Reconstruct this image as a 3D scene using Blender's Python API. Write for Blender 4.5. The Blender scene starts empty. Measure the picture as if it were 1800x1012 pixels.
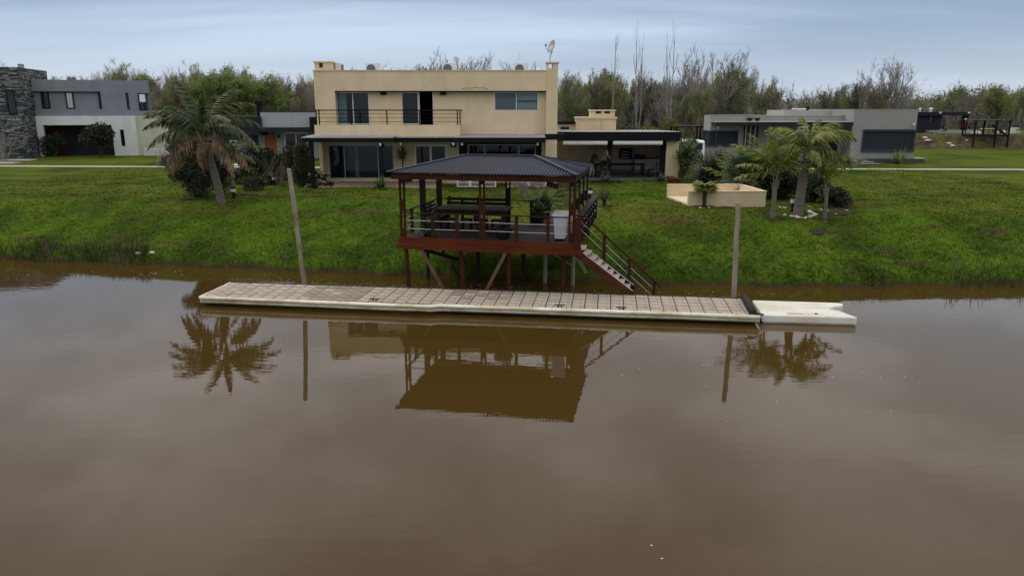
import bpy, bmesh, math, random
import numpy as np
from mathutils import Vector, Matrix
from mathutils.noise import noise as pnoise

S = bpy.context.scene
COL = S.collection
R = math.radians
random.seed(7)
rng = np.random.default_rng(7)

# ------------------------------------------------------------------ camera
F, CX, CY, CAMZ = 1300.0, 900.0, 506.0, 6.5
PITCH = math.atan(318.0 / F)
cd = bpy.data.cameras.new('camera')
cam = bpy.data.objects.new('camera', cd)
COL.objects.link(cam)
cam.location = (0, 0, CAMZ)
cam.rotation_euler = (math.pi / 2 - PITCH, 0, 0)
cd.sensor_fit = 'HORIZONTAL'
cd.sensor_width = 36
cd.lens = F / 1800 * 36
cd.clip_start = 0.1
cd.clip_end = 5000
S.camera = cam

# ------------------------------------------------------------------ world, sun, exposure
SUN_EL, SUN_AZ = R(56), R(285)       # azimuth measured from +Y towards +X
w = bpy.data.worlds.new('World')
S.world = w
w.use_nodes = True
nt = w.node_tree
for n in list(nt.nodes):
    nt.nodes.remove(n)
N = nt.nodes.new
L = nt.links.new
out = N('ShaderNodeOutputWorld')
sky = N('ShaderNodeTexSky')
sky.sky_type = 'NISHITA'
sky.sun_disc = False
sky.sun_elevation = SUN_EL
sky.sun_rotation = SUN_AZ
bg1 = N('ShaderNodeBackground'); bg1.inputs['Strength'].default_value = 0.06
L(sky.outputs[0], bg1.inputs['Color'])
tc = N('ShaderNodeTexCoord')
sep = N('ShaderNodeSeparateXYZ'); L(tc.outputs['Generated'], sep.inputs[0])
def wmath(op, a, b=None):
    m = N('ShaderNodeMath'); m.operation = op
    for i, q in enumerate((a, b)):
        if q is None: continue
        if isinstance(q, (int, float)): m.inputs[i].default_value = q
        else: L(q, m.inputs[i])
    return m.outputs[0]
zz = wmath('ADD', wmath('MAXIMUM', sep.outputs['Z'], 0.0), 0.13)
comb = N('ShaderNodeCombineXYZ')
L(wmath('DIVIDE', sep.outputs['X'], zz), comb.inputs[0])
L(wmath('DIVIDE', sep.outputs['Y'], zz), comb.inputs[1])
mp = N('ShaderNodeMapping'); mp.inputs['Scale'].default_value = (0.22, 0.62, 1); mp.inputs['Location'].default_value = (1.088, 1.736, 0)
mp.inputs['Rotation'].default_value = (0, 0, R(6))
L(comb.outputs[0], mp.inputs['Vector'])
nz = N('ShaderNodeTexNoise'); nz.inputs['Scale'].default_value = 0.62; nz.inputs['Detail'].default_value = 9.0; nz.inputs['Roughness'].default_value = 0.50
nz.inputs['Distortion'].default_value = 0.15
L(mp.outputs[0], nz.inputs['Vector'])
rampc = N('ShaderNodeValToRGB')
rampc.color_ramp.interpolation = 'EASE'
e = rampc.color_ramp.elements
e[0].position = 0.40; e[0].color = (0.31, 0.42, 0.58, 1)
e[1].position = 0.60; e[1].color = (0.575, 0.705, 0.88, 1)
L(nz.outputs['Fac'], rampc.inputs[0])
# the cloud deck thins and pales towards the horizon
hz = N('ShaderNodeMapRange'); hz.interpolation_type = 'SMOOTHSTEP'
hz.inputs['From Min'].default_value = 0.0; hz.inputs['From Max'].default_value = 0.11
hz.inputs['To Min'].default_value = 0.8; hz.inputs['To Max'].default_value = 0.0
L(sep.outputs['Z'], hz.inputs['Value'])
mixh = N('ShaderNodeMixRGB'); L(hz.outputs[0], mixh.inputs[0]); L(rampc.outputs[0], mixh.inputs[1])
mixh.inputs[2].default_value = (0.62, 0.69, 0.79, 1)
bg2 = N('ShaderNodeBackground'); bg2.inputs['Strength'].default_value = 1.1
# an overcast sky grows steadily brighter towards the zenith
zg_ = N('ShaderNodeMapRange')
zg_.interpolation_type = 'SMOOTHSTEP'; zg_.inputs['From Min'].default_value = 0.10; zg_.inputs['From Max'].default_value = 0.42; zg_.inputs['To Min'].default_value = 1.0; zg_.inputs['To Max'].default_value = 2.0
L(sep.outputs['Z'], zg_.inputs['Value'])
ng_ = N('ShaderNodeMapRange'); ng_.interpolation_type = 'SMOOTHSTEP'
ng_.inputs['From Min'].default_value = 0.10; ng_.inputs['From Max'].default_value = 0.34; ng_.inputs['To Min'].default_value = 0.0; ng_.inputs['To Max'].default_value = 0.9
L(sep.outputs['Z'], ng_.inputs['Value'])
rampn = N('ShaderNodeValToRGB'); rampn.color_ramp.interpolation = 'EASE'      # the same deck, neutral grey overhead
rampn.color_ramp.elements[0].position = 0.38; rampn.color_ramp.elements[0].color = (.43, .41, .41, 1)
rampn.color_ramp.elements[1].position = 0.64; rampn.color_ramp.elements[1].color = (.72, .68, .66, 1)
nz2 = N('ShaderNodeTexNoise'); nz2.inputs['Scale'].default_value = 1.9; nz2.inputs['Detail'].default_value = 7.0; nz2.inputs['Roughness'].default_value = 0.5
L(comb.outputs[0], nz2.inputs['Vector']); L(nz2.outputs['Fac'], rampn.inputs[0])
mixn = N('ShaderNodeMixRGB'); L(ng_.outputs[0], mixn.inputs[0]); L(mixh.outputs[0], mixn.inputs[1]); L(rampn.outputs[0], mixn.inputs[2])
zv_ = N('ShaderNodeVectorMath'); zv_.operation = 'SCALE'; L(mixn.outputs[0], zv_.inputs[0]); L(zg_.outputs[0], zv_.inputs['Scale'])
L(zv_.outputs[0], bg2.inputs['Color'])
ms = N('ShaderNodeMixShader'); ms.inputs[0].default_value = 0.86
L(bg1.outputs[0], ms.inputs[1]); L(bg2.outputs[0], ms.inputs[2]); L(ms.outputs[0], out.inputs['Surface'])

sd = bpy.data.lights.new('sun', 'SUN')
sd.energy = 1.0
sd.angle = R(25)
sd.color = (1.0, 0.93, 0.82)
sun = bpy.data.objects.new('sun', sd)
COL.objects.link(sun)
sdir = Vector((math.cos(SUN_EL) * math.sin(SUN_AZ), math.cos(SUN_EL) * math.cos(SUN_AZ), math.sin(SUN_EL)))
sun.rotation_euler = sdir.to_track_quat('Z', 'Y').to_euler()
sun.location = (0, 0, 60)

S.view_settings.view_transform = 'Standard'
S.view_settings.look = 'None'
S.view_settings.gamma = 1
S.view_settings.exposure = 0.0
S.view_settings.use_curve_mapping = False
S.render.engine = 'CYCLES'

# ------------------------------------------------------------------ terrain shape
SHORE = [(-900, 40), (-60, 36), (-22.5, 31.95), (-17, 31.1), (-11.9, 30.2), (-6.9, 29.1), (5.4, 27.3), (8.5, 26.95), (12.7, 26.65), (14.9, 26.85), (19.4, 27.3), (60, 29.5), (900, 34)]
SXs = np.array([p[0] for p in SHORE], float); SYs = np.array([p[1] for p in SHORE], float)
def sm(t):
    t = np.clip(t, 0, 1); return t * t * (3 - 2 * t)
def gz_np(x, y):
    x = np.asarray(x, float); y = np.asarray(y, float)
    wob = 0.16 * np.sin(x * 1.7 + 1.0) + 0.10 * np.sin(x * 4.1) + 0.06 * np.sin(x * 9.3 + 2)
    d = y - np.interp(x, SXs, SYs) - wob
    h = np.where(d < 0, np.maximum(0.45 * d, -1.6),
        np.where(d < 0.4, 0.45 * np.sin(np.clip(d, 0, .4) / 0.4 * math.pi / 2) , 0.45 + 0.305 * (d - 0.4)))
    top = 2.02
    k = 0.15                                   # soft crest of the bank
    h = np.where(d > 0.4, -k * np.log(np.exp(-np.minimum(h, 6) / k) + math.exp(-top / k)), h)
    h = h + 0.05 * np.sin(x * .55 + .3 * y) * sm((d - .5) / 3) * np.clip(1 - (y - 40) / 10, 0, 1)
    m = sm((y - 81.8) / 3.2) * sm((x - 36) / 7)      # spoil mound on the far right plot
    h = h + 1.4 * m + 0.18 * m * np.sin(x * 1.3) * np.sin(y * .9 + x * .4) * (1 - sm((y - 85) / 3))
    return h
def gz(x, y):
    return float(gz_np(x, y))

# a pixel of the photograph -> a point of the place
def ray(px, py):
    c, s = math.cos(PITCH), math.sin(PITCH)
    u = CY - py
    return Vector((px - CX, F * c + u * s, -F * s + u * c)) / F
def at(px, py, Y):
    d = ray(px, py); return Vector((0, 0, CAMZ)) + d * (Y / d.y)
def atz(px, py, z):
    d = ray(px, py); return Vector((0, 0, CAMZ)) + d * ((z - CAMZ) / d.z)
def GT(px, py):                                # where the ray meets the ground
    d = ray(px, py); y = 24.0
    while y < 400:
        p = Vector((0, 0, CAMZ)) + d * (y / d.y)
        if p.z <= gz(p.x, p.y): return p
        y += 0.04
    return p

# ------------------------------------------------------------------ builders
class MB:
    def __init__(s): s.v = []; s.f = []; s.mi = []
    def add(s, vs, fs, mi=0):
        b = len(s.v); s.v.extend([tuple(v) for v in vs])
        for f in fs: s.f.append(tuple(b + i for i in f)); s.mi.append(mi)
    def box(s, x0, x1, y0, y1, z0, z1, mi=0):
        x0, x1 = sorted((x0, x1)); y0, y1 = sorted((y0, y1)); z0, z1 = sorted((z0, z1))
        s.add([(x0,y0,z0),(x1,y0,z0),(x1,y1,z0),(x0,y1,z0),(x0,y0,z1),(x1,y0,z1),(x1,y1,z1),(x0,y1,z1)],
              [(0,3,2,1),(4,5,6,7),(0,1,5,4),(1,2,6,5),(2,3,7,6),(3,0,4,7)], mi)
        return s
    def bar(s, p, q, w_, h_, mi=0, up=(0,0,1)):
        p = Vector(p); q = Vector(q); d = (q - p).normalized(); up = Vector(up)
        if abs(d.dot(up)) > .98: up = Vector((0, 1, 0))
        a = d.cross(up).normalized() * (w_ / 2); b = a.cross(d).normalized() * (h_ / 2)
        vs = [p-a-b, p+a-b, p+a+b, p-a+b, q-a-b, q+a-b, q+a+b, q-a+b]
        s.add(vs, [(0,1,2,3),(7,6,5,4),(0,4,5,1),(1,5,6,2),(2,6,7,3),(3,7,4,0)], mi)
        return s
    def tube(s, pts, rad, n=6, mi=0, cap=True):
        pts = [Vector(p) for p in pts]
        if isinstance(rad, (int, float)): rad = [rad] * len(pts)
        rings = []; ref = None
        for i, p in enumerate(pts):
            d = (pts[min(i+1, len(pts)-1)] - pts[max(i-1, 0)])
            d = d.normalized() if d.length > 1e-9 else Vector((0, 0, 1))
            if ref is None: ref = Vector((1, 0, 0)) if abs(d.x) < .8 else Vector((0, 1, 0))
            a = (ref - d * ref.dot(d)).normalized(); b = d.cross(a); ref = a
            rings.append([p + (a * math.cos(2*math.pi*k/n) + b * math.sin(2*math.pi*k/n)) * rad[i] for k in range(n)])
        vs = [v for r_ in rings for v in r_]; fs = []
        for i in range(len(pts) - 1):
            for k in range(n):
                fs.append((i*n+k, i*n+(k+1)%n, (i+1)*n+(k+1)%n, (i+1)*n+k))
        if cap: fs.append(tuple(reversed(range(n)))); fs.append(tuple(range((len(pts)-1)*n, len(pts)*n)))
        s.add(vs, fs, mi); return s
    def lathe(s, c, prof, n=12, mi=0):
        c = Vector(c)
        vs = [c + Vector((r_*math.cos(2*math.pi*k/n), r_*math.sin(2*math.pi*k/n), z)) for r_, z in prof for k in range(n)]
        fs = [(i*n+k, i*n+(k+1)%n, (i+1)*n+(k+1)%n, (i+1)*n+k) for i in range(len(prof)-1) for k in range(n)]
        fs.append(tuple(reversed(range(n)))); fs.append(tuple(range((len(prof)-1)*n, len(prof)*n)))
        s.add(vs, fs, mi); return s
    def prism(s, poly, z0, z1, mi=0):            # poly counter-clockwise
        n = len(poly)
        vs = [(x, y, z0) for x, y in poly] + [(x, y, z1) for x, y in poly]
        fs = [tuple(reversed(range(n))), tuple(range(n, 2*n))] + [(i, (i+1)%n, n+(i+1)%n, n+i) for i in range(n)]
        s.add(vs, fs, mi); return s
    def wall(s, x0, x1, z0, z1, y0, y1, holes=(), mi=0):   # a wall along x from y0 (front) to y1, with rectangular openings
        xs = sorted({x0, x1, *[a for h in holes for a in h[:2] if x0 < a < x1]})
        zs = sorted({z0, z1, *[a for h in holes for a in h[2:] if z0 < a < z1]})
        def solid(i, j):
            if not (0 <= i < len(xs)-1 and 0 <= j < len(zs)-1): return False
            cx, cz = (xs[i]+xs[i+1])/2, (zs[j]+zs[j+1])/2
            return not any(h[0] < cx < h[1] and h[2] < cz < h[3] for h in holes)
        for i in range(len(xs)-1):
            for j in range(len(zs)-1):
                if not solid(i, j): continue
                a, b, c, d = xs[i], xs[i+1], zs[j], zs[j+1]
                s.add([(a,y0,c),(b,y0,c),(b,y0,d),(a,y0,d)], [(0,1,2,3)], mi)
                s.add([(a,y1,c),(b,y1,c),(b,y1,d),(a,y1,d)], [(3,2,1,0)], mi)
                if not solid(i-1, j): s.add([(a,y0,c),(a,y0,d),(a,y1,d),(a,y1,c)], [(0,1,2,3)], mi)
                if not solid(i+1, j): s.add([(b,y0,c),(b,y1,c),(b,y1,d),(b,y0,d)], [(0,1,2,3)], mi)
                if not solid(i, j-1): s.add([(a,y0,c),(a,y1,c),(b,y1,c),(b,y0,c)], [(0,1,2,3)], mi)
                if not solid(i, j+1): s.add([(a,y0,d),(b,y0,d),(b,y1,d),(a,y1,d)], [(0,1,2,3)], mi)
        return s
    def mesh(s, name, mats, smooth=False):
        me = bpy.data.meshes.new(name)
        me.from_pydata(s.v, [], s.f)
        if not isinstance(mats, (list, tuple)): mats = [mats]
        for m in mats: me.materials.append(m)
        if len(mats) > 1: me.polygons.foreach_set('material_index', s.mi)
        if smooth: me.polygons.foreach_set('use_smooth', [True] * len(me.polygons))
        me.update(); return me
    def build(s, name, mats, parent=None, smooth=False, kind=None, label=None, bevel=0, world=False):
        o = bpy.data.objects.new(name, s.mesh(name, mats, smooth)); COL.objects.link(o)
        if parent is not None:
            o.parent = parent
            if world and parent.type == 'EMPTY': o.matrix_parent_inverse = parent.matrix_basis.inverted()
        if kind: o['kind'] = kind
        if label: o['label'] = label
        if bevel:
            b = o.modifiers.new('edge', 'BEVEL'); b.width = bevel; b.segments = 2; b.limit_method = 'ANGLE'
        return o
def npmesh(name, V, Fc, mats, nper=3, mi=None, smooth=False):       # big meshes from arrays
    me = bpy.data.meshes.new(name)
    V = np.asarray(V, np.float32); Fc = np.asarray(Fc, np.int32)
    me.vertices.add(len(V)); me.vertices.foreach_set('co', V.ravel())
    me.loops.add(Fc.size); me.loops.foreach_set('vertex_index', Fc.ravel())
    me.polygons.add(len(Fc)); me.polygons.foreach_set('loop_start', np.arange(0, Fc.size, nper, dtype=np.int32))
    if not isinstance(mats, (list, tuple)): mats = [mats]
    for m in mats: me.materials.append(m)
    if mi is not None: me.polygons.foreach_set('material_index', np.asarray(mi, np.int32))
    if smooth: me.polygons.foreach_set('use_smooth', np.ones(len(Fc), bool))
    me.update(calc_edges=True); return me
def link(me, name, parent=None, kind=None):
    o = bpy.data.objects.new(name, me); COL.objects.link(o)
    if parent is not None: o.parent = parent
    if kind: o['kind'] = kind
    return o
def thing(name, label, cat, loc=(0,0,0), rotz=0.0, group=None):
    o = bpy.data.objects.new(name, None); COL.objects.link(o)
    o.empty_display_size = .2
    o.location = loc; o.rotation_euler = (0, 0, rotz)
    return tag(o, label, cat, group)
def tag(o, label, cat, group=None):
    o['label'] = label; o['category'] = cat
    if group: o['group'] = group
    return o
def copy_tree(o, parent=None):
    c = o.copy(); COL.objects.link(c)
    if parent is not None: c.parent = parent
    for ch in list(o.children): copy_tree(ch, c)
    return c

# ------------------------------------------------------------------ materials
def mat(name, col, rough=.8, var=.15, scale=4.0, bump=0.0, bscale=60.0, spec=.3, metal=0.0, streak=0.0, rand=0.0, hue=None, stretch=(1,1,1), coat=0.0, trans=0.0, two=None, twoscale=1.0, attr=False):
    m = bpy.data.materials.new(name); m.use_nodes = True
    t = m.node_tree; b = t.nodes['Principled BSDF']; n = t.nodes.new; l = t.links.new
    b.inputs['Roughness'].default_value = rough; b.inputs['Metallic'].default_value = metal
    b.inputs['Specular IOR Level'].default_value = spec
    if coat: b.inputs['Coat Weight'].default_value = coat
    geo = n('ShaderNodeTexCoord')
    mp_ = n('ShaderNodeMapping'); mp_.inputs['Scale'].default_value = stretch; l(geo.outputs['Object'], mp_.inputs['Vector'])
    ns = n('ShaderNodeTexNoise'); ns.inputs['Scale'].default_value = scale; ns.inputs['Detail'].default_value = 6; ns.inputs['Roughness'].default_value = .6
    l(mp_.outputs[0], ns.inputs['Vector'])
    mr = n('ShaderNodeMapRange'); mr.inputs['From Min'].default_value = .3; mr.inputs['From Max'].default_value = .7
    mr.inputs['To Min'].default_value = 1 - var; mr.inputs['To Max'].default_value = 1 + var; l(ns.outputs['Fac'], mr.inputs['Value'])
    val = mr.outputs[0]
    def mul(a, bb):
        q = n('ShaderNodeMath'); q.operation = 'MULTIPLY'; l(a, q.inputs[0]); l(bb, q.inputs[1]); return q.outputs[0]
    if streak:
        m2 = n('ShaderNodeMapping'); m2.inputs['Scale'].default_value = (.9, .9, .16); l(geo.outputs['Object'], m2.inputs['Vector'])
        n2 = n('ShaderNodeTexNoise'); n2.inputs['Scale'].default_value = 1.6; n2.inputs['Detail'].default_value = 5; l(m2.outputs[0], n2.inputs['Vector'])
        r2 = n('ShaderNodeMapRange'); r2.inputs['From Min'].default_value = .5; r2.inputs['From Max'].default_value = .85
        r2.inputs['To Min'].default_value = 1.03; r2.inputs['To Max'].default_value = 1 - streak; l(n2.outputs['Fac'], r2.inputs['Value'])
        val = mul(val, r2.outputs[0])
    if rand:
        oi = n('ShaderNodeObjectInfo'); r3 = n('ShaderNodeMapRange'); r3.inputs['To Min'].default_value = 1 - rand; r3.inputs['To Max'].default_value = 1 + rand
        l(oi.outputs['Random'], r3.inputs['Value']); val = mul(val, r3.outputs[0])
    if attr:
        at_ = n('ShaderNodeAttribute'); at_.attribute_name = 'rnd'; r4 = n('ShaderNodeMapRange'); r4.inputs['To Min'].default_value = .55; r4.inputs['To Max'].default_value = 1.5
        l(at_.outputs['Fac'], r4.inputs['Value']); val = mul(val, r4.outputs[0])
    base = n('ShaderNodeRGB'); base.outputs[0].default_value = (*col, 1); csock = base.outputs[0]
    if two is not None:
        n5 = n('ShaderNodeTexNoise'); n5.inputs['Scale'].default_value = twoscale; n5.inputs['Detail'].default_value = 4; l(geo.outputs['Object'], n5.inputs['Vector'])
        r5 = n('ShaderNodeMapRange'); r5.inputs['From Min'].default_value = .42; r5.inputs['From Max'].default_value = .6; l(n5.outputs['Fac'], r5.inputs['Value'])
        fac = r5.outputs[0]
        if rand:
            q = n('ShaderNodeMath'); q.operation = 'ADD'; q.use_clamp = True; r6 = n('ShaderNodeMapRange'); r6.inputs['To Min'].default_value = -.5; r6.inputs['To Max'].default_value = .5
            l(oi.outputs['Random'], r6.inputs['Value']); l(fac, q.inputs[0]); l(r6.outputs[0], q.inputs[1]); fac = q.outputs[0]
        mx2 = n('ShaderNodeMixRGB'); l(fac, mx2.inputs[0]); l(csock, mx2.inputs[1]); mx2.inputs[2].default_value = (*two, 1); csock = mx2.outputs[0]
    vm = n('ShaderNodeVectorMath'); vm.operation = 'SCALE'; l(csock, vm.inputs[0]); l(val, vm.inputs['Scale'])
    l(vm.outputs[0], b.inputs['Base Color'])
    if bump:
        nb = n('ShaderNodeTexNoise'); nb.inputs['Scale'].default_value = bscale; nb.inputs['Detail'].default_value = 4; l(mp_.outputs[0], nb.inputs['Vector'])
        bp = n('ShaderNodeBump'); bp.inputs['Strength'].default_value = bump; bp.inputs['Distance'].default_value = .02
        l(nb.outputs['Fac'], bp.inputs['Height']); l(bp.outputs[0], b.inputs['Normal'])
    if trans:
        tl = n('ShaderNodeBsdfTranslucent'); l(vm.outputs[0], tl.inputs['Color'])
        mxs = n('ShaderNodeMixShader'); mxs.inputs[0].default_value = trans
        l(b.outputs[0], mxs.inputs[1]); l(tl.outputs[0], mxs.inputs[2]); l(mxs.outputs[0], t.nodes['Material Output'].inputs['Surface'])
    return m
def glass_mat(name, tint=(.8,.86,.85), refl=1.5):
    m = bpy.data.materials.new(name); m.use_nodes = True
    t = m.node_tree; n = t.nodes.new; l = t.links.new
    t.nodes.remove(t.nodes['Principled BSDF'])
    tr = n('ShaderNodeBsdfTransparent'); tr.inputs[0].default_value = (*tint, 1)
    gl = n('ShaderNodeBsdfGlossy'); gl.inputs['Roughness'].default_value = .02
    fr = n('ShaderNodeFresnel'); fr.inputs[0].default_value = refl
    mx = n('ShaderNodeMixShader'); l(fr.outputs[0], mx.inputs[0]); l(tr.outputs[0], mx.inputs[1]); l(gl.outputs[0], mx.inputs[2])
    l(mx.outputs[0], t.nodes['Material Output'].inputs['Surface'])
    return m
M = {}
M['beige'] = mat('beige_render', (.67,.545,.345), .9, .09, 1.0, .25, 90, streak=.10)
M['beige_pale'] = mat('beige_coping', (.64,.54,.38), .9, .08, 2, .2, 90, streak=.08)
M['black'] = mat('black_paint', (.009,.009,.010), .75, .2, 3, spec=.15)
M['charcoal'] = mat('charcoal_paint', (.016,.018,.023), .75, .15, 2, spec=.2)
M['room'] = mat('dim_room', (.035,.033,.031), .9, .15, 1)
M['white'] = mat('white_paint', (.72,.72,.70), .5, .06, 4, streak=.06)
M['alu'] = mat('pale_aluminium', (.62,.63,.62), .4, .05, 4, metal=.3)
M['grey_alu'] = mat('grey_aluminium', (.30,.31,.32), .4, .05, 4, metal=.4)
M['glass'] = glass_mat('window_glass', (.74,.79,.78), 1.36)
M['dark_glass'] = mat('dark_glass', (.010,.013,.016), .06, .1, 1, spec=.4)
M['blind'] = mat('roller_blind', (.42,.44,.46), .8, .06, 3)
M['curtain'] = mat('pale_curtain', (.70,.80,.82), .9, .08, 5)
M['mesh_screen'] = mat('insect_screen', (.040,.045,.05), .8, .08, 3, spec=.1)
M['roofsheet'] = mat('navy_roof_sheet', (.011,.017,.031), .5, .16, 2.5, spec=.25, bump=.05, bscale=14)
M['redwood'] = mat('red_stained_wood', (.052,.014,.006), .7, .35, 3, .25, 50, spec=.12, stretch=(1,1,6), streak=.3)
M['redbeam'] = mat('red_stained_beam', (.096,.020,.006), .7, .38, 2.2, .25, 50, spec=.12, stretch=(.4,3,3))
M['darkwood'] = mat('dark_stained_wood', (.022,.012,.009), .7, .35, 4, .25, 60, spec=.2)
M['deckwood'] = mat('worn_deck_wood', (.040,.028,.024), .65, .3, 3, .25, 60, spec=.25, rand=.3)
M['rampwood'] = mat('red_ramp_boards', (.20,.060,.050), .6, .2, 3, .2, 60, rand=.2)
M['greywood'] = mat('weathered_wood', (.24,.205,.16), .9, .3, 5, .4, 60, stretch=(3,3,.3), streak=.25)
M['postwood'] = mat('lichened_post_wood', (.27,.25,.18), .9, .3, 6, .4, 60, stretch=(3,3,.3), two=(.20,.15,.10), twoscale=1.4)
M['step'] = mat('step_board', (.42,.35,.29), .8, .15, 4, .2, 60, rand=.12)
M['steel'] = mat('steel_cable', (.45,.45,.44), .5, .05, 4, metal=.2)
M['paver'] = mat('concrete_paver', (.40,.35,.28), .9, .25, 5, .35, 50, rand=.22, two=(.24,.205,.16), twoscale=.9)
M['grout'] = mat('mossy_joint', (.055,.048,.036), .95, .3, 8)
M['fender'] = mat('white_fender', (.76,.73,.62), .5, .12, 6, .1, 20, two=(.56,.49,.32), twoscale=1.2)
M['fender_low'] = mat('yellowed_fender', (.50,.45,.30), .5, .2, 5, two=(.36,.31,.18), twoscale=1.5)
M['float'] = mat('dark_float', (.012,.012,.010), .6, .2, 4)
M['raft'] = mat('white_plastic', (.70,.69,.62), .5, .07, 2, .08, 20, two=(.60,.56,.46), twoscale=1.1)
M['rubber'] = mat('black_rubber', (.016,.016,.016), .7, .25, 8, .3, 40)
M['concrete'] = mat('pale_concrete', (.42,.39,.34), .9, .14, 1.5, .2, 60)
M['stone_w'] = mat('white_stone', (.50,.47,.40), .9, .2, 6, .4, 30, rand=.2)
M['greyrender'] = mat('blue_grey_render', (.20,.222,.25), .9, .10, .8, .15, 60, streak=.14)
M['greyrender_lt'] = mat('light_grey_render', (.33,.345,.37), .9, .06, .8, .15, 60, streak=.08)
M['whiterender'] = mat('white_render', (.62,.65,.62), .9, .07, .8, .15, 60, streak=.13)
M['creamrender'] = mat('stained_cream_render', (.47,.47,.34), .9, .12, .7, .15, 60, streak=.2, two=(.47,.48,.42), twoscale=.6)
M['warmgrey'] = mat('warm_grey_render', (.27,.272,.252), .9, .06, .8, .15, 60, streak=.08)
M['warmgrey_lt'] = mat('pale_warm_grey_coping', (.36,.36,.34), .9, .06, .8)
M['shutter'] = mat('slate_shutter', (.026,.032,.040), .75, .1, 3, spec=.15)
M['slate_frame'] = mat('slate_frame', (.046,.054,.062), .75, .1, 3, spec=.2)
M['ledge'] = [mat('ledge_stone_%d' % i, c, .85, .35, 6, .5, 25) for i, c in enumerate([(.055,.065,.068), (.14,.155,.155), (.030,.036,.040), (.24,.255,.25)])]
M['orangedoor'] = mat('orange_wood_door', (.29,.095,.028), .6, .2, 4, stretch=(.5,1,5))
M['browndoor'] = mat('brown_wood_panel', (.05,.019,.009), .7, .25, 4, stretch=(4,1,.5))
M['chimney_gray'] = mat('zinc_cap', (.30,.31,.33), .5, .1, 4, metal=.4)
M['tile'] = mat('beige_floor_tile', (.36,.27,.18), .8, .14, 3, rand=.14)
M['qfloor'] = mat('grey_patio_floor', (.17,.17,.165), .45, .14, 2, spec=.5)
M['soil'] = mat('dark_soil', (.030,.022,.015), 1, .3, 6, .5, 30)
M['pot'] = mat('black_pot', (.014,.014,.015), .5, .2, 5)
M['lampwhite'] = mat('lamp_lens', (.60,.60,.58), .4, .05, 3)
M['red'] = mat('red_jacket', (.16,.016,.022), .9, .2, 8)
M['skin'] = mat('skin', (.33,.185,.125), .6, .06, 8)
M['hairgrey'] = mat('grey_hair', (.17,.16,.15), .9, .2, 30)
M['hairdark'] = mat('dark_hair', (.012,.010,.009), .8, .2, 30)
M['darkcloth'] = mat('dark_cloth', (.022,.022,.026), .95, .2, 8)
M['browncloth'] = mat('olive_brown_jacket', (.040,.034,.022), .95, .2, 8)
M['palecloth'] = mat('pale_trousers', (.46,.43,.40), .95, .1, 8)
M['bluecloth'] = mat('navy_work_trousers', (.020,.024,.038), .95, .2, 8)
M['binplastic'] = mat('white_bin_plastic', (.62,.64,.65), .5, .05, 4)
M['blind_slat'] = mat('vertical_blind', (.10,.105,.11), .9, .1, 3)
M['navy'] = mat('dark_navy_cladding', (.022,.025,.036), .8, .1, 2, spec=.15)
M['trunk_wood'] = mat('dark_sleeper', (.075,.06,.045), .95, .3, 4, .3, 40)
M['bracewood'] = mat('bare_brown_wood', (.12,.066,.042), .85, .3, 4, .3, 40)
M['stringer'] = mat('brown_stair_wood', (.066,.021,.010), .75, .35, 3, .25, 50, spec=.12)
M['fan_grey'] = mat('grey_fan_grille', (.13,.135,.14), .7, .2, 20)
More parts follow.
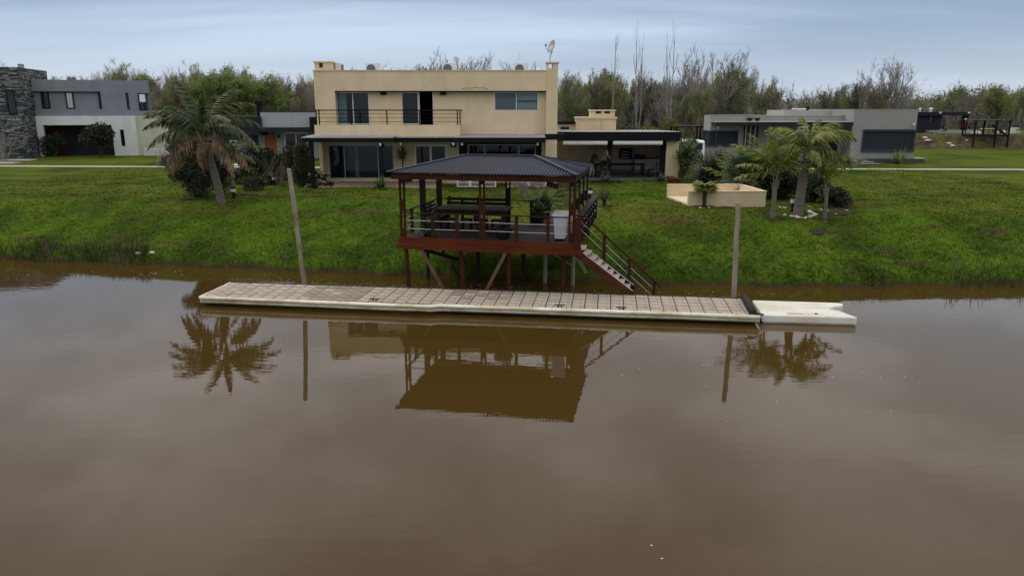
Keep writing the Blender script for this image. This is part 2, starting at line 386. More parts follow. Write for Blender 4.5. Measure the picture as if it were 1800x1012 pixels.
# ================================================================== ground, water, paths
def ground_material():
    m = bpy.data.materials.new('lawn_ground'); m.use_nodes = True
    t = m.node_tree; n = t.nodes.new; l = t.links.new; b = t.nodes['Principled BSDF']
    b.inputs['Roughness'].default_value = .95; b.inputs['Specular IOR Level'].default_value = .03
    geo = n('ShaderNodeNewGeometry')
    def noise(sc, det=5, rough=.6, stretch=None, dist=0):
        v = geo.outputs['Position']
        if stretch:
            q = n('ShaderNodeMapping'); q.inputs['Scale'].default_value = stretch; l(v, q.inputs['Vector']); v = q.outputs[0]
        k = n('ShaderNodeTexNoise'); k.inputs['Scale'].default_value = sc; k.inputs['Detail'].default_value = det; k.inputs['Roughness'].default_value = rough
        k.inputs['Distortion'].default_value = dist
        l(v, k.inputs['Vector']); return k.outputs['Fac']
    def rng_(v, a, b_, c=0, d=1, smooth=True):
        k = n('ShaderNodeMapRange')
        if smooth: k.interpolation_type = 'SMOOTHSTEP'
        for nm, q in (('From Min', a), ('From Max', b_), ('To Min', c), ('To Max', d)): k.inputs[nm].default_value = q
        l(v, k.inputs['Value']); return k.outputs[0]
    def mix(f, a, b_):
        k = n('ShaderNodeMixRGB'); l(f, k.inputs[0])
        for i, q in ((1, a), (2, b_)):
            if isinstance(q, tuple): k.inputs[i].default_value = (*q, 1)
            else: l(q, k.inputs[i])
        return k.outputs[0]
    def mth(op, a, b_):
        k = n('ShaderNodeMath'); k.operation = op; k.use_clamp = True
        for i, q in ((0, a), (1, b_)):
            if isinstance(q, (int, float)): k.inputs[i].default_value = q
            else: l(q, k.inputs[i])
        return k.outputs[0]
    sp = n('ShaderNodeSeparateXYZ'); l(geo.outputs['Position'], sp.inputs[0])
    X, Y, Z = sp.outputs
    green = mix(rng_(noise(.35), .35, .65), GR_A, GR_B)
    straw = mix(rng_(noise(2.2), .35, .65), GR_C, GR_D)
    # dry straw patches on the level lawn, lusher grass on the bank
    patch = rng_(noise(.16, 6, .62, (.40, 1.5, 1), .7), .40, .60)
    lawnup = rng_(Z, 1.2, 1.95)
    col = mix(mth('MULTIPLY', mth('MULTIPLY', patch, lawnup), .65), green, straw)
    p2 = mth('MULTIPLY', rng_(noise(.55, 6, .6), .55, .70), .45)
    col = mix(p2, col, straw)
    bare = rng_(noise(.75, 8, .7, (.7, 1.3, 1), .5), .64, .72)
    col = mix(mth('MULTIPLY', bare, .7), col, (.075, .055, .030))
    # scuffed, thinly grassed places on the bank
    pn = noise(2.4, 5, .7)
    for (cx_, cy_, rx_, ry_) in SCUFFS:
        v_ = n('ShaderNodeVectorMath'); v_.operation = 'SUBTRACT'; l(geo.outputs['Position'], v_.inputs[0]); v_.inputs[1].default_value = (cx_, cy_, 0)
        v2_ = n('ShaderNodeVectorMath'); v2_.operation = 'MULTIPLY'; l(v_.outputs[0], v2_.inputs[0]); v2_.inputs[1].default_value = (1 / rx_, 1 / ry_, 0)
        ln_ = n('ShaderNodeVectorMath'); ln_.operation = 'LENGTH'; l(v2_.outputs[0], ln_.inputs[0])
        q_ = n('ShaderNodeMath'); q_.operation = 'ADD'; l(ln_.outputs['Value'], q_.inputs[0]); l(mth('MULTIPLY', pn, 1.6), q_.inputs[1])
        col = mix(mth('MULTIPLY', rng_(q_.outputs[0], .95, 1.75, 1, 0), .8), col, (.070, .050, .026))
    # coarse sward relief
    fine = rng_(noise(7, 6, .75), .3, .7, .5, 1.5)
    sc = n('ShaderNodeVectorMath'); sc.operation = 'SCALE'; l(col, sc.inputs[0]); l(fine, sc.inputs['Scale']); col = sc.outputs[0]
    # wet mud at and under the waterline
    mud = rng_(mth('ADD', Z, mth('MULTIPLY', noise(1.6, 5, .7), .25)), .12, .40, 1, 0)
    col = mix(mud, col, (.045, .034, .018))
    # bare earth on the building plot
    ym = rng_(mth('ADD', rng_(Y, 81, 82.2), 0), 0, 1)
    dirtn = rng_(noise(.5, 6, .65), .35, .60)
    below = rng_(Y, 85.5, 89, 1, .45)
    onplot = mth('MULTIPLY', rng_(X, 37, 41), ym)
    dcol = mix(rng_(noise(1.4, 6, .7), .4, .62), (.050, .034, .028), (.105, .085, .050))
    col = mix(mth('MULTIPLY', onplot, mth('MULTIPLY', mth('ADD', dirtn, .35), below)), col, dcol)
    l(col, b.inputs['Base Color'])
    bp = n('ShaderNodeBump'); bp.inputs['Strength'].default_value = .9; bp.inputs['Distance'].default_value = .06
    l(mth('ADD', mth('MULTIPLY', noise(14, 5, .75), .7), mth('MULTIPLY', noise(3, 4), .3)), bp.inputs['Height'])
    l(bp.outputs[0], b.inputs['Normal'])
    return m
GR_A, GR_B = (.033, .058, .0075), (.066, .118, .0085)
GR_C, GR_D = (.080, .092, .010), (.120, .112, .024)
SCUFFS = [(*GT(px, py).xy, rx, ry) for px, py, rx, ry in ((48, 418, .8, .35), (200, 423, 1.5, .3), (300, 429, 1.6, .25), (640, 372, 1.5, .5), (1752, 411, .9, .45), (1640, 398, 1.2, .35), (1185, 388, 1.8, .45), (1605, 468, 1.0, .25), (300, 350, 1.0, .6), (880, 343, 1.2, .5), (1560, 440, 1.3, .3))]
M['ground'] = ground_material()

xs = np.unique(np.concatenate([np.linspace(-900, -60, 18), np.arange(-60, -26, 2.0), np.arange(-26, 26, .22), np.arange(26, 90, 1.4), np.linspace(90, 900, 16)]).round(3))
ys = np.unique(np.concatenate([np.linspace(8, 22, 6), np.arange(22, 25, .5), np.arange(25, 38, .16), np.arange(38, 60, .6), np.arange(60, 81, 1.2), np.arange(81, 88, .35), np.arange(88, 120, 2), np.linspace(120, 1600, 24)]).round(3))
GX, GY = np.meshgrid(xs, ys)
GZ = gz_np(GX, GY)
fine_bump = np.array([0.0])
near = (np.abs(GX) < 30) & (GY < 50)
GZ = GZ + np.where(near & (GZ > .3), .022 * np.sin(GX * 5.3 + 2 * np.sin(GY * 3.1)) * np.sin(GY * 6.7 + np.sin(GX * 2.3) * 2) + .02 * rng.standard_normal(GX.shape) , 0)
V = np.stack([GX, GY, GZ], -1).reshape(-1, 3)
ny, nx = GX.shape
i = np.arange(ny - 1)[:, None] * nx + np.arange(nx - 1)[None, :]
Fq = np.stack([i, i + 1, i + nx + 1, i + nx], -1).reshape(-1, 4)
link(npmesh('ground', V, Fq, M['ground'], 4, smooth=True), 'ground', kind='structure')

# muddy river: a smooth mirror over silty water
m = bpy.data.materials.new('muddy_water'); m.use_nodes = True
t = m.node_tree; b = t.nodes['Principled BSDF']; n = t.nodes.new; l = t.links.new
b.inputs['Roughness'].default_value = .015; b.inputs['IOR'].default_value = 1.333; b.inputs['Specular IOR Level'].default_value = .5
geo = n('ShaderNodeNewGeometry')
k = n('ShaderNodeTexNoise'); k.inputs['Scale'].default_value = .12; k.inputs['Detail'].default_value = 4; l(geo.outputs['Position'], k.inputs['Vector'])
mx = n('ShaderNodeMixRGB'); mx.inputs[1].default_value = (.050, .029, .006, 1); mx.inputs[2].default_value = (.060, .036, .009, 1); l(k.outputs['Fac'], mx.inputs[0])
l(mx.outputs[0], b.inputs['Base Color'])
mp = n('ShaderNodeMapping'); mp.inputs['Scale'].default_value = (.55, 1.6, 1); l(geo.outputs['Position'], mp.inputs['Vector'])
k1 = n('ShaderNodeTexNoise'); k1.inputs['Scale'].default_value = 2.6; k1.inputs['Detail'].default_value = 3; k1.inputs['Roughness'].default_value = .45; l(mp.outputs[0], k1.inputs['Vector'])
k2 = n('ShaderNodeTexNoise'); k2.inputs['Scale'].default_value = .35; k2.inputs['Detail'].default_value = 3; l(geo.outputs['Position'], k2.inputs['Vector'])
ml = n('ShaderNodeMath'); ml.operation = 'MULTIPLY'; l(k1.outputs['Fac'], ml.inputs[0]); l(k2.outputs['Fac'], ml.inputs[1])
mp3 = n('ShaderNodeMapping'); mp3.inputs['Scale'].default_value = (.06, .16, 1); l(geo.outputs['Position'], mp3.inputs['Vector'])
k3 = n('ShaderNodeTexNoise'); k3.inputs['Scale'].default_value = 1.0; k3.inputs['Detail'].default_value = 4; l(mp3.outputs[0], k3.inputs['Vector'])
r3 = n('ShaderNodeMapRange'); r3.inputs['From Min'].default_value = .5; r3.inputs['From Max'].default_value = .68; r3.inputs['To Max'].default_value = .5; l(k3.outputs['Fac'], r3.inputs['Value'])
k4 = n('ShaderNodeTexNoise'); k4.inputs['Scale'].default_value = 7.0; k4.inputs['Detail'].default_value = 2; l(mp.outputs[0], k4.inputs['Vector'])
m4 = n('ShaderNodeMath'); m4.operation = 'MULTIPLY'; l(r3.outputs[0], m4.inputs[0]); l(k4.outputs['Fac'], m4.inputs[1])
a4 = n('ShaderNodeMath'); a4.operation = 'ADD'; l(ml.outputs[0], a4.inputs[0]); l(m4.outputs[0], a4.inputs[1])
bp = n('ShaderNodeBump'); bp.inputs['Strength'].default_value = .10; bp.inputs['Distance'].default_value = .03
l(a4.outputs[0], bp.inputs['Height']); l(bp.outputs[0], b.inputs['Normal'])
M['water'] = m
mb = MB(); mb.add([(-900, -120, 0), (900, -120, 0), (900, 46, 0), (-900, 46, 0)], [(0, 1, 2, 3)])
mb.build('water', M['water'], kind='structure')

# the narrow concrete footpath that runs behind the gardens
def strip(name, pts, width, m_, lift=.03, thick=.05):
    mb = MB(); pr = []
    for a, bq in zip(pts[:-1], pts[1:]):
        a = Vector(a); bq = Vector(bq); k_ = max(1, int((bq - a).length / 2))
        for q in range(k_): pr.append(a.lerp(bq, q / k_))
    pr.append(Vector(pts[-1])); vs = []
    for i_, p in enumerate(pr):
        d = (pr[min(i_+1, len(pr)-1)] - pr[max(i_-1, 0)]); nrm = Vector((-d.y, d.x)).normalized() * width / 2
        for s_ in (1, -1):
            q = p + nrm * s_; z = gz(q.x, q.y)
            vs += [(q.x, q.y, z + lift), (q.x, q.y, z - thick)]
    fs = []
    for i_ in range(len(pr) - 1):
        a = 4 * i_; b_ = a + 4
        fs += [(a, a+2, b_+2, b_), (a+2, a+3, b_+3, b_+2), (a+1, a, b_, b_+1)]
    mb.add(vs, fs); return mb.build(name, m_, kind='structure')
strip('footpath', [(-75, 60.0), (-46, 58.4), (-24, 57.2), (-13.2, 56.6)], .95, M['concrete'])
strip('footpath', [(14.0, 56.0), (25, 55.2), (45, 54.4), (80, 53)], .95, M['concrete'])

# dark hollow where turf has been lifted, soil rings round the young palms and shrub beds
def soil_patch(px, py, rx, ry, n_=18):
    c = GT(px, py); mb = MB()
    vs = [(c.x, c.y, gz(c.x, c.y) + .035)]
    for k_ in range(n_):
        a = 2 * math.pi * k_ / n_; f_ = .8 + .35 * random.random()
        x, y = c.x + rx * f_ * math.cos(a), c.y + ry * f_ * math.sin(a); vs.append((x, y, gz(x, y) + .03))
    mb.add(vs, [(0, 1 + k_, 1 + (k_ + 1) % n_) for k_ in range(n_)])
    return mb.build('bare_soil', M['soil'], kind='structure')
soil_patch(1358, 384, .5, .35); soil_patch(1449, 385, .5, .35); soil_patch(1450, 407, .7, .28); soil_patch(1237, 363, .45, .3)
soil_patch(1062, 363, .4, .25); soil_patch(1468, 374, 1.0, .45); soil_patch(345, 350, .8, .4); soil_patch(490, 327, .5, .3)
soil_patch(430, 342, .7, .35); soil_patch(1395, 360, .6, .5); soil_patch(820, 330, .5, .3); soil_patch(940, 331, .5, .3)

# ------------------------------------------------------------------ short grass blades (nobody could count them)
def grass(name, n_, xr, yr, hmin, hmax, wid, m_, keep=None):
    x = rng.uniform(*xr, n_); u = rng.random(n_)
    y = yr[0] + (yr[1] - yr[0]) * u ** 2.1
    z = gz_np(x, y); d = y - np.interp(x, SXs, SYs)
    ok = z > .10
    if keep is not None: ok &= keep(x, y, z, d)
    x, y, z = x[ok], y[ok], z[ok]; k_ = len(x)
    cl = np.array([0.5 + 0.5 * math.sin(a * 1.9 + 2 * math.sin(b_ * 1.3)) * math.sin(b_ * 2.3 + 1.5 * math.sin(a * .8)) for a, b_ in zip(x[:1], y[:1])])
    clump = .5 + .5 * np.sin(x * 1.9 + 2 * np.sin(y * 1.3)) * np.sin(y * 2.3 + 1.5 * np.sin(x * .8))
    h = rng.uniform(hmin, hmax, k_) * (.55 + .9 * clump); a = rng.uniform(0, 2 * math.pi, k_)
    w_ = wid * rng.uniform(.6, 1.3, k_)
    lean = rng.normal(0, .6, (k_, 2)) * h[:, None]
    P = np.stack([x, y, z - .01], -1)
    dx = np.stack([np.cos(a) * w_, np.sin(a) * w_, np.zeros(k_)], -1)
    T = P + np.stack([lean[:, 0], lean[:, 1], h], -1)
    V_ = np.stack([P - dx, P + dx, T], 1).reshape(-1, 3)
    me = npmesh(name, V_, np.arange(3 * k_).reshape(-1, 3), m_)
    at_ = me.attributes.new('rnd', 'FLOAT', 'FACE'); at_.data.foreach_set('value', rng.random(k_).astype(np.float32))
    return link(me, name, kind='stuff')
def blade_material():
    m_ = M['ground'].copy(); m_.name = 'grass_blades'
    t_ = m_.node_tree; b_ = t_.nodes['Principled BSDF']
    src = b_.inputs['Base Color'].links[0].from_socket
    at_ = t_.nodes.new('ShaderNodeAttribute'); at_.attribute_name = 'rnd'
    mr_ = t_.nodes.new('ShaderNodeMapRange'); mr_.inputs['To Min'].default_value = .45; mr_.inputs['To Max'].default_value = 1.7
    t_.links.new(at_.outputs['Fac'], mr_.inputs['Value'])
    vm_ = t_.nodes.new('ShaderNodeVectorMath'); vm_.operation = 'SCALE'
    t_.links.new(src, vm_.inputs[0]); t_.links.new(mr_.outputs[0], vm_.inputs['Scale']); t_.links.new(vm_.outputs[0], b_.inputs['Base Color'])
    for l_ in list(b_.inputs['Normal'].links): t_.links.remove(l_)
    b_.inputs['Roughness'].default_value = .7
    return m_
M['blade'] = blade_material()
grass('lawn_grass', 420000, (-30, 30), (26.5, 78), .035, .095, .015, M['blade'])
M['reed'] = mat('reed_leaf', (.042, .058, .014), .8, .3, 2, attr=True, two=(.10,.085,.04), twoscale=.8)
grass('shore_grass', 26000, (-30, 30), (26.3, 34), .10, .30, .014, M['reed'], keep=lambda x, y, z, d: (z < .55) & (np.sin(x * 1.1) + np.sin(x * 2.7 + 1) > -.4))
# reeds standing at the water's edge
def reeds(n_, x0, x1, hm, spread=.9, off=.1):
    x = rng.uniform(x0, x1, n_); d = rng.normal(off, spread * .4, n_); y = np.interp(x, SXs, SYs) + d
    z = np.maximum(gz_np(x, y), -.25); h = hm * rng.uniform(.35, 1.15, n_); a = rng.uniform(0, 6.28, n_); w_ = rng.uniform(.008, .018, n_)
    P = np.stack([x, y, z], -1); dx = np.stack([np.cos(a) * w_, np.sin(a) * w_, 0 * a], -1)
    ln = rng.normal(0, .22, (n_, 2)) * h[:, None]
    Mid = P + np.stack([ln[:, 0] * .35, ln[:, 1] * .35, h * .6], -1); T = P + np.stack([ln[:, 0], ln[:, 1], h], -1)
    V_ = np.stack([P - dx, P + dx, Mid + dx * .8, Mid - dx * .8, T], 1).reshape(-1, 3)
    b_ = np.arange(n_)[:, None] * 5
    Fc = np.concatenate([b_ + [0, 1, 2], b_ + [0, 2, 3], b_ + [3, 2, 4]])
    me = npmesh('reeds', V_, Fc, M['reed'])
    at_ = me.attributes.new('rnd', 'FLOAT', 'FACE'); q = rng.random(n_).astype(np.float32); at_.data.foreach_set('value', np.concatenate([q, q, q]))
    link(me, 'reeds', kind='stuff')
reeds(700, -24, -20, .30, .8); reeds(500, -21, -18.2, .42, .7, .15); reeds(650, -18.6, -15.6, .44, .6, .2); reeds(200, -16, -11, .2, .4); reeds(300, 16.4, 20.6, .62, .8, -.2); reeds(50, 21, 24, .6); reeds(160, -13, 5, .22, .3)
# ================================================================== buildings
class Plane:                     # a vertical facade plane; pixels of the photograph -> metres on it
    def __init__(s, ox, oy, ang):
        s.o = Vector((ox, oy, 0)); s.a = ang
        s.u = Vector((math.cos(ang), math.sin(ang), 0)); s.n = Vector((-math.sin(ang), math.cos(ang), 0))
    def pt(s, px, py, off=0.0):
        d = ray(px, py); c = Vector((0, 0, CAMZ))
        k_ = ((s.o + s.n * off - c).dot(s.n)) / d.dot(s.n); p = c + d * k_
        return (p - s.o).dot(s.u), p.z
    def rect(s, x0, y0, x1, y1, off=0.0):       # -> u0, u1, z0, z1
        ym, xm = (y0 + y1) / 2, (x0 + x1) / 2
        u0, u1 = s.pt(x0, ym, off)[0], s.pt(x1, ym, off)[0]
        return (u0, u1, s.pt(xm, y1, off)[1], s.pt(xm, y0, off)[1])

def window(parent, u0, u1, z0, z1, y, cols=2, fr=.05, m_='alu', pane='glass', ratios=None, name='window', depth=.06):
    """a framed window in the plane y; frame with a pane per light"""
    f = MB(); ed = [u0]
    ratios = ratios or [1] * cols; tot = sum(ratios); acc = 0
    for r_ in ratios: acc += r_; ed.append(u0 + (u1 - u0) * acc / tot)
    f.box(u0, u1, y, y + depth, z0, z0 + fr); f.box(u0, u1, y, y + depth, z1 - fr, z1)
    for k_, e_ in enumerate(ed):
        a = e_ if k_ == 0 else (e_ - fr if k_ == len(ed) - 1 else e_ - fr / 2)
        f.box(a, a + fr, y + .002, y + depth - .002, z0 + fr, z1 - fr)
    w_ = f.build(name, M[m_], parent)
    for a, b_ in zip(ed[:-1], ed[1:]):
        MB().box(a + fr * .5, b_ - fr * .5, y + depth * .5, y + depth * .5 + .012, z0 + fr, z1 - fr).build('pane', M[pane], w_)
    return w_
def curtain(parent, u0, u1, z0, z1, y, m_='curtain', folds=9):
    mb = MB(); n_ = folds * 4; vs = []
    for k_ in range(n_ + 1):
        u = u0 + (u1 - u0) * k_ / n_; yy = y + (.045) * math.sin(k_ * math.pi / 2) + .01 * random.random()
        vs += [(u, yy, z0), (u, yy, z1)]
    mb.add(vs, [(2*k_, 2*k_+2, 2*k_+3, 2*k_+1) for k_ in range(n_)])
    return mb.build('curtain', M[m_], parent)

# ------------------------------------------------------------------ the beige two-storey house
P0 = Plane(0, 44, 0)
H = thing('two_storey_house', 'beige two storey house with flat roof and black balcony rail', 'house', (0, 44, 2.0))
HZ = 2.0
def Z(z): return z - HZ
def rc(x0, y0, x1, y1, off=0.0):
    u0, u1, z0, z1 = P0.rect(x0, y0, x1, y1, off); return u0, u1, Z(z0), Z(z1)
uL = P0.pt(553, 170)[0]; uR = P0.pt(960, 160)[0]
zroof = Z(P0.pt(750, 125)[1]); zband = Z(P0.pt(750, 160)[1]); zslab = Z(P0.pt(680, 220)[1]); zbal = Z(P0.pt(680, 240)[1])
DEP = 10.0
u_pier = P0.pt(590, 190)[0]
# roof band
MB().wall(uL, uR, zband, zroof, 0, .25).build('parapet', M['beige'], H)
b = MB(); b.wall(uL, u_pier, zslab, zband, 0, .25); b.build('wall', M['beige'], H, label='narrow beige pier left of the balcony windows')
MB().box(uL - .03, uR + .02, -.04, .30, zroof + .001, zroof + .05).build('coping', M['beige_pale'], H)
W1 = rc(592, 161, 649, 219, .4); W2 = rc(706, 161, 762, 219, .4); W3 = rc(869, 161, 946, 195, .4)
top = zband - .002
holes = [(W1[0], W1[1], zslab, top - .02), (W2[0], W2[1], zslab, top - .02), (W3[0], W3[1], W3[2], top - .02)]
MB().wall(u_pier - .02, uR, Z(4.82), zband, .4, .62, holes).build('wall', M['beige'], H)
MB().box(u_pier, uR, .0, .4, zband - .06, zband - .003).build('soffit_shadow', M['black'], H)  # underside of the roof band, coloured black to draw its thin shadow line
# shell behind
s_ = MB(); s_.wall(uL, uR, .0, zroof, DEP - .2, DEP); s_.build('rear_wall', M['beige'], H)
s_ = MB(); s_.box(uL, uL + .2, .26, DEP - .21, .0, zroof - .002); s_.build('side_wall', M['beige'], H)
s_ = MB(); s_.box(uR - .2, uR, .63, DEP - .21, .0, zroof - .002); s_.build('side_wall', M['beige'], H)
MB().box(uL + .21, uR - .21, .3, DEP - .22, zroof - .5, zroof - .35).build('roof', M['concrete'], H)
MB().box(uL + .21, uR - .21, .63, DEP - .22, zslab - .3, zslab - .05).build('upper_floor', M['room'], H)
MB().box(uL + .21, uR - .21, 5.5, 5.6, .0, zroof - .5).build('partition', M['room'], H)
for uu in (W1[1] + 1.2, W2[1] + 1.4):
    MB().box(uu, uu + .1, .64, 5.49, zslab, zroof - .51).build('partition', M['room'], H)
# upper windows with their curtains and blinds
w_ = window(H, W1[0], W1[1], zslab + .02, top - .06, .44, ratios=[1, 1])
curtain(w_, W1[0] + .06, W1[0] + .55, zslab + .05, top - .1, .60)
MB().box((W1[0] + W1[1]) / 2, W1[1] - .05, .56, .58, zslab + .08, top - .1).build('insect_screen', M['mesh_screen'], w_)
w_ = window(H, W2[0], (W2[0] + W2[1]) / 2 + .06, zslab + .02, top - .06, .44, ratios=[1], cols=1)
MB().box(W2[0] + .06, (W2[0] + W2[1]) / 2, .56, .58, zslab + .08, top - .1).build('insect_screen', M['mesh_screen'], w_)
curtain(w_, W2[0] + .06, W2[0] + .22, zslab + .05, top - .1, .7, folds=3)
f = MB(); f.box((W2[0]+W2[1])/2 + .07, (W2[0]+W2[1])/2 + .12, .46, .52, zslab + .02, top - .06); f.box(W2[1] - .05, W2[1], .46, .52, zslab + .02, top - .06)
f.build('door_frame', M['alu'], H)
w_ = window(H, W3[0], W3[1], W3[2], top - .06, .43, ratios=[1, 1])
zm = (W3[2] + top) / 2
MB().box(W3[0] + .06, (W3[0] + W3[1]) / 2 - .03, .56, .58, W3[2] + .06, top - .12).build('roller_blind', M['blind'], w_)
MB().box((W3[0] + W3[1]) / 2 + .03, W3[1] - .06, .56, .58, W3[2] + .06, top - .12).build('roller_blind', M['curtain'], w_)
MB().box((W3[0] + W3[1]) / 2 + .03, W3[1] - .05, .42, .46, zm - .03, zm + .03).build('glazing_bar', M['slate_frame'], w_)
# balcony
bx = rc(553, 220, 808, 240, -.9); zb0 = bx[2]; zb1 = bx[3]
bb = MB(); bb.box(bx[0], bx[1], -.9, -.72, zb0, zb1); bb.box(bx[0], bx[0] + .16, -.719, -.002, zb0, zb1); bb.box(bx[1] - .16, bx[1], -.719, .398, zb0, zb1)
bb.box(bx[0] + .17, bx[1] - .17, -.719, .398, zb0 + .06, zb0 + .2)
bb.build('balcony', M['beige'], H)
rl = rc(555, 193, 809, 220, -.85)
rm = MB(); rm.bar((rl[0], -.82, rl[3] - .03), (rl[1], -.82, rl[3] - .03), .05, .06)
rm.bar((rl[0], -.82, rl[3] - .03), (rl[0], 0, rl[3] - .03), .05, .06); rm.bar((rl[1], -.82, rl[3] - .03), (rl[1], .38, rl[3] - .03), .05, .06)
rail = rm.build('balcony_rail', M['black'], H)
for q in (.27, .54, .78):
    zq = rl[2] + (rl[3] - rl[2]) * (1 - q)
    MB().bar((rl[0], -.82, zq), (rl[1], -.82, zq), .022, .022).build('rail_bar', M['black'], rail)
    MB().bar((rl[1], -.82, zq), (rl[1], .38, zq), .022, .022).build('rail_bar', M['black'], rail)
for px in (556, 561, 617, 680, 737, 804, 808.5):
    u = P0.pt(px, 205, -.82)[0]
    MB().box(u - .03, u + .03, -.85, -.79, zb1, rl[3] - .061).build('baluster', M['black'], rail)
for px in (674, 779):
    u = P0.pt(px, 165, .3)[0]
    MB().box(u - .17, u + .17, .2, .39, zband - .22, zband - .07).build('wall_lamp', M['black'], H)
crk = [P0.pt(x, y)[0:2] for x, y in ((812, 157), (820, 154.5), (827, 156), (834, 154), (842, 155.5), (850, 154.5), (858, 158))]
MB().tube([(u, -.004, Z(z)) for u, z in crk], .011, 4).build('plaster_crack', M['browndoor'], H)
MB().tube([(uR + .05, .1, zband + .1), (uR + .05, .1, zbal + .2)], .05, 8).build('downpipe', M['beige_pale'], H)
def chimney(x0, x1, ytop, off, zbase, dep, flue):
    u0, u1, _, zt = rc(x0, ytop, x1, ytop + 20, off)
    c_ = MB(); c_.box(u0, u1, off, off + dep, zbase, zt - .42)
    um = u0 + (u1 - u0) * .36
    for a, b_ in ((u0, um - .12), (um + .12, u1)):
        c_.box(a, b_, off, off + .12, zt - .419, zt - .08); c_.box(a, b_, off + dep - .12, off + dep, zt - .419, zt - .08)
    c_.box(u0, u0 + .12, off + .121, off + dep - .121, zt - .419, zt - .08)
    c_.box(um - .119, um + .119, off, off + .12, zt - .419, zt - .36)
    for a, b_ in ((off + .121, off + .2), (off + .42, off + .55), (off + .77, off + dep - .121)): c_.box(u1 - .12, u1, a, b_, zt - .419, zt - .08)
    o = c_.build('chimney', M['beige'], H)
    MB().box(u0 - .06, u1 + .06, off - .06, off + dep + .06, zt - .079, zt).build('chimney_cap', M['beige_pale'], o)
    return u0, u1, zt
chimney(553, 584, 108, .6, zroof - .4, 1.0, 1)
cu0, cu1, czt = chimney(960.5, 981, 109, .05, .02, .9, 1)
MB().box(cu0 - .02, cu1 + .45, .02, .97, zbal - .18, zbal + .14).build('string_course', M['black'], H)
# ground floor
LW = 1.3
def lr(x0, y0, x1, y1): return rc(x0, y0, x1, y1, LW)
G1 = lr(578, 255, 692, 314); G2 = lr(728, 254, 786, 300); G3 = lr(822, 254, 942, 300); G4 = lr(807, 244, 960, 312)
zg = .10
gh = [(G1[0], G1[1], G1[2], G1[3]), (G2[0], G2[1], .12, G2[3]), (G3[0], G3[1], .12, G3[3])]
MB().wall(uL + .2, G4[0], zg, zslab - .3, LW, LW + .2, gh[:2]).build('wall', M['beige'], H)
MB().wall(G4[0] + .002, uR - .2, zg, zslab - .3, LW + .05, LW + .2, gh[2:]).build('wall', M['charcoal'], H, label='dark wall round the living room window')
MB().wall(uL, uR, -.4, zg - .002, .9, 1.6).build('plinth', M['beige'], H)
w_ = window(H, *G1, LW + .05, ratios=[.95, 2.05, .95], m_='grey_alu', fr=.06)
MB().box(G1[0] + .08, G1[0] + .95, LW + .12, LW + .14, G1[2] + .1, G1[3] - .1).build('insect_screen', M['mesh_screen'], w_)
for k_ in range(14):
    u = G1[0] + 1.15 + k_ * .125
    if k_ in (3, 4): continue
    MB().box(u, u + .1, LW + .16, LW + .175, G1[2] + .1, G1[3] - .1).build('blind_slat', M['blind_slat'], w_)
curtain(w_, G1[0] + 1.5, G1[0] + 1.8, G1[2] + .08, G1[3] - .1, LW + .4, folds=4)
window(H, G2[0], G2[1], .14, G2[3], LW + .04, ratios=[1, 1], fr=.12, m_='white')
w_ = window(H, G3[0], G3[1], .14, G3[3], LW + .09, ratios=[1.0, 2.0, 1.0], m_='grey_alu', fr=.06)
for px in (566, 797, 671):
    u = P0.pt(px, 258, LW)[0]
    MB().box(u - .15, u + .15, LW - .13, LW - .002, G1[3] - .12, G1[3] + .06).build('wall_lamp', M['black'], H)
# porch canopies with dark fascias and sheet edges
def canopy(x0, x1, ya, yb, off, back, sheet='chimney_gray'):
    u0, u1, z0, z1 = rc(x0, ya, x1, yb, off)
    o = MB().box(u0, u1, off, off + .12, z0, z1).box(u0, u0 + .1, off + .121, back, z0, z1).box(u1 - .1, u1, off + .121, back, z0, z1).box(u0 + .11, u1 - .11, off + .121, back, z0 + .12, z0 + .18).build('canopy', M['black'], H)
    sh = MB(); n_ = int((u1 - u0) / .18)
    for k_ in range(n_):
        a = u0 - .03 + (u1 - u0 + .06) * k_ / n_; b_ = u0 - .03 + (u1 - u0 + .06) * (k_ + 1) / n_
        sh.add([(a, off - .06, z1 + .03), ((a+b_)/2, off - .06, z1 + .065), (b_, off - .06, z1 + .03), (a, back, z1 + .10), ((a+b_)/2, back, z1 + .135), (b_, back, z1 + .10)],
               [(0, 1, 4, 3), (1, 2, 5, 4)])
        sh.add([(a, off - .06, z1 + .001), (b_, off - .06, z1 + .001), (b_, off - .06, z1 + .03), ((a+b_)/2, off - .06, z1 + .065), (a, off - .06, z1 + .03)], [(0, 1, 2, 3, 4)])
    sh.build('roof_sheet', M[sheet], o)
    return u0, u1, z0, z1
ca = canopy(530, 690, 243, 250, -2.4, LW - .02)
canopy(690.5, 797, 242.5, 250, -1.5, LW - .02)
cb = canopy(797.5, 958, 242.5, 251, -2.0, .39)
for px in (549, 670):
    u = P0.pt(px, 290, -2.2)[0]
    MB().box(u - .11, u + .11, -2.3, -2.08, .0, ca[2] - .002).build('porch_post', M['black'], H)
for px, zz_, off in ((704, 2.35, -1.4), (797, 2.35, -1.9), (812, 2.3, -1.9), (945, 2.3, -1.9), (668, 2.35, -2.45)):
    u = P0.pt(px, 258, off)[0]
    MB().lathe((u, off + .06, cb[2] - .16), [(.05, 0), (.07, .05), (.07, .155)], 8).build('spot_lamp', M['lampwhite'], H)
# patio of large beige tiles
tm = None
for i_ in range(11):
    for j_ in range(4):
        x0 = -11.0 + i_ * .62; y0 = -1.9 + j_ * .72
        if tm is None: tm = MB().box(0, .605, 0, .705, -.3, .11).mesh('tile', M['tile'])
        o = link(tm, 'tile', H); o.location = (x0, y0, random.uniform(-.004, .004))
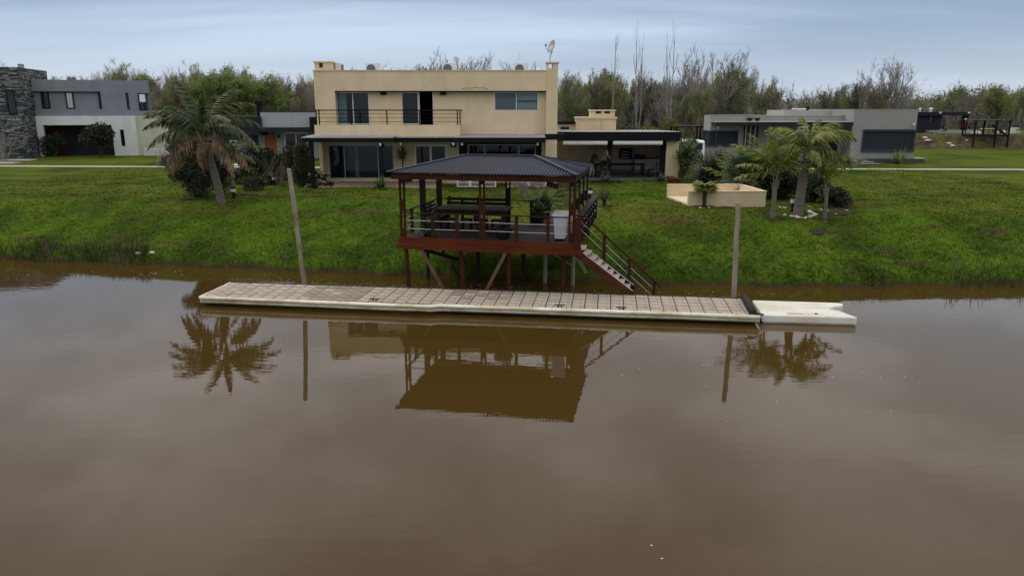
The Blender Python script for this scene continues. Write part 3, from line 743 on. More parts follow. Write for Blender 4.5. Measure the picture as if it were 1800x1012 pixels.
# roof fittings
def ac_unit(px, off, face='front', wpx=.85):
    u = P0.pt(px, 122, off)[0]; z = zroof - .18
    o = thing('air_conditioner', '', 'air conditioner', (u, 44 + off, z + HZ), 0, 'air conditioners on the beige roof')
    hx, hy = (.42, .16) if face == 'front' else (.16, .42)
    MB().box(-hx, hx, -hy, hy, .06, .68).build('casing', M['white'], o)
    g = MB()
    if face == 'front':
        g.lathe((0, 0, 0), [(.26, 0), (.26, .02)], 18)
        g.v = [(x - .1, -hy - .001 - z_, y + .37) for x, y, z_ in g.v]
    else:
        g.box(hx, hx + .02, -.3, .3, .12, .6); g.box(-hx - .02, -hx, -.3, .3, .12, .6)
    g.build('fan_grille', M['fan_grey'], o)
    MB().box(-hx + .06, -hx + .14, -hy, hy, 0, .059).box(hx - .14, hx - .06, -hy, hy, 0, .059).build('foot', M['black'], o)
    return o
for k_, (px, fc, lb) in enumerate(((597, 'side', 'air conditioner seen side on near the left chimney of the beige roof'), (656, 'front', 'white air conditioner second along the beige roof, beside the round vent'), (790, 'front', 'white air conditioner in the middle of the beige roof, before the bare tree'), (916, 'front', 'white air conditioner on the beige roof nearest the satellite dish'))):
    o = ac_unit(px, 1.6 + .2 * (k_ % 2), fc); o['label'] = lb
for px, lb in ((679, 'round white vent beside the second air conditioner on the beige roof'), (947, 'small round vent near the dish chimney'), (577, 'bent white vent pipe against the left chimney')):
    u = P0.pt(px, 123, 1.2)[0]
    o = MB().lathe((u, 45.2, zroof + HZ - .45), [(.07, 0), (.07, .45), (.15, .47), (.16, .56), (.10, .66), (.02, .70)], 10).build('roof_vent', M['white'])
    tag(o, lb, 'vent', 'vents on the beige roof')
# satellite dish on the right chimney
cx_, cz_ = (cu0 + cu1) / 2, czt + HZ
dsh = thing('satellite_dish', 'grey satellite dish on the tall chimney of the beige house', 'satellite dish', (cx_ + .0, 44.5, cz_))
MB().tube([(-.12, 0, 0), (-.10, 0, .35), (.02, 0, .62)], .028, 6).build('mast', M['grey_alu'], dsh)
d_ = MB(); prof = [(.0, .0), (.14, .012), (.26, .04), (.36, .085), (.40, .11), (.40, .12), (.36, .098), (.0, .015)]
d_.lathe((0, 0, 0), prof, 20)
mt = Matrix.Translation((.04, .0, .82)) @ Matrix.Rotation(R(58), 4, 'Z') @ Matrix.Rotation(R(75), 4, 'Y')
mt = Matrix.Translation((.04, .0, .82)) @ Vector((-.80, -.45, .35)).to_track_quat('Z', 'Y').to_matrix().to_4x4() @ Matrix.Diagonal((.8, 1.0, 1, 1))
d_.v = [tuple(mt @ Vector(v)) for v in d_.v]
d_.build('reflector', M['chimney_gray'], dsh, smooth=True)
lp = mt @ Vector((0, 0, .5)); MB().tube([(.02, 0, .58), (lp + Vector((0, 0, -.28))), lp + Vector((.0, 0, -.12))], .018, 5).build('feed_arm', M['grey_alu'], dsh)
MB().box(lp.x - .04, lp.x + .04, lp.y - .06, lp.y + .06, lp.z - .14, lp.z - .02).build('receiver', M['charcoal'], dsh)

# ------------------------------------------------------------------ open barbecue room joined to the house
Q = thing('barbecue_room', 'open fronted barbecue room with black flat roof beside the beige house', 'outdoor room', (6, 46.5, 2.0))
PQ = Plane(0, 46.5, 0)
def qr(x0, y0, x1, y1, off=0.0):
    u0, u1, z0, z1 = PQ.rect(x0, y0, x1, y1, off); return u0 - 6, u1 - 6, z0 - 2, z1 - 2
f0 = qr(979, 233, 1197, 248)
MB().box(f0[0], f0[1], 0, .14, f0[2], f0[3]).build('fascia', M['black'], Q)
MB().box(f0[1] - .14, f0[1], .141, 6.6, f0[2], f0[3]).build('fascia', M['black'], Q)
rf = MB(); n_ = 40
for k_ in range(n_):
    a = f0[0] + (f0[1] - f0[0]) * k_ / n_; b_ = f0[0] + (f0[1] - f0[0]) * (k_ + 1) / n_; mm = (a + b_) / 2
    z0_, z1_ = f0[3] + .02, f0[3] - .0
    rf.add([(a, -.05, z0_), (mm, -.05, z0_ + .04), (b_, -.05, z0_), (a, 6.6, z1_ - .08), (mm, 6.6, z1_ - .04), (b_, 6.6, z1_ - .08)], [(0, 1, 4, 3), (1, 2, 5, 4)])
rf.build('roof_sheet', M['chimney_gray'], Q)
MB().box(f0[0], f0[1] - .15, .145, 6.6, f0[2] + .10, f0[2] + .16).build('ceiling', M['charcoal'], Q)
MB().box(f0[0], f0[1] + .2, 6.61, 6.8, -.2, f0[3] - .1).build('back_wall', M['beige'], Q)
sw = qr(1180, 252, 1206, 308, .6)
MB().box(f0[1] - .75, f0[1] + .02, .5, .72, -.3, f0[2] - .01).build('side_wall', M['beige'], Q)
MB().box(f0[1] - .20, f0[1] + .02, .721, 6.6, -.3, f0[2] - .01).build('side_wall', M['beige'], Q)
MB().box(f0[0] - .5, f0[1] - .21, .4, 6.6, -.3, .09).build('floor', M['qfloor'], Q)
for px in (1072, 1167):
    u = PQ.pt(px, 280, .5)[0] - 6
    MB().box(u - .14, u + .14, .75, 1.03, .091, f0[2] + .1).build('post', M['black'], Q)
for a, b_ in ((990, 1068), (1078, 1165)):
    r_ = qr(a, 246, b_, 251.5, .0)
    bl = MB().box(r_[0], r_[1], .0, .13, f0[2] - .17, f0[2] - .005).build('rolled_awning', M['white'], Q)
    MB().bar((r_[0], .06, f0[2] - .2), (r_[1], .06, f0[2] - .2), .05, .05).build('weight_bar', M['alu'], bl)
PB = Plane(0, 52.6, 0)
def br(x0, y0, x1, y1): 
    u0, u1, z0, z1 = PB.rect(x0, y0, x1, y1); return u0 - 6, u1 - 6, z0 - 2, z1 - 2
r_ = br(1036, 281, 1109, 300)
MB().box(r_[0], r_[1], 5.9, 6.6, .092, .86).build('counter', M['blind'], Q)
MB().box(r_[0] - .03, r_[1] + .03, 5.85, 6.6, .862, .92).build('worktop', M['white'], Q)
r2 = br(1036, 261, 1109, 264); MB().box(r2[0], r2[1], 6.2, 6.6, r2[2], r2[3]).build('shelf', M['blind'], Q)
ov = thing('oven', 'dark oven with pale shelves on the barbecue room counter', 'oven', (6 + br(1100, 270, 1101, 271)[0], 52.7, 2.92))
MB().box(-.42, .42, -.25, .25, 0, .75).build('body', M['charcoal'], ov)
for k_ in range(3): MB().box(-.34, .2, -.28, -.251, .1 + .2 * k_, .16 + .2 * k_).build('rack', M['grey_alu'], ov)
cb_ = thing('white_cabinet', 'low white cabinet against the back wall of the barbecue room', 'cabinet', (6 + br(1140, 290, 1141, 291)[0], 52.2, 2.09))
MB().box(-1.05, .75, -.3, .3, 0, .9).build('body', M['white'], cb_)
MB().box(-1.1, .8, -.33, .33, .902, .96).build('top', M['darkwood'], cb_)
for a in (-1.0, -.4, .2): MB().box(a, a + .54, -.32, -.301, .06, .84).build('door', M['white'], cb_)
# long table, bench, chair
tb = thing('dining_table', 'long dark dining table in the barbecue room', 'table', (7.0, 49.0, 2.09))
MB().box(-1.7, 1.7, -.5, .5, .72, .78).build('tabletop', M['darkwood'], tb)
for a in (-1.55, 1.55):
    for c_ in (-.4, .4): MB().box(a - .05, a + .05, c_ - .05, c_ + .05, 0, .719).build('leg', M['darkwood'], tb)
bn = thing('long_bench', 'long dark bench in front of the dining table', 'bench', (7.6, 48.15, 2.09))
MB().box(-1.4, 1.4, -.16, .16, .41, .46).build('seat', M['darkwood'], bn)
for a in (-1.2, -.0, 1.2): MB().box(a - .05, a + .05, -.13, .13, 0, .409).build('leg', M['darkwood'], bn)
def chair(x, y, rz, lb):
    c_ = thing('dining_chair', lb, 'chair', (x, y, 2.09), rz, 'dark chairs in the barbecue room')
    MB().box(-.22, .22, -.22, .22, .42, .46).build('seat', M['darkwood'], c_)
    for a in (-.2, .2):
        MB().bar((a, -.2, 0), (a, -.2, .419), .04, .04).build('leg', M['darkwood'], c_)
        MB().bar((a, .2, 0), (a, .26, .95), .04, .04).build('back_leg', M['darkwood'], c_)
    for z_ in (.6, .75, .9): MB().bar((-.2, .22 + z_ * .03, z_), (.2, .22 + z_ * .03, z_), .03, .07).build('back_slat', M['darkwood'], c_)
    return c_
chair(9.15, 48.7, R(-90), 'dark dining chair at the far right end of the long table')
chair(5.72, 47.7, R(80), 'dark chair under the seated person at the table')
kt = MB().lathe((6.1, 48.9, 2.87), [(.10, 0), (.13, .08), (.11, .2), (.04, .24)], 10).build('black_pot', M['black']); tag(kt, 'round black pot standing on the long dining table', 'pot')
br_ = thing('broom', 'pale broom handle leaning by the right post of the barbecue room', 'broom', (9.2, 48.0, 2.09))
MB().tube([(0, 0, .1), (.1, .25, 1.5)], .02, 6).build('handle', M['greywood'], br_); MB().box(-.16, .16, -.04, .04, 0, .12).build('brush', M['darkwood'], br_)
fr = MB().box(8.65, 9.25, 51.9, 52.6, 2.09, 3.25).build('black_fridge', M['charcoal'], bevel=.02); tag(fr, 'black fridge in the back right corner of the barbecue room', 'fridge')
MB().box(8.70, 8.73, 51.86, 51.899, 2.4, 3.1).build('handle', M['grey_alu'], fr)
# raised grill chimney block and back roof behind it
PR = Plane(0, 53.4, 0)
def rr(x0, y0, x1, y1): 
    u0, u1, z0, z1 = PR.rect(x0, y0, x1, y1); return u0 - 6, u1 - 6, z0 - 2, z1 - 2
r_ = rr(1014, 209, 1083, 230); MB().box(r_[0], r_[1], 6.95, 8.6, .0, r_[3]).build('grill_block', M['beige'], Q)
MB().box(r_[0] - .06, r_[1] + .06, 6.85, 8.66, r_[3] + .001, r_[3] + .12).build('coping', M['beige_pale'], Q)
r2 = rr(1039, 194, 1082, 206)
c_ = MB().wall(r2[0], r2[1], r_[3] + .12, r2[3] - .06, 7.2, 7.35, [(r2[0] + .35, r2[0] + .75, r2[3] - .24, r2[3] - .06), (r2[1] - .75, r2[1] - .35, r2[3] - .24, r2[3] - .06)]).box(r2[0], r2[0] + .15, 7.351, 8.3, r_[3] + .12, r2[3] - .06).box(r2[1] - .15, r2[1], 7.351, 8.3, r_[3] + .12, r2[3] - .06).box(r2[0] + .151, r2[1] - .151, 8.1, 8.3, r_[3] + .12, r2[3] - .06).build('grill_chimney', M['beige'], Q)
MB().box(r2[0] - .07, r2[1] + .07, 7.13, 8.37, r2[3] - .059, r2[3] + .03).build('chimney_cap', M['beige_pale'], c_)
r3 = rr(981, 214, 1013, 219); MB().box(r3[0], r3[1], 7.4, 7.6, r3[2], r3[3]).build('rear_fascia', M['black'], Q)
r4 = rr(981, 219, 1013, 231); MB().box(r4[0], r4[1], 7.6, 7.8, .0, r4[3]).build('rear_wall', M['beige'], Q)
window(Q, r4[0] + .15, r4[1] - .4, r4[2] + .05, r4[3] - .1, 7.5, cols=1, pane='dark_glass')
# white lattice panels along the lawn edge in front of the living room
for k_, (a, b_) in enumerate(((803, 826), (826.5, 846), (847, 872), (889, 927), (929, 960))):
    p0 = atz(a, 329, 2.02); p1 = atz(b_, 329, 2.02)
    w__ = p1.x - p0.x; hh = .52
    o = thing('lattice_panel', ('white lattice panel %s under the living room window' % ('first from the left', 'second from the left', 'in the middle', 'second from the right', 'last on the right')[k_]), 'lattice fence', (p0.x, 42.8, 2.02), 0, 'white lattice panels by the house')
    MB().box(0, w__, -.025, .025, hh - .04, hh).box(0, w__, -.025, .025, 0, .04).box(0, .06, -.024, .024, .051, hh - .061).box(w__ - .06, w__, -.024, .024, .051, hh - .061).build('frame', M['white'], o)
    lt = MB(); st = .19
    for s__, yy in ((1, -.012), (-1, .010)):
        q = -hh
        while q < w__:
            t0, t1 = 0.05, hh - .06
            xa, xb = (q + t0, q + t1) if s__ > 0 else (q + hh - t0, q + hh - t1)
            pa, pb = Vector((xa, yy, t0)), Vector((xb, yy, t1))
            def cl(p_, q_):
                if p_.x < .06:
                    f_ = (.06 - p_.x) / (q_.x - p_.x); return p_.lerp(q_, f_)
                if p_.x > w__ - .06:
                    f_ = (w__ - .06 - p_.x) / (q_.x - p_.x); return p_.lerp(q_, f_)
                return p_
            if max(pa.x, pb.x) > .08 and min(pa.x, pb.x) < w__ - .08:
                pa2, pb2 = cl(pa, pb), cl(pb, pa)
                if (pa2 - pb2).length > .05: lt.bar(pa2, pb2, .012, .028, up=(0, 1, 0))
            q += st
    lt.build('lattice', M['white'], o, kind='stuff')

# ------------------------------------------------------------------ stone and grey house on the left
A = atz(58, 273, 2.05); A = Vector((A.x, 69.3)); 
p_ = atz(58, 273, 2.05); dA = ray(58, 273); A = Vector((dA.x * 69.3 / dA.y, 69.3)); dB = ray(290, 272); B = Vector((dB.x * 72.0 / dB.y, 72.0))
angL = math.atan2(B.y - A.y, B.x - A.x)
PL = Plane(A.x, A.y, angL)
LH = thing('stone_tower_house', 'blue grey and white modern house with a dark stone tower', 'house', (A.x, A.y, 2.0), angL)
def lr_(x0, y0, x1, y1, off=0.0):
    u0, u1, z0, z1 = PL.rect(x0, y0, x1, y1, off); return u0, u1, z0 - 2, z1 - 2
g = lr_(52, 141, 258, 204); gt = g[3]
zmid = g[2]
rw = lr_(55, 161, 178, 192); sl = lr_(222, 163, 227, 193); cw = lr_(243, 164, 259, 195)
wallm = MB().wall(g[0], g[1], zmid, gt, 0, .3, [(rw[0], rw[1], rw[2], rw[3]), (sl[0], sl[1], sl[2], sl[3]), (cw[0], g[1], cw[2], cw[3])])
wallm.build('upper_wall', M['greyrender'], LH)
sb = MB().box(g[1] - .3, g[1], .301, 1.2, zmid, cw[2]).box(g[1] - .3, g[1], .301, 1.2, cw[3], gt).box(g[1] - 2.6, g[1], 1.201, 1.4, zmid, gt).box(g[1] - 2.8, g[1] - 2.6, 1.401, 9, zmid, gt); sb.build('upper_side_wall', M['greyrender'], LH)
MB().box(g[0], g[1] - 2.81, 8.7, 9, zmid, gt).build('upper_rear_wall', M['greyrender'], LH)
MB().box(g[0] + .0, g[1] - 2.82, .32, 8.69, gt - .4, gt - .3).build('roof', M['concrete'], LH)
MB().box(rw[0], rw[1], .26, .36, rw[2], rw[3]).build('recess_panel', M['greyrender'], LH)
MB().box(rw[0], rw[1], .02, .25, rw[3] - .06, rw[3] - .002).build('recess_head', M['black'], LH)
for a, b_, pn in ((72, 86, 'dark_glass'), (115, 129, 'blind'), (173, 178, 'dark_glass')):
    r_ = lr_(a, 161.5, b_, 191.5)
    window(LH, r_[0], r_[1], r_[2], r_[3], .10, cols=1, m_='black', pane=pn, fr=.1)
window(LH, sl[0], sl[1], sl[2], sl[3], .1, cols=1, m_='black', pane='dark_glass', fr=.06)
w_ = window(LH, cw[0], g[1] - .05, cw[2], cw[3], .1, ratios=[2, 1], m_='black', pane='dark_glass', fr=.09)
MB().box(cw[0] + .12, cw[0] + .62, .07, .099, (cw[2] + cw[3]) / 2, cw[3] - .1).build('blind', M['curtain'], w_)
lo = lr_(58, 204, 290, 272, -.05); zlo = lo[3]
op = lr_(80, 220, 200, 271, -.05); ls = lr_(213, 228, 220, 257, -.05)
mid_u = PL.pt(242, 240, -.05)[0]
MB().wall(lo[0], mid_u, -.3, zlo, -.25, .05, [(op[0], op[1], -.3, op[3]), (ls[0], ls[1], ls[2], ls[3])]).build('lower_wall', M['whiterender'], LH)
MB().wall(mid_u + .002, lo[1], -.3, zlo, -.25, .05).build('lower_wall', M['creamrender'], LH, label='stained cream wall at the right corner')
window(LH, ls[0], ls[1], ls[2], ls[3], -.12, cols=1, m_='black', pane='dark_glass', fr=.06)
MB().box(op[0] - .1, op[1] + .1, 1.6, 1.75, -.3, op[3] + .1).build('porch_wall', M['charcoal'], LH)
MB().box(op[0] - .1, op[1] + .1, .06, 1.59, op[3] + .005, op[3] + .05).build('porch_ceiling', M['charcoal'], LH)
for k_ in range(5):
    MB().box(op[0] + .05 + k_ * .24, op[0] + .27 + k_ * .24, 1.50, 1.59, .0, op[3] - .02).build('cladding_board', M['browndoor'], LH)
MB().box(lo[1] - .3, lo[1], .051, 1.6, -.3, zlo).box(lo[1] - 2.6, lo[1], 1.601, 1.8, -.3, zlo).box(lo[1] - 2.8, lo[1] - 2.6, 1.801, 8, -.3, zlo).build('lower_side_wall', M['whiterender'], LH)
bl_ = lr_(259, 197, 287, 204, -.05)
MB().box(bl_[0], bl_[1] , -.2, 1.5, zlo + .001, bl_[3]).build('terrace_parapet', M['greyrender'], LH)
MB().box(lo[1] + .05, lo[1] + .12, -.2, -.13, -.3, zlo - .3).build('downpipe', M['white'], LH)
r_ = lr_(254, 261, 291, 271, -1.0)
fn = thing('white_garden_fence', 'small white slatted fence at the corner of the cream wall', 'fence', tuple(PL.o + PL.u * r_[0] + PL.n * -1.0 + Vector((0, 0, 2.0))), angL)
ww = r_[1] - r_[0]; MB().box(0, ww, -.03, .03, .62, .68).box(0, ww, -.03, .03, .08, .14).build('rail', M['white'], fn)
for k_ in range(15): MB().box(k_ * ww / 15, k_ * ww / 15 + .045, -.055, -.031, 0, .75).build('slat', M['white'], fn)
# stone tower: a core clad with stacked ledge stones
TO = -.5
while PL.pt(43, 200, TO)[0] < g[0] + .25 and TO > -4: TO -= .05
tl = PL.pt(0, 200, TO)[0] - 3.4; tr = g[0] + .25; tt = PL.pt(33, 118.5, TO)[1] - 2
MB().box(tl, tr, TO, 4.5, -.3, tt).build('tower_core', M['slate_frame'], LH)
win_t = lr_(13, 160, 28, 201, TO)
st = MB(); zc = -.2
while zc < tt - .03:
    hh = random.choice((.06, .08, .10, .13)); hh = min(hh, tt + .03 - zc); u = tl
    while u < tr:
        ln = random.uniform(.22, .75); ln = min(ln, tr - u); pr_ = random.uniform(.02, .09)
        if not (zc + hh > win_t[2] and zc < win_t[3] and u + ln > win_t[0] and u < win_t[1]):
            st.box(u, u + ln - .012, TO - pr_, TO - .001, zc, zc + hh - .012, random.choices((0, 1, 2, 3), (5, 5, 4, 2))[0])
        elif u < win_t[0] - .08: st.box(u, win_t[0], TO - pr_, TO - .001, zc, zc + hh - .012, random.choice((0, 1, 2)))
        elif u + ln > win_t[1] + .08: st.box(win_t[1], u + ln - .012, TO - pr_, TO - .001, zc, zc + hh - .012, random.choice((0, 1, 2)))
        u += ln
    y = TO
    while y < 4.4:
        ln = min(random.uniform(.22, .75), 4.5 - y)
        st.box(tr + .001, tr + random.uniform(.02, .08), y, y + ln - .012, zc, zc + hh - .012, random.choices((0, 1, 2, 3), (5, 5, 4, 2))[0]); y += ln
    zc += hh
st.build('ledge_stone', M['ledge'], LH, kind='stuff')
window(LH, win_t[0], win_t[1], win_t[2], win_t[3], TO - .06, ratios=[1], cols=1, m_='black', pane='dark_glass', fr=.08)
ub = PL.pt(35, 115, 1.0)[0]; MB().box(ub - .2, ub + .2, 1.0, 1.4, tt, tt + .45).build('chimney_pipe', M['chimney_gray'], LH)
# roof units
for px, lb, dx in ((123, 'leftmost white air conditioner on the blue grey roof', .3), (131, 'right white air conditioner on the blue grey roof', .12)):
    u = PL.pt(px, 139, 2.0)[0]; q = PL.o + PL.u * u + PL.n * 2.0
    o = thing('air_conditioner', lb, 'air conditioner', (q.x, q.y, gt + 2 - .3), angL, 'air conditioners on the blue grey roof')
    MB().box(-dx, dx, -.16, .16, .1, .72).build('casing', M['white'], o)
    MB().lathe((0, 0, 0), [(.2, 0), (.2, .02)], 14).build('fan_grille', M['fan_grey'], o).matrix_basis = Matrix.Translation((0, -.161, .42)) @ Matrix.Rotation(R(90), 4, 'X')
    MB().box(-dx, dx, -.12, -.05, 0, .099).build('foot', M['black'], o)
# paving slabs of the entrance walk
for k_, (x0, x1, y) in enumerate(((48, 92, 273), (5, 58, 282), (-25, 30, 287))):
    a = GT(x0, y); b_ = GT(x1, y)
    MB().box(a.x, b_.x, a.y - .6, a.y + .6, 1.85, 2.08 - .0).build('paving_slab', M['concrete'], kind='structure')

# ------------------------------------------------------------------ small grey house with the orange door
dC = ray(470, 270); PS = Plane(dC.x * 66 / dC.y, 66, 0)
SH = thing('grey_bungalow', 'low grey house with orange wooden door and black chimney', 'house', (PS.o.x, 66, 2.0))
def sr(x0, y0, x1, y1, off=0.0):
    u0, u1, z0, z1 = PS.rect(x0, y0, x1, y1, off); return u0, u1, z0 - 2, z1 - 2
r_ = sr(458, 197, 548, 224); MB().box(r_[0], r_[1] + 1.5, 0, .3, r_[2], r_[3]).box(r_[0], r_[0] + .25, .301, 6, r_[2], r_[3]).build('parapet', M['greyrender_lt'], SH)
MB().box(r_[0] - .03, r_[1] + 1.6, -.04, .34, r_[3] + .001, r_[3] + .06).build('coping', M['black'], SH)
r2 = sr(452, 224.5, 556, 232, -.6); MB().box(r2[0], r2[1] + 1, -.6, 2.2, r2[2], r_[2] - .002).build('fascia', M['charcoal'], SH)
r3 = sr(545, 206, 562, 232, -.5); MB().box(r3[0], r3[1] + 1.2, -.62, -.1, r3[2], r3[3]).build('dark_block', M['black'], SH)
r4 = sr(385, 205, 458, 238, -.4); MB().box(r4[0], r4[1], -.4, 5, r4[2], r4[3]).build('dark_wing', M['charcoal'], SH)
MB().box(r4[0] - 1, r4[0] + 8, 1.6, 6, -.3, r4[2] - .002).build('wing_wall', M['slate_frame'], SH)
r5 = sr(455, 232, 560, 275, 1.2)
dr = sr(466, 233, 486, 271, 1.2); wn = sr(500, 233, 541, 264, 1.2); wl = sr(402, 247, 441, 273, 1.2)
MB().wall(r5[0], r5[1] + 2, -.3, r2[2] + .1, 1.2, 1.5, [(dr[0], dr[1], .1, dr[3]), (wn[0], wn[1], wn[2], wn[3])]).build('front_wall', M['warmgrey'], SH)
d_ = MB().box(dr[0] + .02, dr[1] - .02, 1.3, 1.36, .1, dr[3] - .02).build('door', M['orangedoor'], SH)
for k_ in range(7):
    zz_ = .2 + k_ * (dr[3] - .3) / 7
    MB().box(dr[0] + .15, dr[1] - .15, 1.27, 1.299, zz_, zz_ + (dr[3] - .3) / 7 - .06).build('door_panel', M['orangedoor'], d_)
window(SH, wn[0], wn[1], wn[2], wn[3], 1.22, m_='white', pane='dark_glass', fr=.09)
w_ = window(SH, wl[0], wl[1], wl[2], wl[3], 1.45, m_='white', pane='blind', fr=.12)
MB().box(wl[0] - .1, wl[1] + .1, 1.35, 1.6, wl[2] - .12, wl[2] - .002).build('sill', M['white'], w_)
r6 = sr(451, 178, 459, 205, .8); c_ = MB().box(r6[0], r6[1], .8, 1.3, r4[3] - .1, r6[3] - .3).build('chimney', M['black'], SH)
MB().box(r6[0] - .1, r6[1] + .1, .7, 1.4, r6[3] - .299, r6[3]).build('chimney_cap', M['black'], c_)
u = PS.pt(489.5, 236, 1.2)[0]; MB().box(u - .06, u + .06, 1.08, 1.199, dr[3] - .5, dr[3] - .2).build('wall_lamp', M['black'], SH)
# white stepping slabs and planter pots near its door
for k_, (px, py, w__) in enumerate(((478, 277, 1.0), (500, 278, .8), (441, 281, 1.2), (425, 291, 1.8), (447, 289, 1.2))):
    c = GT(px, py); MB().box(c.x - w__ / 2, c.x + w__ / 2, c.y - .5, c.y + .5, 1.9, 2.10).build('paving_slab', M['white'], kind='structure')

# ------------------------------------------------------------------ long grey house on the right
PH = Plane(0, 62, 0)
RH = thing('long_grey_house', 'long low warm grey house with slate shutters and black canopy', 'house', (24.5, 62, 2.0))
def hr(x0, y0, x1, y1, off=0.0):
    u0, u1, z0, z1 = PH.rect(x0, y0, x1, y1, off); return u0 - 24.5, u1 - 24.5, z0 - 2, z1 - 2
w1 = hr(1497, 193, 1609, 279)
sh = hr(1517, 231, 1606, 264)
MB().wall(w1[0], w1[1], -.3, w1[3], 0, .3, [(sh[0], sh[1], sh[2], sh[3])]).build('front_wall', M['warmgrey'], RH)
MB().box(w1[1] - .3, w1[1], .301, 10, -.3, w1[3]).build('side_wall', M['warmgrey'], RH)
MB().box(w1[0], w1[0] + .3, .301, 10, -.3, w1[3]).build('side_wall', M['warmgrey'], RH)
MB().box(w1[0], w1[1], 9.7, 10, -.3, w1[3]).build('rear_wall', M['warmgrey'], RH)
MB().box(w1[0] + .31, w1[1] - .31, .31, 9.69, w1[3] - .4, w1[3] - .3).build('roof', M['concrete'], RH)
MB().box(w1[0] - .02, w1[1] + .02, -.03, .32, w1[3] + .001, w1[3] + .035).build('coping', M['warmgrey_lt'], RH)
f = MB(); a, b_, c_, d_ = sh
f.box(a - .1, b_ + .1, -.12, .2, d_ + .001, d_ + .16); f.box(a - .1, b_ + .1, -.12, .2, c_ - .16, c_ - .001); f.box(a - .1, a - .001, -.10, .2, c_, d_); f.box(b_ + .001, b_ + .08, -.10, .2, c_, d_)
fo = f.build('window_frame', M['slate_frame'], RH)
ns_ = 8
for k_ in range(ns_):
    MB().box(a, b_, .05, .09, c_ + (d_ - c_) * k_ / ns_, c_ + (d_ - c_) * (k_ + 1) / ns_ - .003).build('shutter_slat', M['shutter'], fo)
u, z = PH.pt(1605, 219)[0] - 24.5, PH.pt(1605, 219)[1] - 2
MB().lathe((u, -.14, z - .1), [(.06, 0), (.09, .06), (.09, .16), (.03, .2)], 8).build('wall_lamp', M['lampwhite'], RH)
# left wing
l1 = hr(1247, 203, 1312, 296, 1.0)
lw = hr(1247, 232, 1297, 258, 1.0)
ru = w1[0] - .002
# upper band left, set-back middle, roof blocks
MB().box(l1[0], l1[1], 1.0, 1.3, lw[3] + .1, l1[3]).box(l1[0], l1[0] + .25, 1.301, 3.2, lw[3] + .1, l1[3]).build('upper_band', M['warmgrey'], RH)
mb_ = hr(1312, 204, 1497, 218, 1.6); MB().box(l1[1] + .001, ru, 1.6, 1.9, mb_[2] - .6, mb_[3]).build('upper_band', M['warmgrey'], RH)
MB().box(l1[0] - .03, l1[1] + .05, .96, 1.33, l1[3] + .001, l1[3] + .05).box(l1[1] + .051, ru, 1.56, 1.93, mb_[3] + .001, mb_[3] + .05).build('coping', M['warmgrey_lt'], RH)
bk = hr(1378, 194, 1470, 206, 4.5); MB().box(bk[0], ru, 4.5, 9, mb_[3] - .5, bk[3]).build('roof_block', M['warmgrey_lt'], RH)
MB().box(l1[0] + 2.41, ru, 1.95, 9.29, mb_[3] - .45, mb_[3] - .35).build('roof', M['concrete'], RH)
MB().box(l1[0] + 2.2, ru, 9.3, 9.6, -.3, mb_[3]).build('rear_wall', M['warmgrey'], RH)
MB().wall(l1[0], l1[1], -.3, lw[2] - .0, 1.0, 1.3).build('wall_base', M['warmgrey'], RH)
MB().box(l1[0], l1[0] + .25, 1.301, 3.2, -.3, lw[2]).box(l1[0] + .251, l1[0] + 2.2, 3.0, 3.2, -.3, l1[3]).build('wall_base', M['warmgrey'], RH)
MB().box(l1[0] + 2.2, l1[0] + 2.4, 3.2, 9.3, -.3, mb_[3]).build('side_wall', M['warmgrey'], RH)
MB().wall(lw[1] + .02, l1[1] + .3, lw[2], lw[3] + .098, 1.0, 1.3).build('wall_pier', M['warmgrey'], RH)
f = MB(); f.box(l1[0] - .08, lw[1], .92, 1.2, lw[3], lw[3] + .098); f.box(l1[0] - .08, lw[1], .92, 1.2, lw[2] + .001, lw[2] + .12); f.box(lw[1] - .08, lw[1], .94, 1.2, lw[2] + .12, lw[3]); f.box(l1[0] + .5, l1[0] + .6, .94, 1.2, lw[2] + .12, lw[3])
f.box(l1[0] - .08, l1[0], 1.201, 3.2, lw[2] + .001, lw[2] + .12).box(l1[0] - .08, l1[0], 1.201, 3.2, lw[3], lw[3] + .098)
fo = f.build('window_frame', M['slate_frame'], RH)
MB().box(l1[0] + .6, lw[1] - .08, 1.08, 1.12, lw[2] + .12, lw[3]).box(l1[0] + .02, l1[0] + .5, 1.08, 1.12, lw[2] + .12, lw[3]).build('roller_shutter', M['shutter'], fo)
MB().box(l1[0] + .03, l1[0] + .07, 1.2, 3.2, lw[2] + .12, lw[3]).build('roller_shutter', M['shutter'], fo)
# middle wall, slatted screen, door recess
cn = hr(1259, 215, 1498, 221, -.4)
MB().box(cn[0], cn[1] + .1, -.4, 1.59, cn[2], cn[3]).build('canopy', M['charcoal'], RH)
MB().box(cn[0] - .02, cn[1] + .05, -.42, 1.59, cn[3] + .001, cn[3] + .05).build('canopy_trim', M['warmgrey_lt'], RH)
dd = hr(1456, 232, 1496, 277, 1.7); lw2 = hr(1385, 236, 1446, 259, 1.7)
MB().wall(l1[1] + .302, ru, -.3, mb_[2] - .6, 1.7, 2.0, [(dd[0], ru - .3, .12, dd[3]), (lw2[0], lw2[1], lw2[2], lw2[3])]).build('middle_wall', M['warmgrey'], RH)
window(RH, lw2[0], lw2[1], lw2[2], lw2[3], 1.75, m_='slate_frame', pane='dark_glass', fr=.1)
bd = hr(1405, 259, 1452, 262, 1.55); MB().box(bd[0], bd[1], 1.5, 1.699, bd[2] - .05, bd[3] + .05).box(bd[1] - .18, bd[1], 1.5, 1.699, .05, bd[2] - .051).build('planter_trim', M['slate_frame'], RH)
dr = MB().box(dd[0] + .05, ru - .32, 1.9, 1.95, .12, dd[3] - .03).build('door', M['charcoal'], RH)
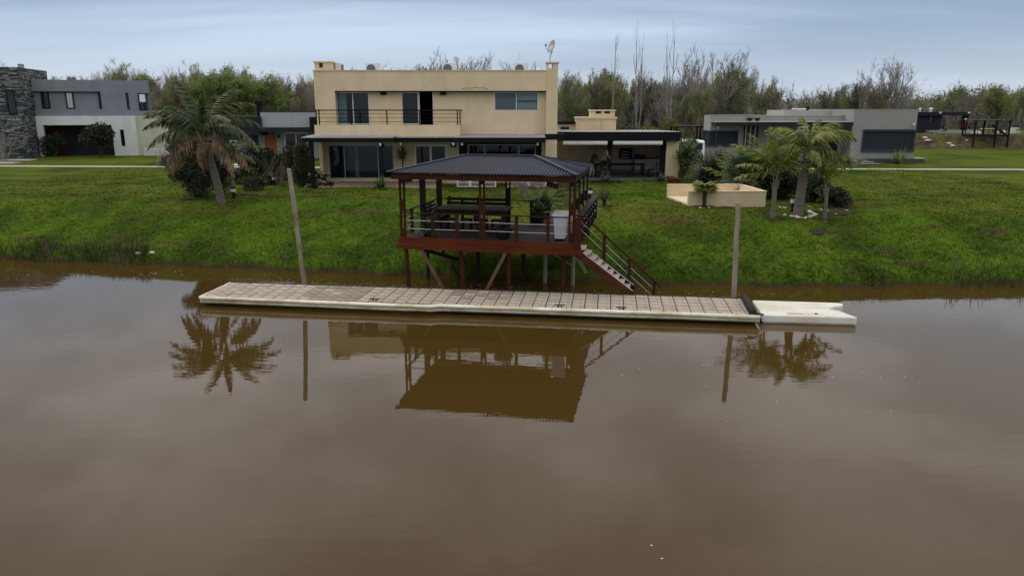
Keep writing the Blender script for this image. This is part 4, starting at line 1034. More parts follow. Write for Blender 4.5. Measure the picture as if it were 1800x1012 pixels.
MB().box(dd[0] + 1.2, ru - .32, 1.82, 1.88, .12, dd[3] - .03).build('sidelight', M['shutter'], dr)
MB().box(dd[0] + 1.0, dd[0] + 1.04, 1.84, 1.899, .8, 1.5).build('handle', M['grey_alu'], dr)
sc0 = hr(1310, 221, 1334, 262, .6)
for k_ in range(9):
    u = sc0[0] + (sc0[1] - sc0[0]) * k_ / 9
    MB().box(u, u + .07, .6, .72, .0, cn[2] - .001).build('screen_slat', M['slate_frame'] if k_ % 3 else M['grey_alu'], RH)
MB().box(sc0[0], sc0[1], .9, 1.4, .0, cn[2] - .001).build('screen_back', M['black'], RH)
for px in (1318, 1331):
    u = PH.pt(px, 213, .8)[0] - 24.5; MB().box(u - .12, u + .12, .7, .9, cn[3] + .051, cn[3] + .2).box(u - .2, u + .2, .65, .95, cn[3] + .201, cn[3] + .32).build('flue', M['black'], RH)
u, z = PH.pt(1264, 224, .0)[0] - 24.5, PH.pt(1264, 224, .0)[1] - 2
MB().lathe((u, .3, z - .12), [(.05, 0), (.09, .05), (.09, .14), (.03, .2)], 8).build('wall_lamp', M['lampwhite'], RH)
# plinth and steps
pl_ = hr(1497, 279, 1617, 286, -.7); 
MB().box(pl_[0], pl_[1] + .4, -.7, -.002, -.3, .36).build('stone_plinth', M['ledge'][0], RH)
MB().box(pl_[1] - .3, pl_[1] + .45, -.72, .6, .361, .42).build('plinth_cap', M['warmgrey_lt'], RH)
for k_ in range(4):
    MB().box(w1[0] - 1.9 + .25 * k_ * 0, w1[0] + 1.4 - .28 * k_, -2.6 + .45 * k_, -2.16 + .45 * k_, -.1, .09 + .09 * k_).build('step', M['slate_frame'], RH)
    MB().box(w1[0] - 1.92, w1[0] + 1.42 - .28 * k_, -2.63 + .45 * k_, -2.15 + .45 * k_, .091 + .09 * k_, .115 + .09 * k_).build('step_tread', M['warmgrey'], RH)
q = PH.pt(1408, 191, 5.5)[0]
o = thing('roof_unit', 'white roof machine with dark pipe on the long grey house', 'roof unit', (q, 67.5, bk[3] + 1.72))
MB().box(-.55, .25, -.3, .3, .0, .35).box(-.7, .35, -.34, .34, .351, .45).build('casing', M['white'], o); MB().lathe((.55, 0, 0), [(.16, 0), (.16, .5), (.2, .51), (.2, .6)], 10).build('pipe', M['black'], o)

# ------------------------------------------------------------------ dark house and steel frame on the building plot
dD = ray(1605, 232); PD = Plane(0, 93, 0)
zp = gz(52, 93)
DH = thing('dark_flat_roof_house', 'dark navy flat roofed house with open porch on the building plot', 'house', (52, 93, zp))
def dr_(x0, y0, x1, y1, off=0.0):
    u0, u1, z0, z1 = PD.rect(x0, y0, x1, y1, off); return u0 - 52, u1 - 52, z0 - zp, z1 - zp
r_ = dr_(1590, 197, 1706, 203.5, -.5); MB().box(r_[0] - 3, r_[1], -.5, 7, r_[2], r_[3]).build('roof', M['charcoal'], DH)
r2 = dr_(1590, 203.5, 1654, 232); win = dr_(1634, 204.5, 1641, 217)
MB().wall(r2[0] - 3, r2[1], -.2, r_[2] - .002, 0, .3, [(win[0], win[1], win[2], win[3])]).build('front_wall', M['navy'], DH)
MB().box(r2[1] - .3, r2[1], .301, 6.5, -.2, r_[2] - .002).build('side_wall', M['charcoal'], DH)
window(DH, win[0], win[1], win[2], win[3], .1, cols=1, m_='black', pane='dark_glass', fr=.06)
r3 = dr_(1691, 204, 1696, 230); MB().box(r3[0], r3[1] + .15, -.3, .2, -.2, r_[2] - .002).build('porch_post', M['black'], DH)
for px in (1652.5, 1703):
    u = PD.pt(px, 201.5, -.55)[0] - 52; MB().box(u - .12, u + .12, -.62, -.501, r_[2] + .25, r_[2] + .45).build('flood_lamp', M['lampwhite'], DH)
u = PD.pt(1636, 196, 2)[0] - 52; MB().lathe((u, 2, r_[3]), [(.15, 0), (.15, .25), (.25, .28), (.22, .45), (.05, .5)], 10).build('roof_vent', M['white'], DH)
u = PD.pt(1617, 196, 2)[0] - 52; MB().lathe((u, 2, r_[3]), [(.1, 0), (.1, .3), (.2, .32), (.05, .45)], 10).build('roof_vent', M['white'], DH)
for k_ in range(3):
    r4 = dr_(1640 + 8 * k_, 231 + 1.6 * k_, 1728, 233, -2.0 - .4 * k_)
    MB().box(r4[0], r4[1], -1.2 - .5 * k_, -.71 - .5 * k_ + .5 * (k_ == 0), -.1, .30 - .10 * k_).build('porch_step', M['warmgrey'], DH)
# steel shelter frame
p0 = at(1709, 261, 82.4); p1 = at(1769, 261, 82.4); 
FR = thing('steel_shelter_frame', 'unfinished black steel shelter with a stair on the dirt bank', 'shelter', (p0.x, 82.4, 2.0))
wd = p1.x - p0.x; hgt = at(1710, 212, 82.4).z - 2.0
for x_ in (0, wd * .35, wd * .62, wd):
    for y_ in (0, 2.2):
        if y_ == 0 and abs(x_ - wd * .35) < .01: continue
        MB().box(x_ - .07, x_ + .07, y_ - .07, y_ + .07, -.2, hgt).build('post', M['black'], FR)
zd = at(1740, 239, 82.4).z - 2.0
MB().bar((0, 0, zd), (wd, 0, zd), .1, .16).bar((0, 2.2, zd), (wd, 2.2, zd), .1, .16).bar((0, 0, zd), (0, 2.2, zd), .1, .16).bar((wd, 0, zd), (wd, 2.2, zd), .1, .16).build('floor_beam', M['black'], FR)
MB().box(-.15, wd + .15, -.15, 2.35, hgt, hgt + .08).build('roof', M['slate_frame'], FR)
stp = MB().bar((wd * .63, .8, hgt - .5), (wd + .5, .8, zd - .1), .08, .2).build('stair_stringer', M['black'], FR)
for k_ in range(7):
    t_ = k_ / 7; MB().box(wd * .66 + (wd * .37) * t_, wd * .66 + wd * .37 * t_ + .28, .85, 2.0, hgt - .62 - (hgt - zd - .7) * t_, hgt - .58 - (hgt - zd - .7) * t_).build('tread', M['greywood'], FR)
for k_ in range(6):
    x_ = wd * (k_ + .5) / 6; MB().box(x_ - .025, x_ + .025, -.02, .03, zd + .08, zd + .9).build('baluster', M['black'], FR)
# rubble and materials on the plot
def debris(name, lb, cat, px, py, Yd, parts, grp=None):
    p = at(px, py, Yd); o = thing(name, lb, cat, (p.x, p.y, gz(p.x, p.y)), random.uniform(-.3, .3), grp)
    for nm, m_, bx_ in parts: MB().box(*bx_).build(nm, M[m_], o, bevel=.02)
debris('block_stack', 'stack of pale building blocks right of the steel shelter', 'block stack', 1783, 233, 90, [('block', 'stone_w', (-.5, -.03, -.3, .3, 0, .5)), ('block', 'warmgrey_lt', (.0, .6, -.3, .3, 0, .36)), ('block', 'stone_w', (-.45, .4, -.25, .25, .51, .66))])
debris('cement_bags', 'white cement bags beside the worker in red', 'bags', 1716, 232, 90, [('bag', 'white', (-.45, 0, -.2, .2, 0, .16)), ('bag', 'white', (.05, .5, -.2, .2, 0, .17)), ('bag', 'white', (-.2, .25, -.2, .2, .18, .33))])
debris('plastic_drums', 'blue and red drums under the steel stair', 'drums', 1755, 233, 90, [('drum', 'curtain', (-.3, -.02, -.2, .2, 0, .4)), ('drum', 'red', (.0, .35, -.2, .2, 0, .5)), ('drum', 'white', (.4, .8, -.2, .2, 0, .35))])
debris('plank_pile', 'pile of pale planks lying before the dark house porch', 'planks', 1738, 229, 91, [('plank', 'stone_w', (-1.2, 1.2, -.3, -.02, .5, .56)), ('plank', 'greywood', (-1.1, 1.3, 0, .28, .5, .56)), ('trestle', 'greywood', (-.8, -.7, -.3, .3, 0, .49)), ('trestle', 'greywood', (.7, .8, -.3, .3, 0, .49))])
for k_, (px, py, s__) in enumerate(((1626, 242, .5), (1631, 247, .6), (1668, 252, .5), (1674, 256, .5), (1643, 237, .3), (1699, 246, .3))):
    p = GT(px, py); o = MB(); o.lathe((p.x, p.y, p.z - .1), [(.2*s__, 0), (.62*s__, .12*s__), (.5*s__, .34*s__), (.15*s__, .42*s__)], 7)
    oo = o.build('rubble_lump', M['stone_w']); tag(oo, 'pale rubble lump lying on the dirt bank of the building plot', 'rubble', 'rubble lumps on the dirt bank')
# pergola behind the barbecue room, on the lawn
PG = thing('timber_pergola', 'small dark timber pergola on the lawn behind the yucca', 'pergola', (at(1187, 250, 66).x, 66, 2.0))
hp = at(1205, 221.5, 66).z - 2; wp = at(1231, 250, 66).x - at(1187, 250, 66).x
for x_ in (0.05, wp - .35, wp - .05):
    MB().box(x_ - .07, x_ + .07, -.07, .07, -.1, hp - .12).build('post', M['darkwood'], PG)
MB().box(-.2, wp + .2, -.1, 2.5, hp - .119, hp).build('roof', M['darkwood'], PG); MB().box(.0, .14, 2.2, 2.34, -.1, hp - .12).build('post', M['darkwood'], PG)
# white van parked behind the dark flax bush
cpos = at(1226, 262, 66)
VN = thing('white_van', 'white van parked behind the dark bush, half hidden by the grey house', 'van', (14.75, 63, 2.0), R(-90))
bd_ = MB(); prof = [(-2.2, .35), (-2.25, .9), (-2.1, 1.05), (-1.75, 1.1), (-1.45, 1.72), (-1.2, 1.85), (1.9, 1.85), (2.1, 1.75), (2.2, 1.0), (2.2, .35)]
n_ = len(prof); bd_.add([(x, -.85, z) for x, z in prof] + [(x, .85, z) for x, z in prof], [tuple(range(n_)), tuple(range(2*n_-1, n_-1, -1))] + [(i_, n_+i_, n_+(i_+1) % n_, (i_+1) % n_) for i_ in range(n_)])
bd_.build('body', M['white'], VN, bevel=.05)
MB().box(-1.3, -.2, -.87, -.851, 1.12, 1.68).build('window', M['dark_glass'], VN); MB().box(-.1, 1.0, -.87, -.851, 1.12, 1.68).build('window', M['dark_glass'], VN); MB().box(1.1, 1.95, -.87, -.851, 1.12, 1.68).build('window', M['dark_glass'], VN)
MB().box(2.05, 2.2, -.66, .66, 1.12, 1.66).build('rear_window', M['dark_glass'], VN); MB().box(2.15, 2.235, -.8, .8, .45, .58).build('bumper', M['charcoal'], VN)
MB().box(-2.2, 2.2, -.88, -.851, .62, .74).build('trim_strip', M['charcoal'], VN)
for a in (-1.4, 1.4):
    wv = MB().lathe((0, 0, 0), [(.20, -.1), (.32, -.1), (.34, 0), (.32, .1), (.2, .1)], 16).build('wheel', M['rubber'], VN); wv.matrix_basis = Matrix.Translation((a, -.8, .34)) @ Matrix.Rotation(R(90), 4, 'X')
    MB().lathe((0, 0, .09), [(.18, 0), (.18, .03), (.05, .04)], 12).build('rim', M['alu'], wv)
# ================================================================== floating dock, raft, mooring posts
DZ = .32
d0 = atz(355, 520, DZ); d1 = atz(1337, 553.5, DZ)
angD = math.atan2(d1.y - d0.y, d1.x - d0.x)
LD = (d1.xy - d0.xy).length
DK = thing('floating_dock', 'long floating dock paved with square concrete slabs and white fender edge', 'dock', (d0.x, d0.y, 0), angD)
invD = DK.matrix_basis.inverted()
WD = 2.0
NCOL, NROW = 44, 5
px_, py_ = LD / NCOL, WD / NROW
variants = []
for k_ in range(4):
    mb = MB(); g_ = .013; x0, x1, y0, y1 = g_, px_ - g_, g_, py_ - g_; c_ = .012
    mb.add([(x0,y0,DZ-.05),(x1,y0,DZ-.05),(x1,y1,DZ-.05),(x0,y1,DZ-.05),(x0,y0,DZ-c_),(x1,y0,DZ-c_),(x1,y1,DZ-c_),(x0,y1,DZ-c_),
            (x0+c_,y0+c_,DZ),(x1-c_,y0+c_,DZ),(x1-c_,y1-c_,DZ),(x0+c_,y1-c_,DZ)],
           [(0,1,5,4),(1,2,6,5),(2,3,7,6),(3,0,4,7),(4,5,9,8),(5,6,10,9),(6,7,11,10),(7,4,8,11),(8,9,10,11)])
    variants.append(mb.mesh('paver', M['paver']))
# worn pavers show the pale hand holds cast in them
mb = MB(); g_ = .009
for a in range(4):
    for b_ in range(4):
        q = .022; x0 = g_ + (px_ - 2*g_) * a / 4; y0 = g_ + (py_ - 2*g_) * b_ / 4
        mb.box(x0 + q/2, x0 + (px_ - 2*g_)/4 - q/2, y0 + q/2, y0 + (py_ - 2*g_)/4 - q/2, DZ - .05, DZ)
studded = mb.mesh('paver', M['paver'])
for i_ in range(NCOL):
    for j_ in range(NROW):
        st_ = (8 <= i_ <= 12 and random.random() < .8) or (20 <= i_ <= 24 and j_ > 1 and random.random() < .7)
        o = link(studded if st_ else random.choice(variants), 'paver', DK)
        o.location = (i_ * px_, j_ * py_, random.uniform(-.006, .006))
        o.rotation_euler = (random.gauss(0, .004), random.gauss(0, .004), random.gauss(0, .003))
MB().box(0.01, LD - .01, .01, WD - .01, .16, DZ - .045).build('bed', M['grout'], DK)
MB().box(.15, LD - .1, .12, WD - .1, -.35, .159).build('float', M['float'], DK)
def loc(px, py, z): return invD @ atz(px, py, z)
top_pts = [loc(*p, DZ - .02) for p in ((354, 521), (450, 525), (560, 529.5), (660, 533), (740, 536), (757, 536.5), (776, 534.5), (850, 536.8), (960, 540.5), (1080, 544.5), (1200, 548.5), (1335, 554))]
for p in top_pts: p.z = DZ - .045 + random.uniform(-.006, .006); p.y = min(p.y - .07, -.06)
MB().tube(top_pts, .066, 8).build('fender', M['fender'], DK, smooth=True)
low = [p + Vector((random.uniform(-.01, .01), .015, -.122 + random.uniform(-.008, .008))) for p in top_pts]
MB().tube(low, .058, 8).build('fender', M['fender_low'], DK, smooth=True, label='lower yellowed fender strip of the dock')
MB().tube([(-.06, -.02, DZ - .05), (-.07, WD * .5, DZ - .06), (-.05, WD, DZ - .05)], .06, 8).build('fender', M['fender'], DK, smooth=True)
bk_ = MB(); bk_.bar((0, WD + .02, DZ - .03), (LD, WD + .02, DZ - .03), .05, .1); bk_.build('back_edge', M['grout'], DK)
for p, q in zip(top_pts[:-1], top_pts[1:]):
    n_ = int((q - p).length / .42)
    for k_ in range(n_):
        c_ = p.lerp(q, (k_ + .5) / n_); MB().lathe((c_.x, c_.y + .045, c_.z + .05), [(.014, 0), (.014, .03), (.008, .034)], 6).build('screw', M['black'], DK) if random.random() < .75 else None
for px, py in ((1092, 527), (650, 522), (985, 523)):
    c_ = loc(px + 0, py + 14, DZ); 
    cl_ = MB().bar((c_.x - .16, .10, DZ + .07), (c_.x + .16, .10, DZ + .07), .03, .03).box(c_.x - .07, c_.x - .03, .085, .115, DZ, DZ + .06).box(c_.x + .03, c_.x + .07, .085, .115, DZ, DZ + .06).build('mooring_cleat', M['darkwood'], DK)
eb = MB(); eb.tube([(LD - .22, .02, DZ + .05), (LD - .20, WD * .5, DZ + .07), (LD - .16, WD - .02, DZ + .05)], .12, 9); eb.build('edge_roll', M['rubber'], DK, smooth=True)
MB().tube([(LD - .35, .0, DZ + .03), (LD - .1, -.06, DZ + .05), (LD + .1, .05, DZ - .0)], .025, 6).build('mooring_rope', M['darkwood'], DK)
# white drive-on float moored at the end
rp = [(1340, 553), (1508, 557.5), (1476, 545.5), (1462, 543.5), (1455, 540.5), (1466, 538), (1482, 536.5), (1482, 533), (1470, 531.5), (1322, 527)]
RFp = [atz(x, y, .27) for x, y in rp]
RF = thing('drive_on_float', 'white plastic drive on float with notched end moored to the dock', 'float', (RFp[0].x, RFp[0].y, 0), angD)
iv = RF.matrix_basis.inverted(); q = [iv @ p for p in RFp]
b_ = MB(); poly = [(p.x, p.y) for p in q]; b_.prism(poly, .02, .27); b_.build('hull', M['raft'], RF, bevel=.045)
cx0 = sum(p[0] for p in poly) / len(poly); cy0 = sum(p[1] for p in poly) / len(poly)
MB().prism([(cx0 + (x - cx0) * .97, cy0 + (y - cy0) * .97) for x, y in poly], -.25, .019).build('waterline_band', M['fender_low'], RF)
MB().box(.75, 1.9, .26, .32, .268, .282).box(1.05, 1.35, .18, .22, .269, .276).box(.3, 2.4, 1.0, 1.03, .266, .279).build('groove_ridge', M['raft'], RF)
MB().box(.80, 1.25, .215, .25, .267, .278).box(1.62, 1.70, .25, .30, .271, .305).build('latch', M['slate_frame'], RF)
# mooring posts
def mooring(pxt, pyt, pxb, pyb, Yt, Yb, r0, m_, lb):
    t_ = at(pxt, pyt, Yt); bq = at(pxb, pyb, Yb); dv = (t_ - bq)
    bot = bq - dv * .45
    o = MB(); n_ = 9; pts = [bot.lerp(t_, k_ / n_) + Vector((random.gauss(0, .006), random.gauss(0, .006), 0)) for k_ in range(n_ + 1)]
    pts.append(t_ + dv.normalized() * .02)
    o.tube(pts, [r0 * (1.05 - .12 * k_ / n_) for k_ in range(n_ + 1)] + [r0 * .7], 9)
    o = o.build('mooring_post', M[m_], smooth=False); tag(o, lb, 'post', 'wooden mooring posts at the dock'); return o
mooring(508.5, 298, 535, 495, 26.35, 26.3, .085, 'postwood', 'leaning pale lichened mooring post at the left part of the dock')
mooring(1297.5, 357, 1290, 522, 24.1, 24.0, .085, 'greywood', 'upright grey mooring post near the white drive on float')

# ================================================================== roofed river deck on stilts
g0 = atz(703, 418, 2.0)
angG = R(-11.6)
GB = thing('river_gazebo', 'stilted red timber gazebo with blue corrugated hip roof over the bank', 'gazebo', (g0.x, g0.y, 0), angG)
W_, D_ = 6.2, 4.45
zd = 2.0
# deck boards, beams
bm_ = {}
nb = 31
for k_ in range(nb):
    y0 = .05 + (D_ - .05) * k_ / nb
    if 'b' not in bm_: bm_['b'] = MB().box(.03, W_ - .03, 0, (D_ - .05) / nb - .012, zd - .035, zd).mesh('deck_board', M['deckwood'])
    o = link(bm_['b'], 'deck_board', GB); o.location = (0, y0, random.uniform(-.002, .002))
MB().box(-.04, W_ + .04, -.02, .045, zd - .20, zd + .02).build('fascia_beam', M['redbeam'], GB)
MB().box(-.10, W_ * .50, -.10, -.021, zd - .375, zd - .205).build('bearer', M['redbeam'], GB)
MB().box(W_ * .50 + .01, W_ + .30, -.085, -.021, zd - .385, zd - .215).build('bearer', M['redbeam'], GB)
MB().box(-.04, .02, .046, D_, zd - .22, zd - .04).build('fascia_beam', M['redwood'], GB)
MB().box(W_ - .02, W_ + .04, .046, D_, zd - .22, zd - .04).build('fascia_beam', M['redwood'], GB)
for y in (1.4, 2.9, 4.35): MB().box(.03, W_ - .03, y, y + .08, zd - .26, zd - .04).build('joist', M['darkwood'], GB)
# stilts
for x, y, m_, dx in ((.18, .1, 'redwood', .06), (2.20, .1, 'redwood', .10), (3.92, .1, 'redwood', .0), (5.86, .1, 'redwood', -.06), (.25, 2.3, 'darkwood', 0), (2.2, 2.4, 'darkwood', .05), (4.0, 2.4, 'darkwood', 0), (5.9, 2.3, 'greywood', 0), (.3, 4.2, 'darkwood', 0), (3.0, 4.2, 'darkwood', 0), (5.9, 4.2, 'darkwood', 0), (4.8, 2.6, 'greywood', 0)):
    zb = -1.3 if y < 1 else -1.0
    MB().tube([(x + dx * 1.6, y, zb), (x, y, zd - .23 if y > 1 else zd - .41)], .075, 8).build('stilt', M[m_], GB)
def brace(p, q, m_='redwood', w__=.05, h__=.11): return MB().bar(p, q, w__, h__).build('brace', M[m_], GB)
brace((.75, -.04, zd - .3), (1.95, -.02, -.5), 'bracewood'); brace((3.85, -.04, zd - .35), (2.75, -.02, -.5), 'bracewood'); brace((.25, .2, zd - .3), (1.7, 2.35, .75), 'darkwood', .07, .14); brace((2.2, 2.35, zd - .5), (1.6, 2.4, zd - 1.0), 'greywood')
brace((1.9, 2.3, -.4), (1.2, 2.3, .6), 'darkwood'); brace((2.3, .5, -.2), (2.7, .9, -.5), 'darkwood'); brace((5.2, .6, zd - .4), (6.1, 1.2, zd - 1.05), 'greywood', .03, .03); brace((6.1, .6, zd - .35), (6.55, .8, zd - 1.15), 'greywood', .07, .12)
# posts in spaced pairs
ze = 4.22
def post(x, y, pair=True, m_='redwood'):
    if pair:
        o = MB().box(x - .10, x - .045, y - .05, y + .05, zd - .1, ze).box(x + .045, x + .10, y - .05, y + .05, zd - .1, ze).build('post', M[m_], GB)
        MB().box(x - .044, x + .044, y - .04, y + .04, zd + .02, zd + .35).box(x - .044, x + .044, y - .04, y + .04, zd + .95, zd + 1.35).box(x - .044, x + .044, y - .04, y + .04, ze - .3, ze).build('spacer', M[m_], o)
    else: MB().box(x - .11, x + .11, y - .05, y + .05, zd - .1, ze).build('post', M[m_], GB)
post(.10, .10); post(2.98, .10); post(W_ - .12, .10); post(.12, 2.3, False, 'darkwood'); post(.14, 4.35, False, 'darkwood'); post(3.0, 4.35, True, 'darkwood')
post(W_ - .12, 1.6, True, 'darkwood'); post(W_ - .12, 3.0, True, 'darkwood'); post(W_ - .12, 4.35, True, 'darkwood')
# roof: hip of corrugated sheet on a plate
ov = .29
ex0, ex1, ey0, ey1 = -ov, W_ + .10, -ov, D_ + ov - .05
zr = 4.75; zev = 4.29
ry = (ey0 + ey1) / 2; rx0, rx1 = ex0 + 2.15, ex1 - 1.85
for (p, q) in (((ex0 + .12, ey0 + .12), (ex1 - .12, ey0 + .12)), ((ex0 + .12, ey1 - .12), (ex1 - .12, ey1 - .12))):
    MB().bar((*p, zev - .115), (*q, zev - .115), .06, .19).build('eave_beam', M['redwood'] if p[1] < 0 else M['darkwood'], GB)
for (p, q) in (((ex0 + .12, ey0 + .16), (ex0 + .12, ey1 - .16)), ((ex1 - .12, ey0 + .16), (ex1 - .12, ey1 - .16))):
    MB().bar((*p, zev - .115), (*q, zev - .115), .06, .19).build('eave_beam', M['darkwood'], GB)
MB().box(0, W_, .05, .16, ze - .12, ze - .001).build('plate', M['darkwood'], GB); MB().box(0, W_, D_ - .15, D_ - .04, ze - .12, ze - .001).build('plate', M['darkwood'], GB)
MB().box(.05, W_ - .05, 2.15, 2.25, ze + .02, ze + .14).build('tie_beam', M['darkwood'], GB)
def slope(A_, B_, C_, Dp, name='roof_sheet'):
    """corrugated plane: eave A_->B_, ridge Dp->C_ (Dp above A_); corrugations run up the slope"""
    A_, B_, C_, Dp = map(Vector, (A_, B_, C_, Dp)); e_ = (B_ - A_); ln = e_.length; ex = e_.normalized()
    mid = ((C_ + Dp) / 2) - A_; up = (mid - ex * mid.dot(ex)); un = up.normalized(); H_ = up.length
    nrm = ex.cross(un).normalized(); nrm = nrm if nrm.z > 0 else -nrm
    pit = .115; n_ = int(ln / pit) * 6
    u0 = (Dp - A_).dot(ex); u1 = (C_ - A_).dot(ex)
    mb = MB(); vs = []
    for k_ in range(n_ + 1):
        u = ln * k_ / n_
        t_ = 1.0
        if u < u0: t_ = u / u0 if u0 > 1e-6 else 1
        elif u > u1: t_ = (ln - u) / (ln - u1)
        wv = .028 * math.sin(2 * math.pi * u / pit); wv = max(wv, -.02)
        a = A_ + ex * u + nrm * (wv + .03); vs += [tuple(a), tuple(a + un * H_ * max(t_, .002)), tuple(a - nrm * .012)]
    fs = []
    for k_ in range(n_):
        i0 = 3 * k_; fs += [(i0, i0 + 3, i0 + 4, i0 + 1), (i0 + 2, i0 + 5, i0 + 3, i0)]
    mb.add(vs, fs); return mb.build(name, M['roofsheet'], GB)
E00, E10, E11, E01 = (ex0, ey0, zev), (ex1, ey0, zev), (ex1, ey1, zev), (ex0, ey1, zev)
R0, R1 = (rx0, ry, zr), (rx1, ry, zr)
slope(E00, E10, R1, R0); slope(E11, E01, R0, R1); slope(E10, E11, R1, R1); slope(E01, E00, R0, R0)
for p, q in ((E00, R0), (E10, R1), (E11, R1), (E01, R0), (R0, R1)):
    MB().bar(Vector(p) + Vector((0, 0, .05)), Vector(q) + Vector((0, 0, .05)), .16, .03).build('ridge_cap', M['roofsheet'], GB)
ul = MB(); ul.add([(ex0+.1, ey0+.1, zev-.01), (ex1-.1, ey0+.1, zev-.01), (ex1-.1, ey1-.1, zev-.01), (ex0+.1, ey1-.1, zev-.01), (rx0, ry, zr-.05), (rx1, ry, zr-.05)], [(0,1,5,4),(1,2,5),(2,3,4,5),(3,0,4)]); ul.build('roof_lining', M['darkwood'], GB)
# front railing: red top rail, posts, two tubes
def railing(p, q, posts, tubes=(.33, .62), m_='redwood', cap=(.09, .035), zt=.88, pm=None, base=zd):
    p = Vector((*p, base + zt)); q = Vector((*q, base + zt))
    o = MB().bar(p, q, *cap).build('handrail', M[m_], GB)
    for f_ in tubes:
        a = p.copy(); b_ = q.copy(); a.z = b_.z = base + f_
        MB().tube([a, a.lerp(b_, .5) + Vector((0, 0, -.01)), b_], .013, 6).build('rail_tube', M['steel'], o)
    for f_ in posts:
        c_ = p.lerp(q, f_); MB().box(c_.x - .055, c_.x + .055, c_.y - .035, c_.y + .035, base - .05, base + zt - cap[1] / 2 - .001).build('rail_post', M[pm or m_], o)
    return o
railing((.21, .1), (2.87, .1), (.37, .70)); railing((3.09, .1), (W_ - .23, .1), (.38, .76))
railing((.05, .15), (.05, 2.2), (.5,), m_='darkwood'); railing((.05, 2.4), (.05, 4.3), (.5,), m_='darkwood')
railing((.2, 4.42), (2.9, 4.42), (.33, .66), m_='darkwood'); railing((3.1, 4.42), (3.95, 4.42), (.98,), m_='darkwood')
railing((3.95, 4.5), (3.95, 6.3), (.02, .5, .98), m_='darkwood', cap=(.14, .04))
rr_ = railing((W_ + .12, .25), (W_ + .12, 6.4), (.02, .15, .28, .41, .54, .67, .80, .98), m_='darkwood', cap=(.24, .045), zt=.92)
MB().box(W_ + .0, W_ + .22, -.06, .06, zd - .3, zd + .9).build('newel_post', M['redwood'], GB)
# walkway from the deck to the lawn
mm = MB().box(0, W_ - .05 - 4.0, 0, .128, zd + .0, zd + .04).mesh('walkway_board', M['rampwood'])
for k_ in range(14):
    o = link(mm, 'walkway_board', GB); o.location = (4.0, 4.47 + k_ * .142, .0 + .008 * k_)
MB().box(4.0, 4.06, 4.5, 6.4, zd - .2, zd - .002).build('walkway_joist', M['darkwood'], GB); MB().box(W_ - .1, W_ - .04, 4.5, 6.4, zd - .2, zd - .002).build('walkway_joist', M['darkwood'], GB)
for x in (4.1, W_ - .15): MB().tube([(x, 6.3, -.2 + 1.0), (x, 6.3, zd - .21)], .06, 8).build('stilt', M['darkwood'], GB)
# flood lamps under the eaves
for x, y, lb in ((W_ - .75, -.12, 'black flood lamp hanging at the right of the gazebo eave'), (.35, -.12, 'black flood lamp at the left end of the gazebo eave')):
    b_ = MB().bar((x - .2, y, ze - .18), (x + .2, y, ze - .30 if x > 3 else ze - .14), .08, .17)
    o = b_.build('flood_lamp', M['black'], GB); MB().bar((x, y, ze - .12), (x, y, ze + .02), .03, .03).build('bracket', M['black'], o)
# stair down to the dock
STx0, STx1, sz0, sz1 = W_ + .12, 8.15, zd - .18, DZ + .03
for y in (.04, .90):
    MB().bar((W_ + .02, y, zd - .26), (8.2, y, DZ - .02), .05, .26, up=(0, 0, 1)).build('stair_stringer', M['stringer'] if y < .5 else M['darkwood'], GB)
    MB().bar((W_ + .02, y, zd - .26 + .17), (8.2, y, DZ - .02 + .17), .055, .02).build('stringer_cap', M['steel'], GB)
for k_ in range(9):
    t_ = (k_ + .3) / 9; x = W_ + .15 + (8.1 - W_ - .15) * t_; z = zd - .12 - (zd - DZ - .2) * t_
    MB().box(x - .12, x + .13, .07, .87, z - .035, z).build('tread', M['step'], GB)
hp, hq = Vector((W_ + .15, .95, zd + .88)), Vector((9.15, .95, .42))
hr_ = MB().bar(hp, hq, .07, .06).build('stair_handrail', M['redwood'], GB)
for t_ in (.28, .60, .91):
    c_ = hp.lerp(hq, t_); MB().box(c_.x - .05, c_.x + .05, .915, .985, max(c_.z - (.95 if t_ < .8 else .6), -.4), c_.z - .03).build('rail_post', M['redwood'], hr_)
for dz in (.30, .58): MB().tube([hp - Vector((0, 0, dz)), hp.lerp(hq, .5) - Vector((0, 0, dz + .01)), hp.lerp(hq, .92) - Vector((0, 0, dz))], .010, 5).build('rail_cable', M['steel'], hr_)
# ------------------------------------------------------------------ furniture on the deck
def G2W(x, y, z): return GB.matrix_basis @ Vector((x, y, z))
def on_deck(name, lb, cat, x, y, rz=0, grp=None, z=zd): 
    p = G2W(x, y, z); return thing(name, lb, cat, tuple(p), angG + rz, grp)
T = on_deck('picnic_table', 'large dark plank table under the gazebo roof', 'table', 2.0, 2.75)
for k_ in range(6): MB().box(-1.4, 1.4, -.66 + k_ * .22, -.66 + k_ * .22 + .21, .72, .77).build('plank', M['darkwood'], T)
MB().box(-1.3, 1.3, -.58, -.53, .60, .719).box(-1.3, 1.3, .53, .58, .60, .719).build('apron', M['darkwood'], T)
for a in (-1.25, 1.25):
    for c_ in (-.55, .55): MB().box(a - .06, a + .06, c_ - .06, c_ + .06, 0, .719).build('leg', M['darkwood'], T)
BB = on_deck('backed_bench', 'dark slatted bench with a high back along the rear gazebo rail', 'bench', 1.8, 3.95)
MB().box(-1.3, 1.3, -.3, .2, .40, .45).build('seat', M['darkwood'], BB)
for k_ in range(3): MB().bar((-1.3, .24 + .03 * k_, .58 + .16 * k_), (1.3, .24 + .03 * k_, .58 + .16 * k_), .035, .12).build('back_slat', M['darkwood'], BB)
for a in (-1.2, 0, 1.2):
    MB().box(a - .05, a + .05, -.28, -.18, 0, .399).build('leg', M['darkwood'], BB); MB().bar((a, .2, 0), (a, .32, 1.0), .08, .06).build('back_leg', M['darkwood'], BB)
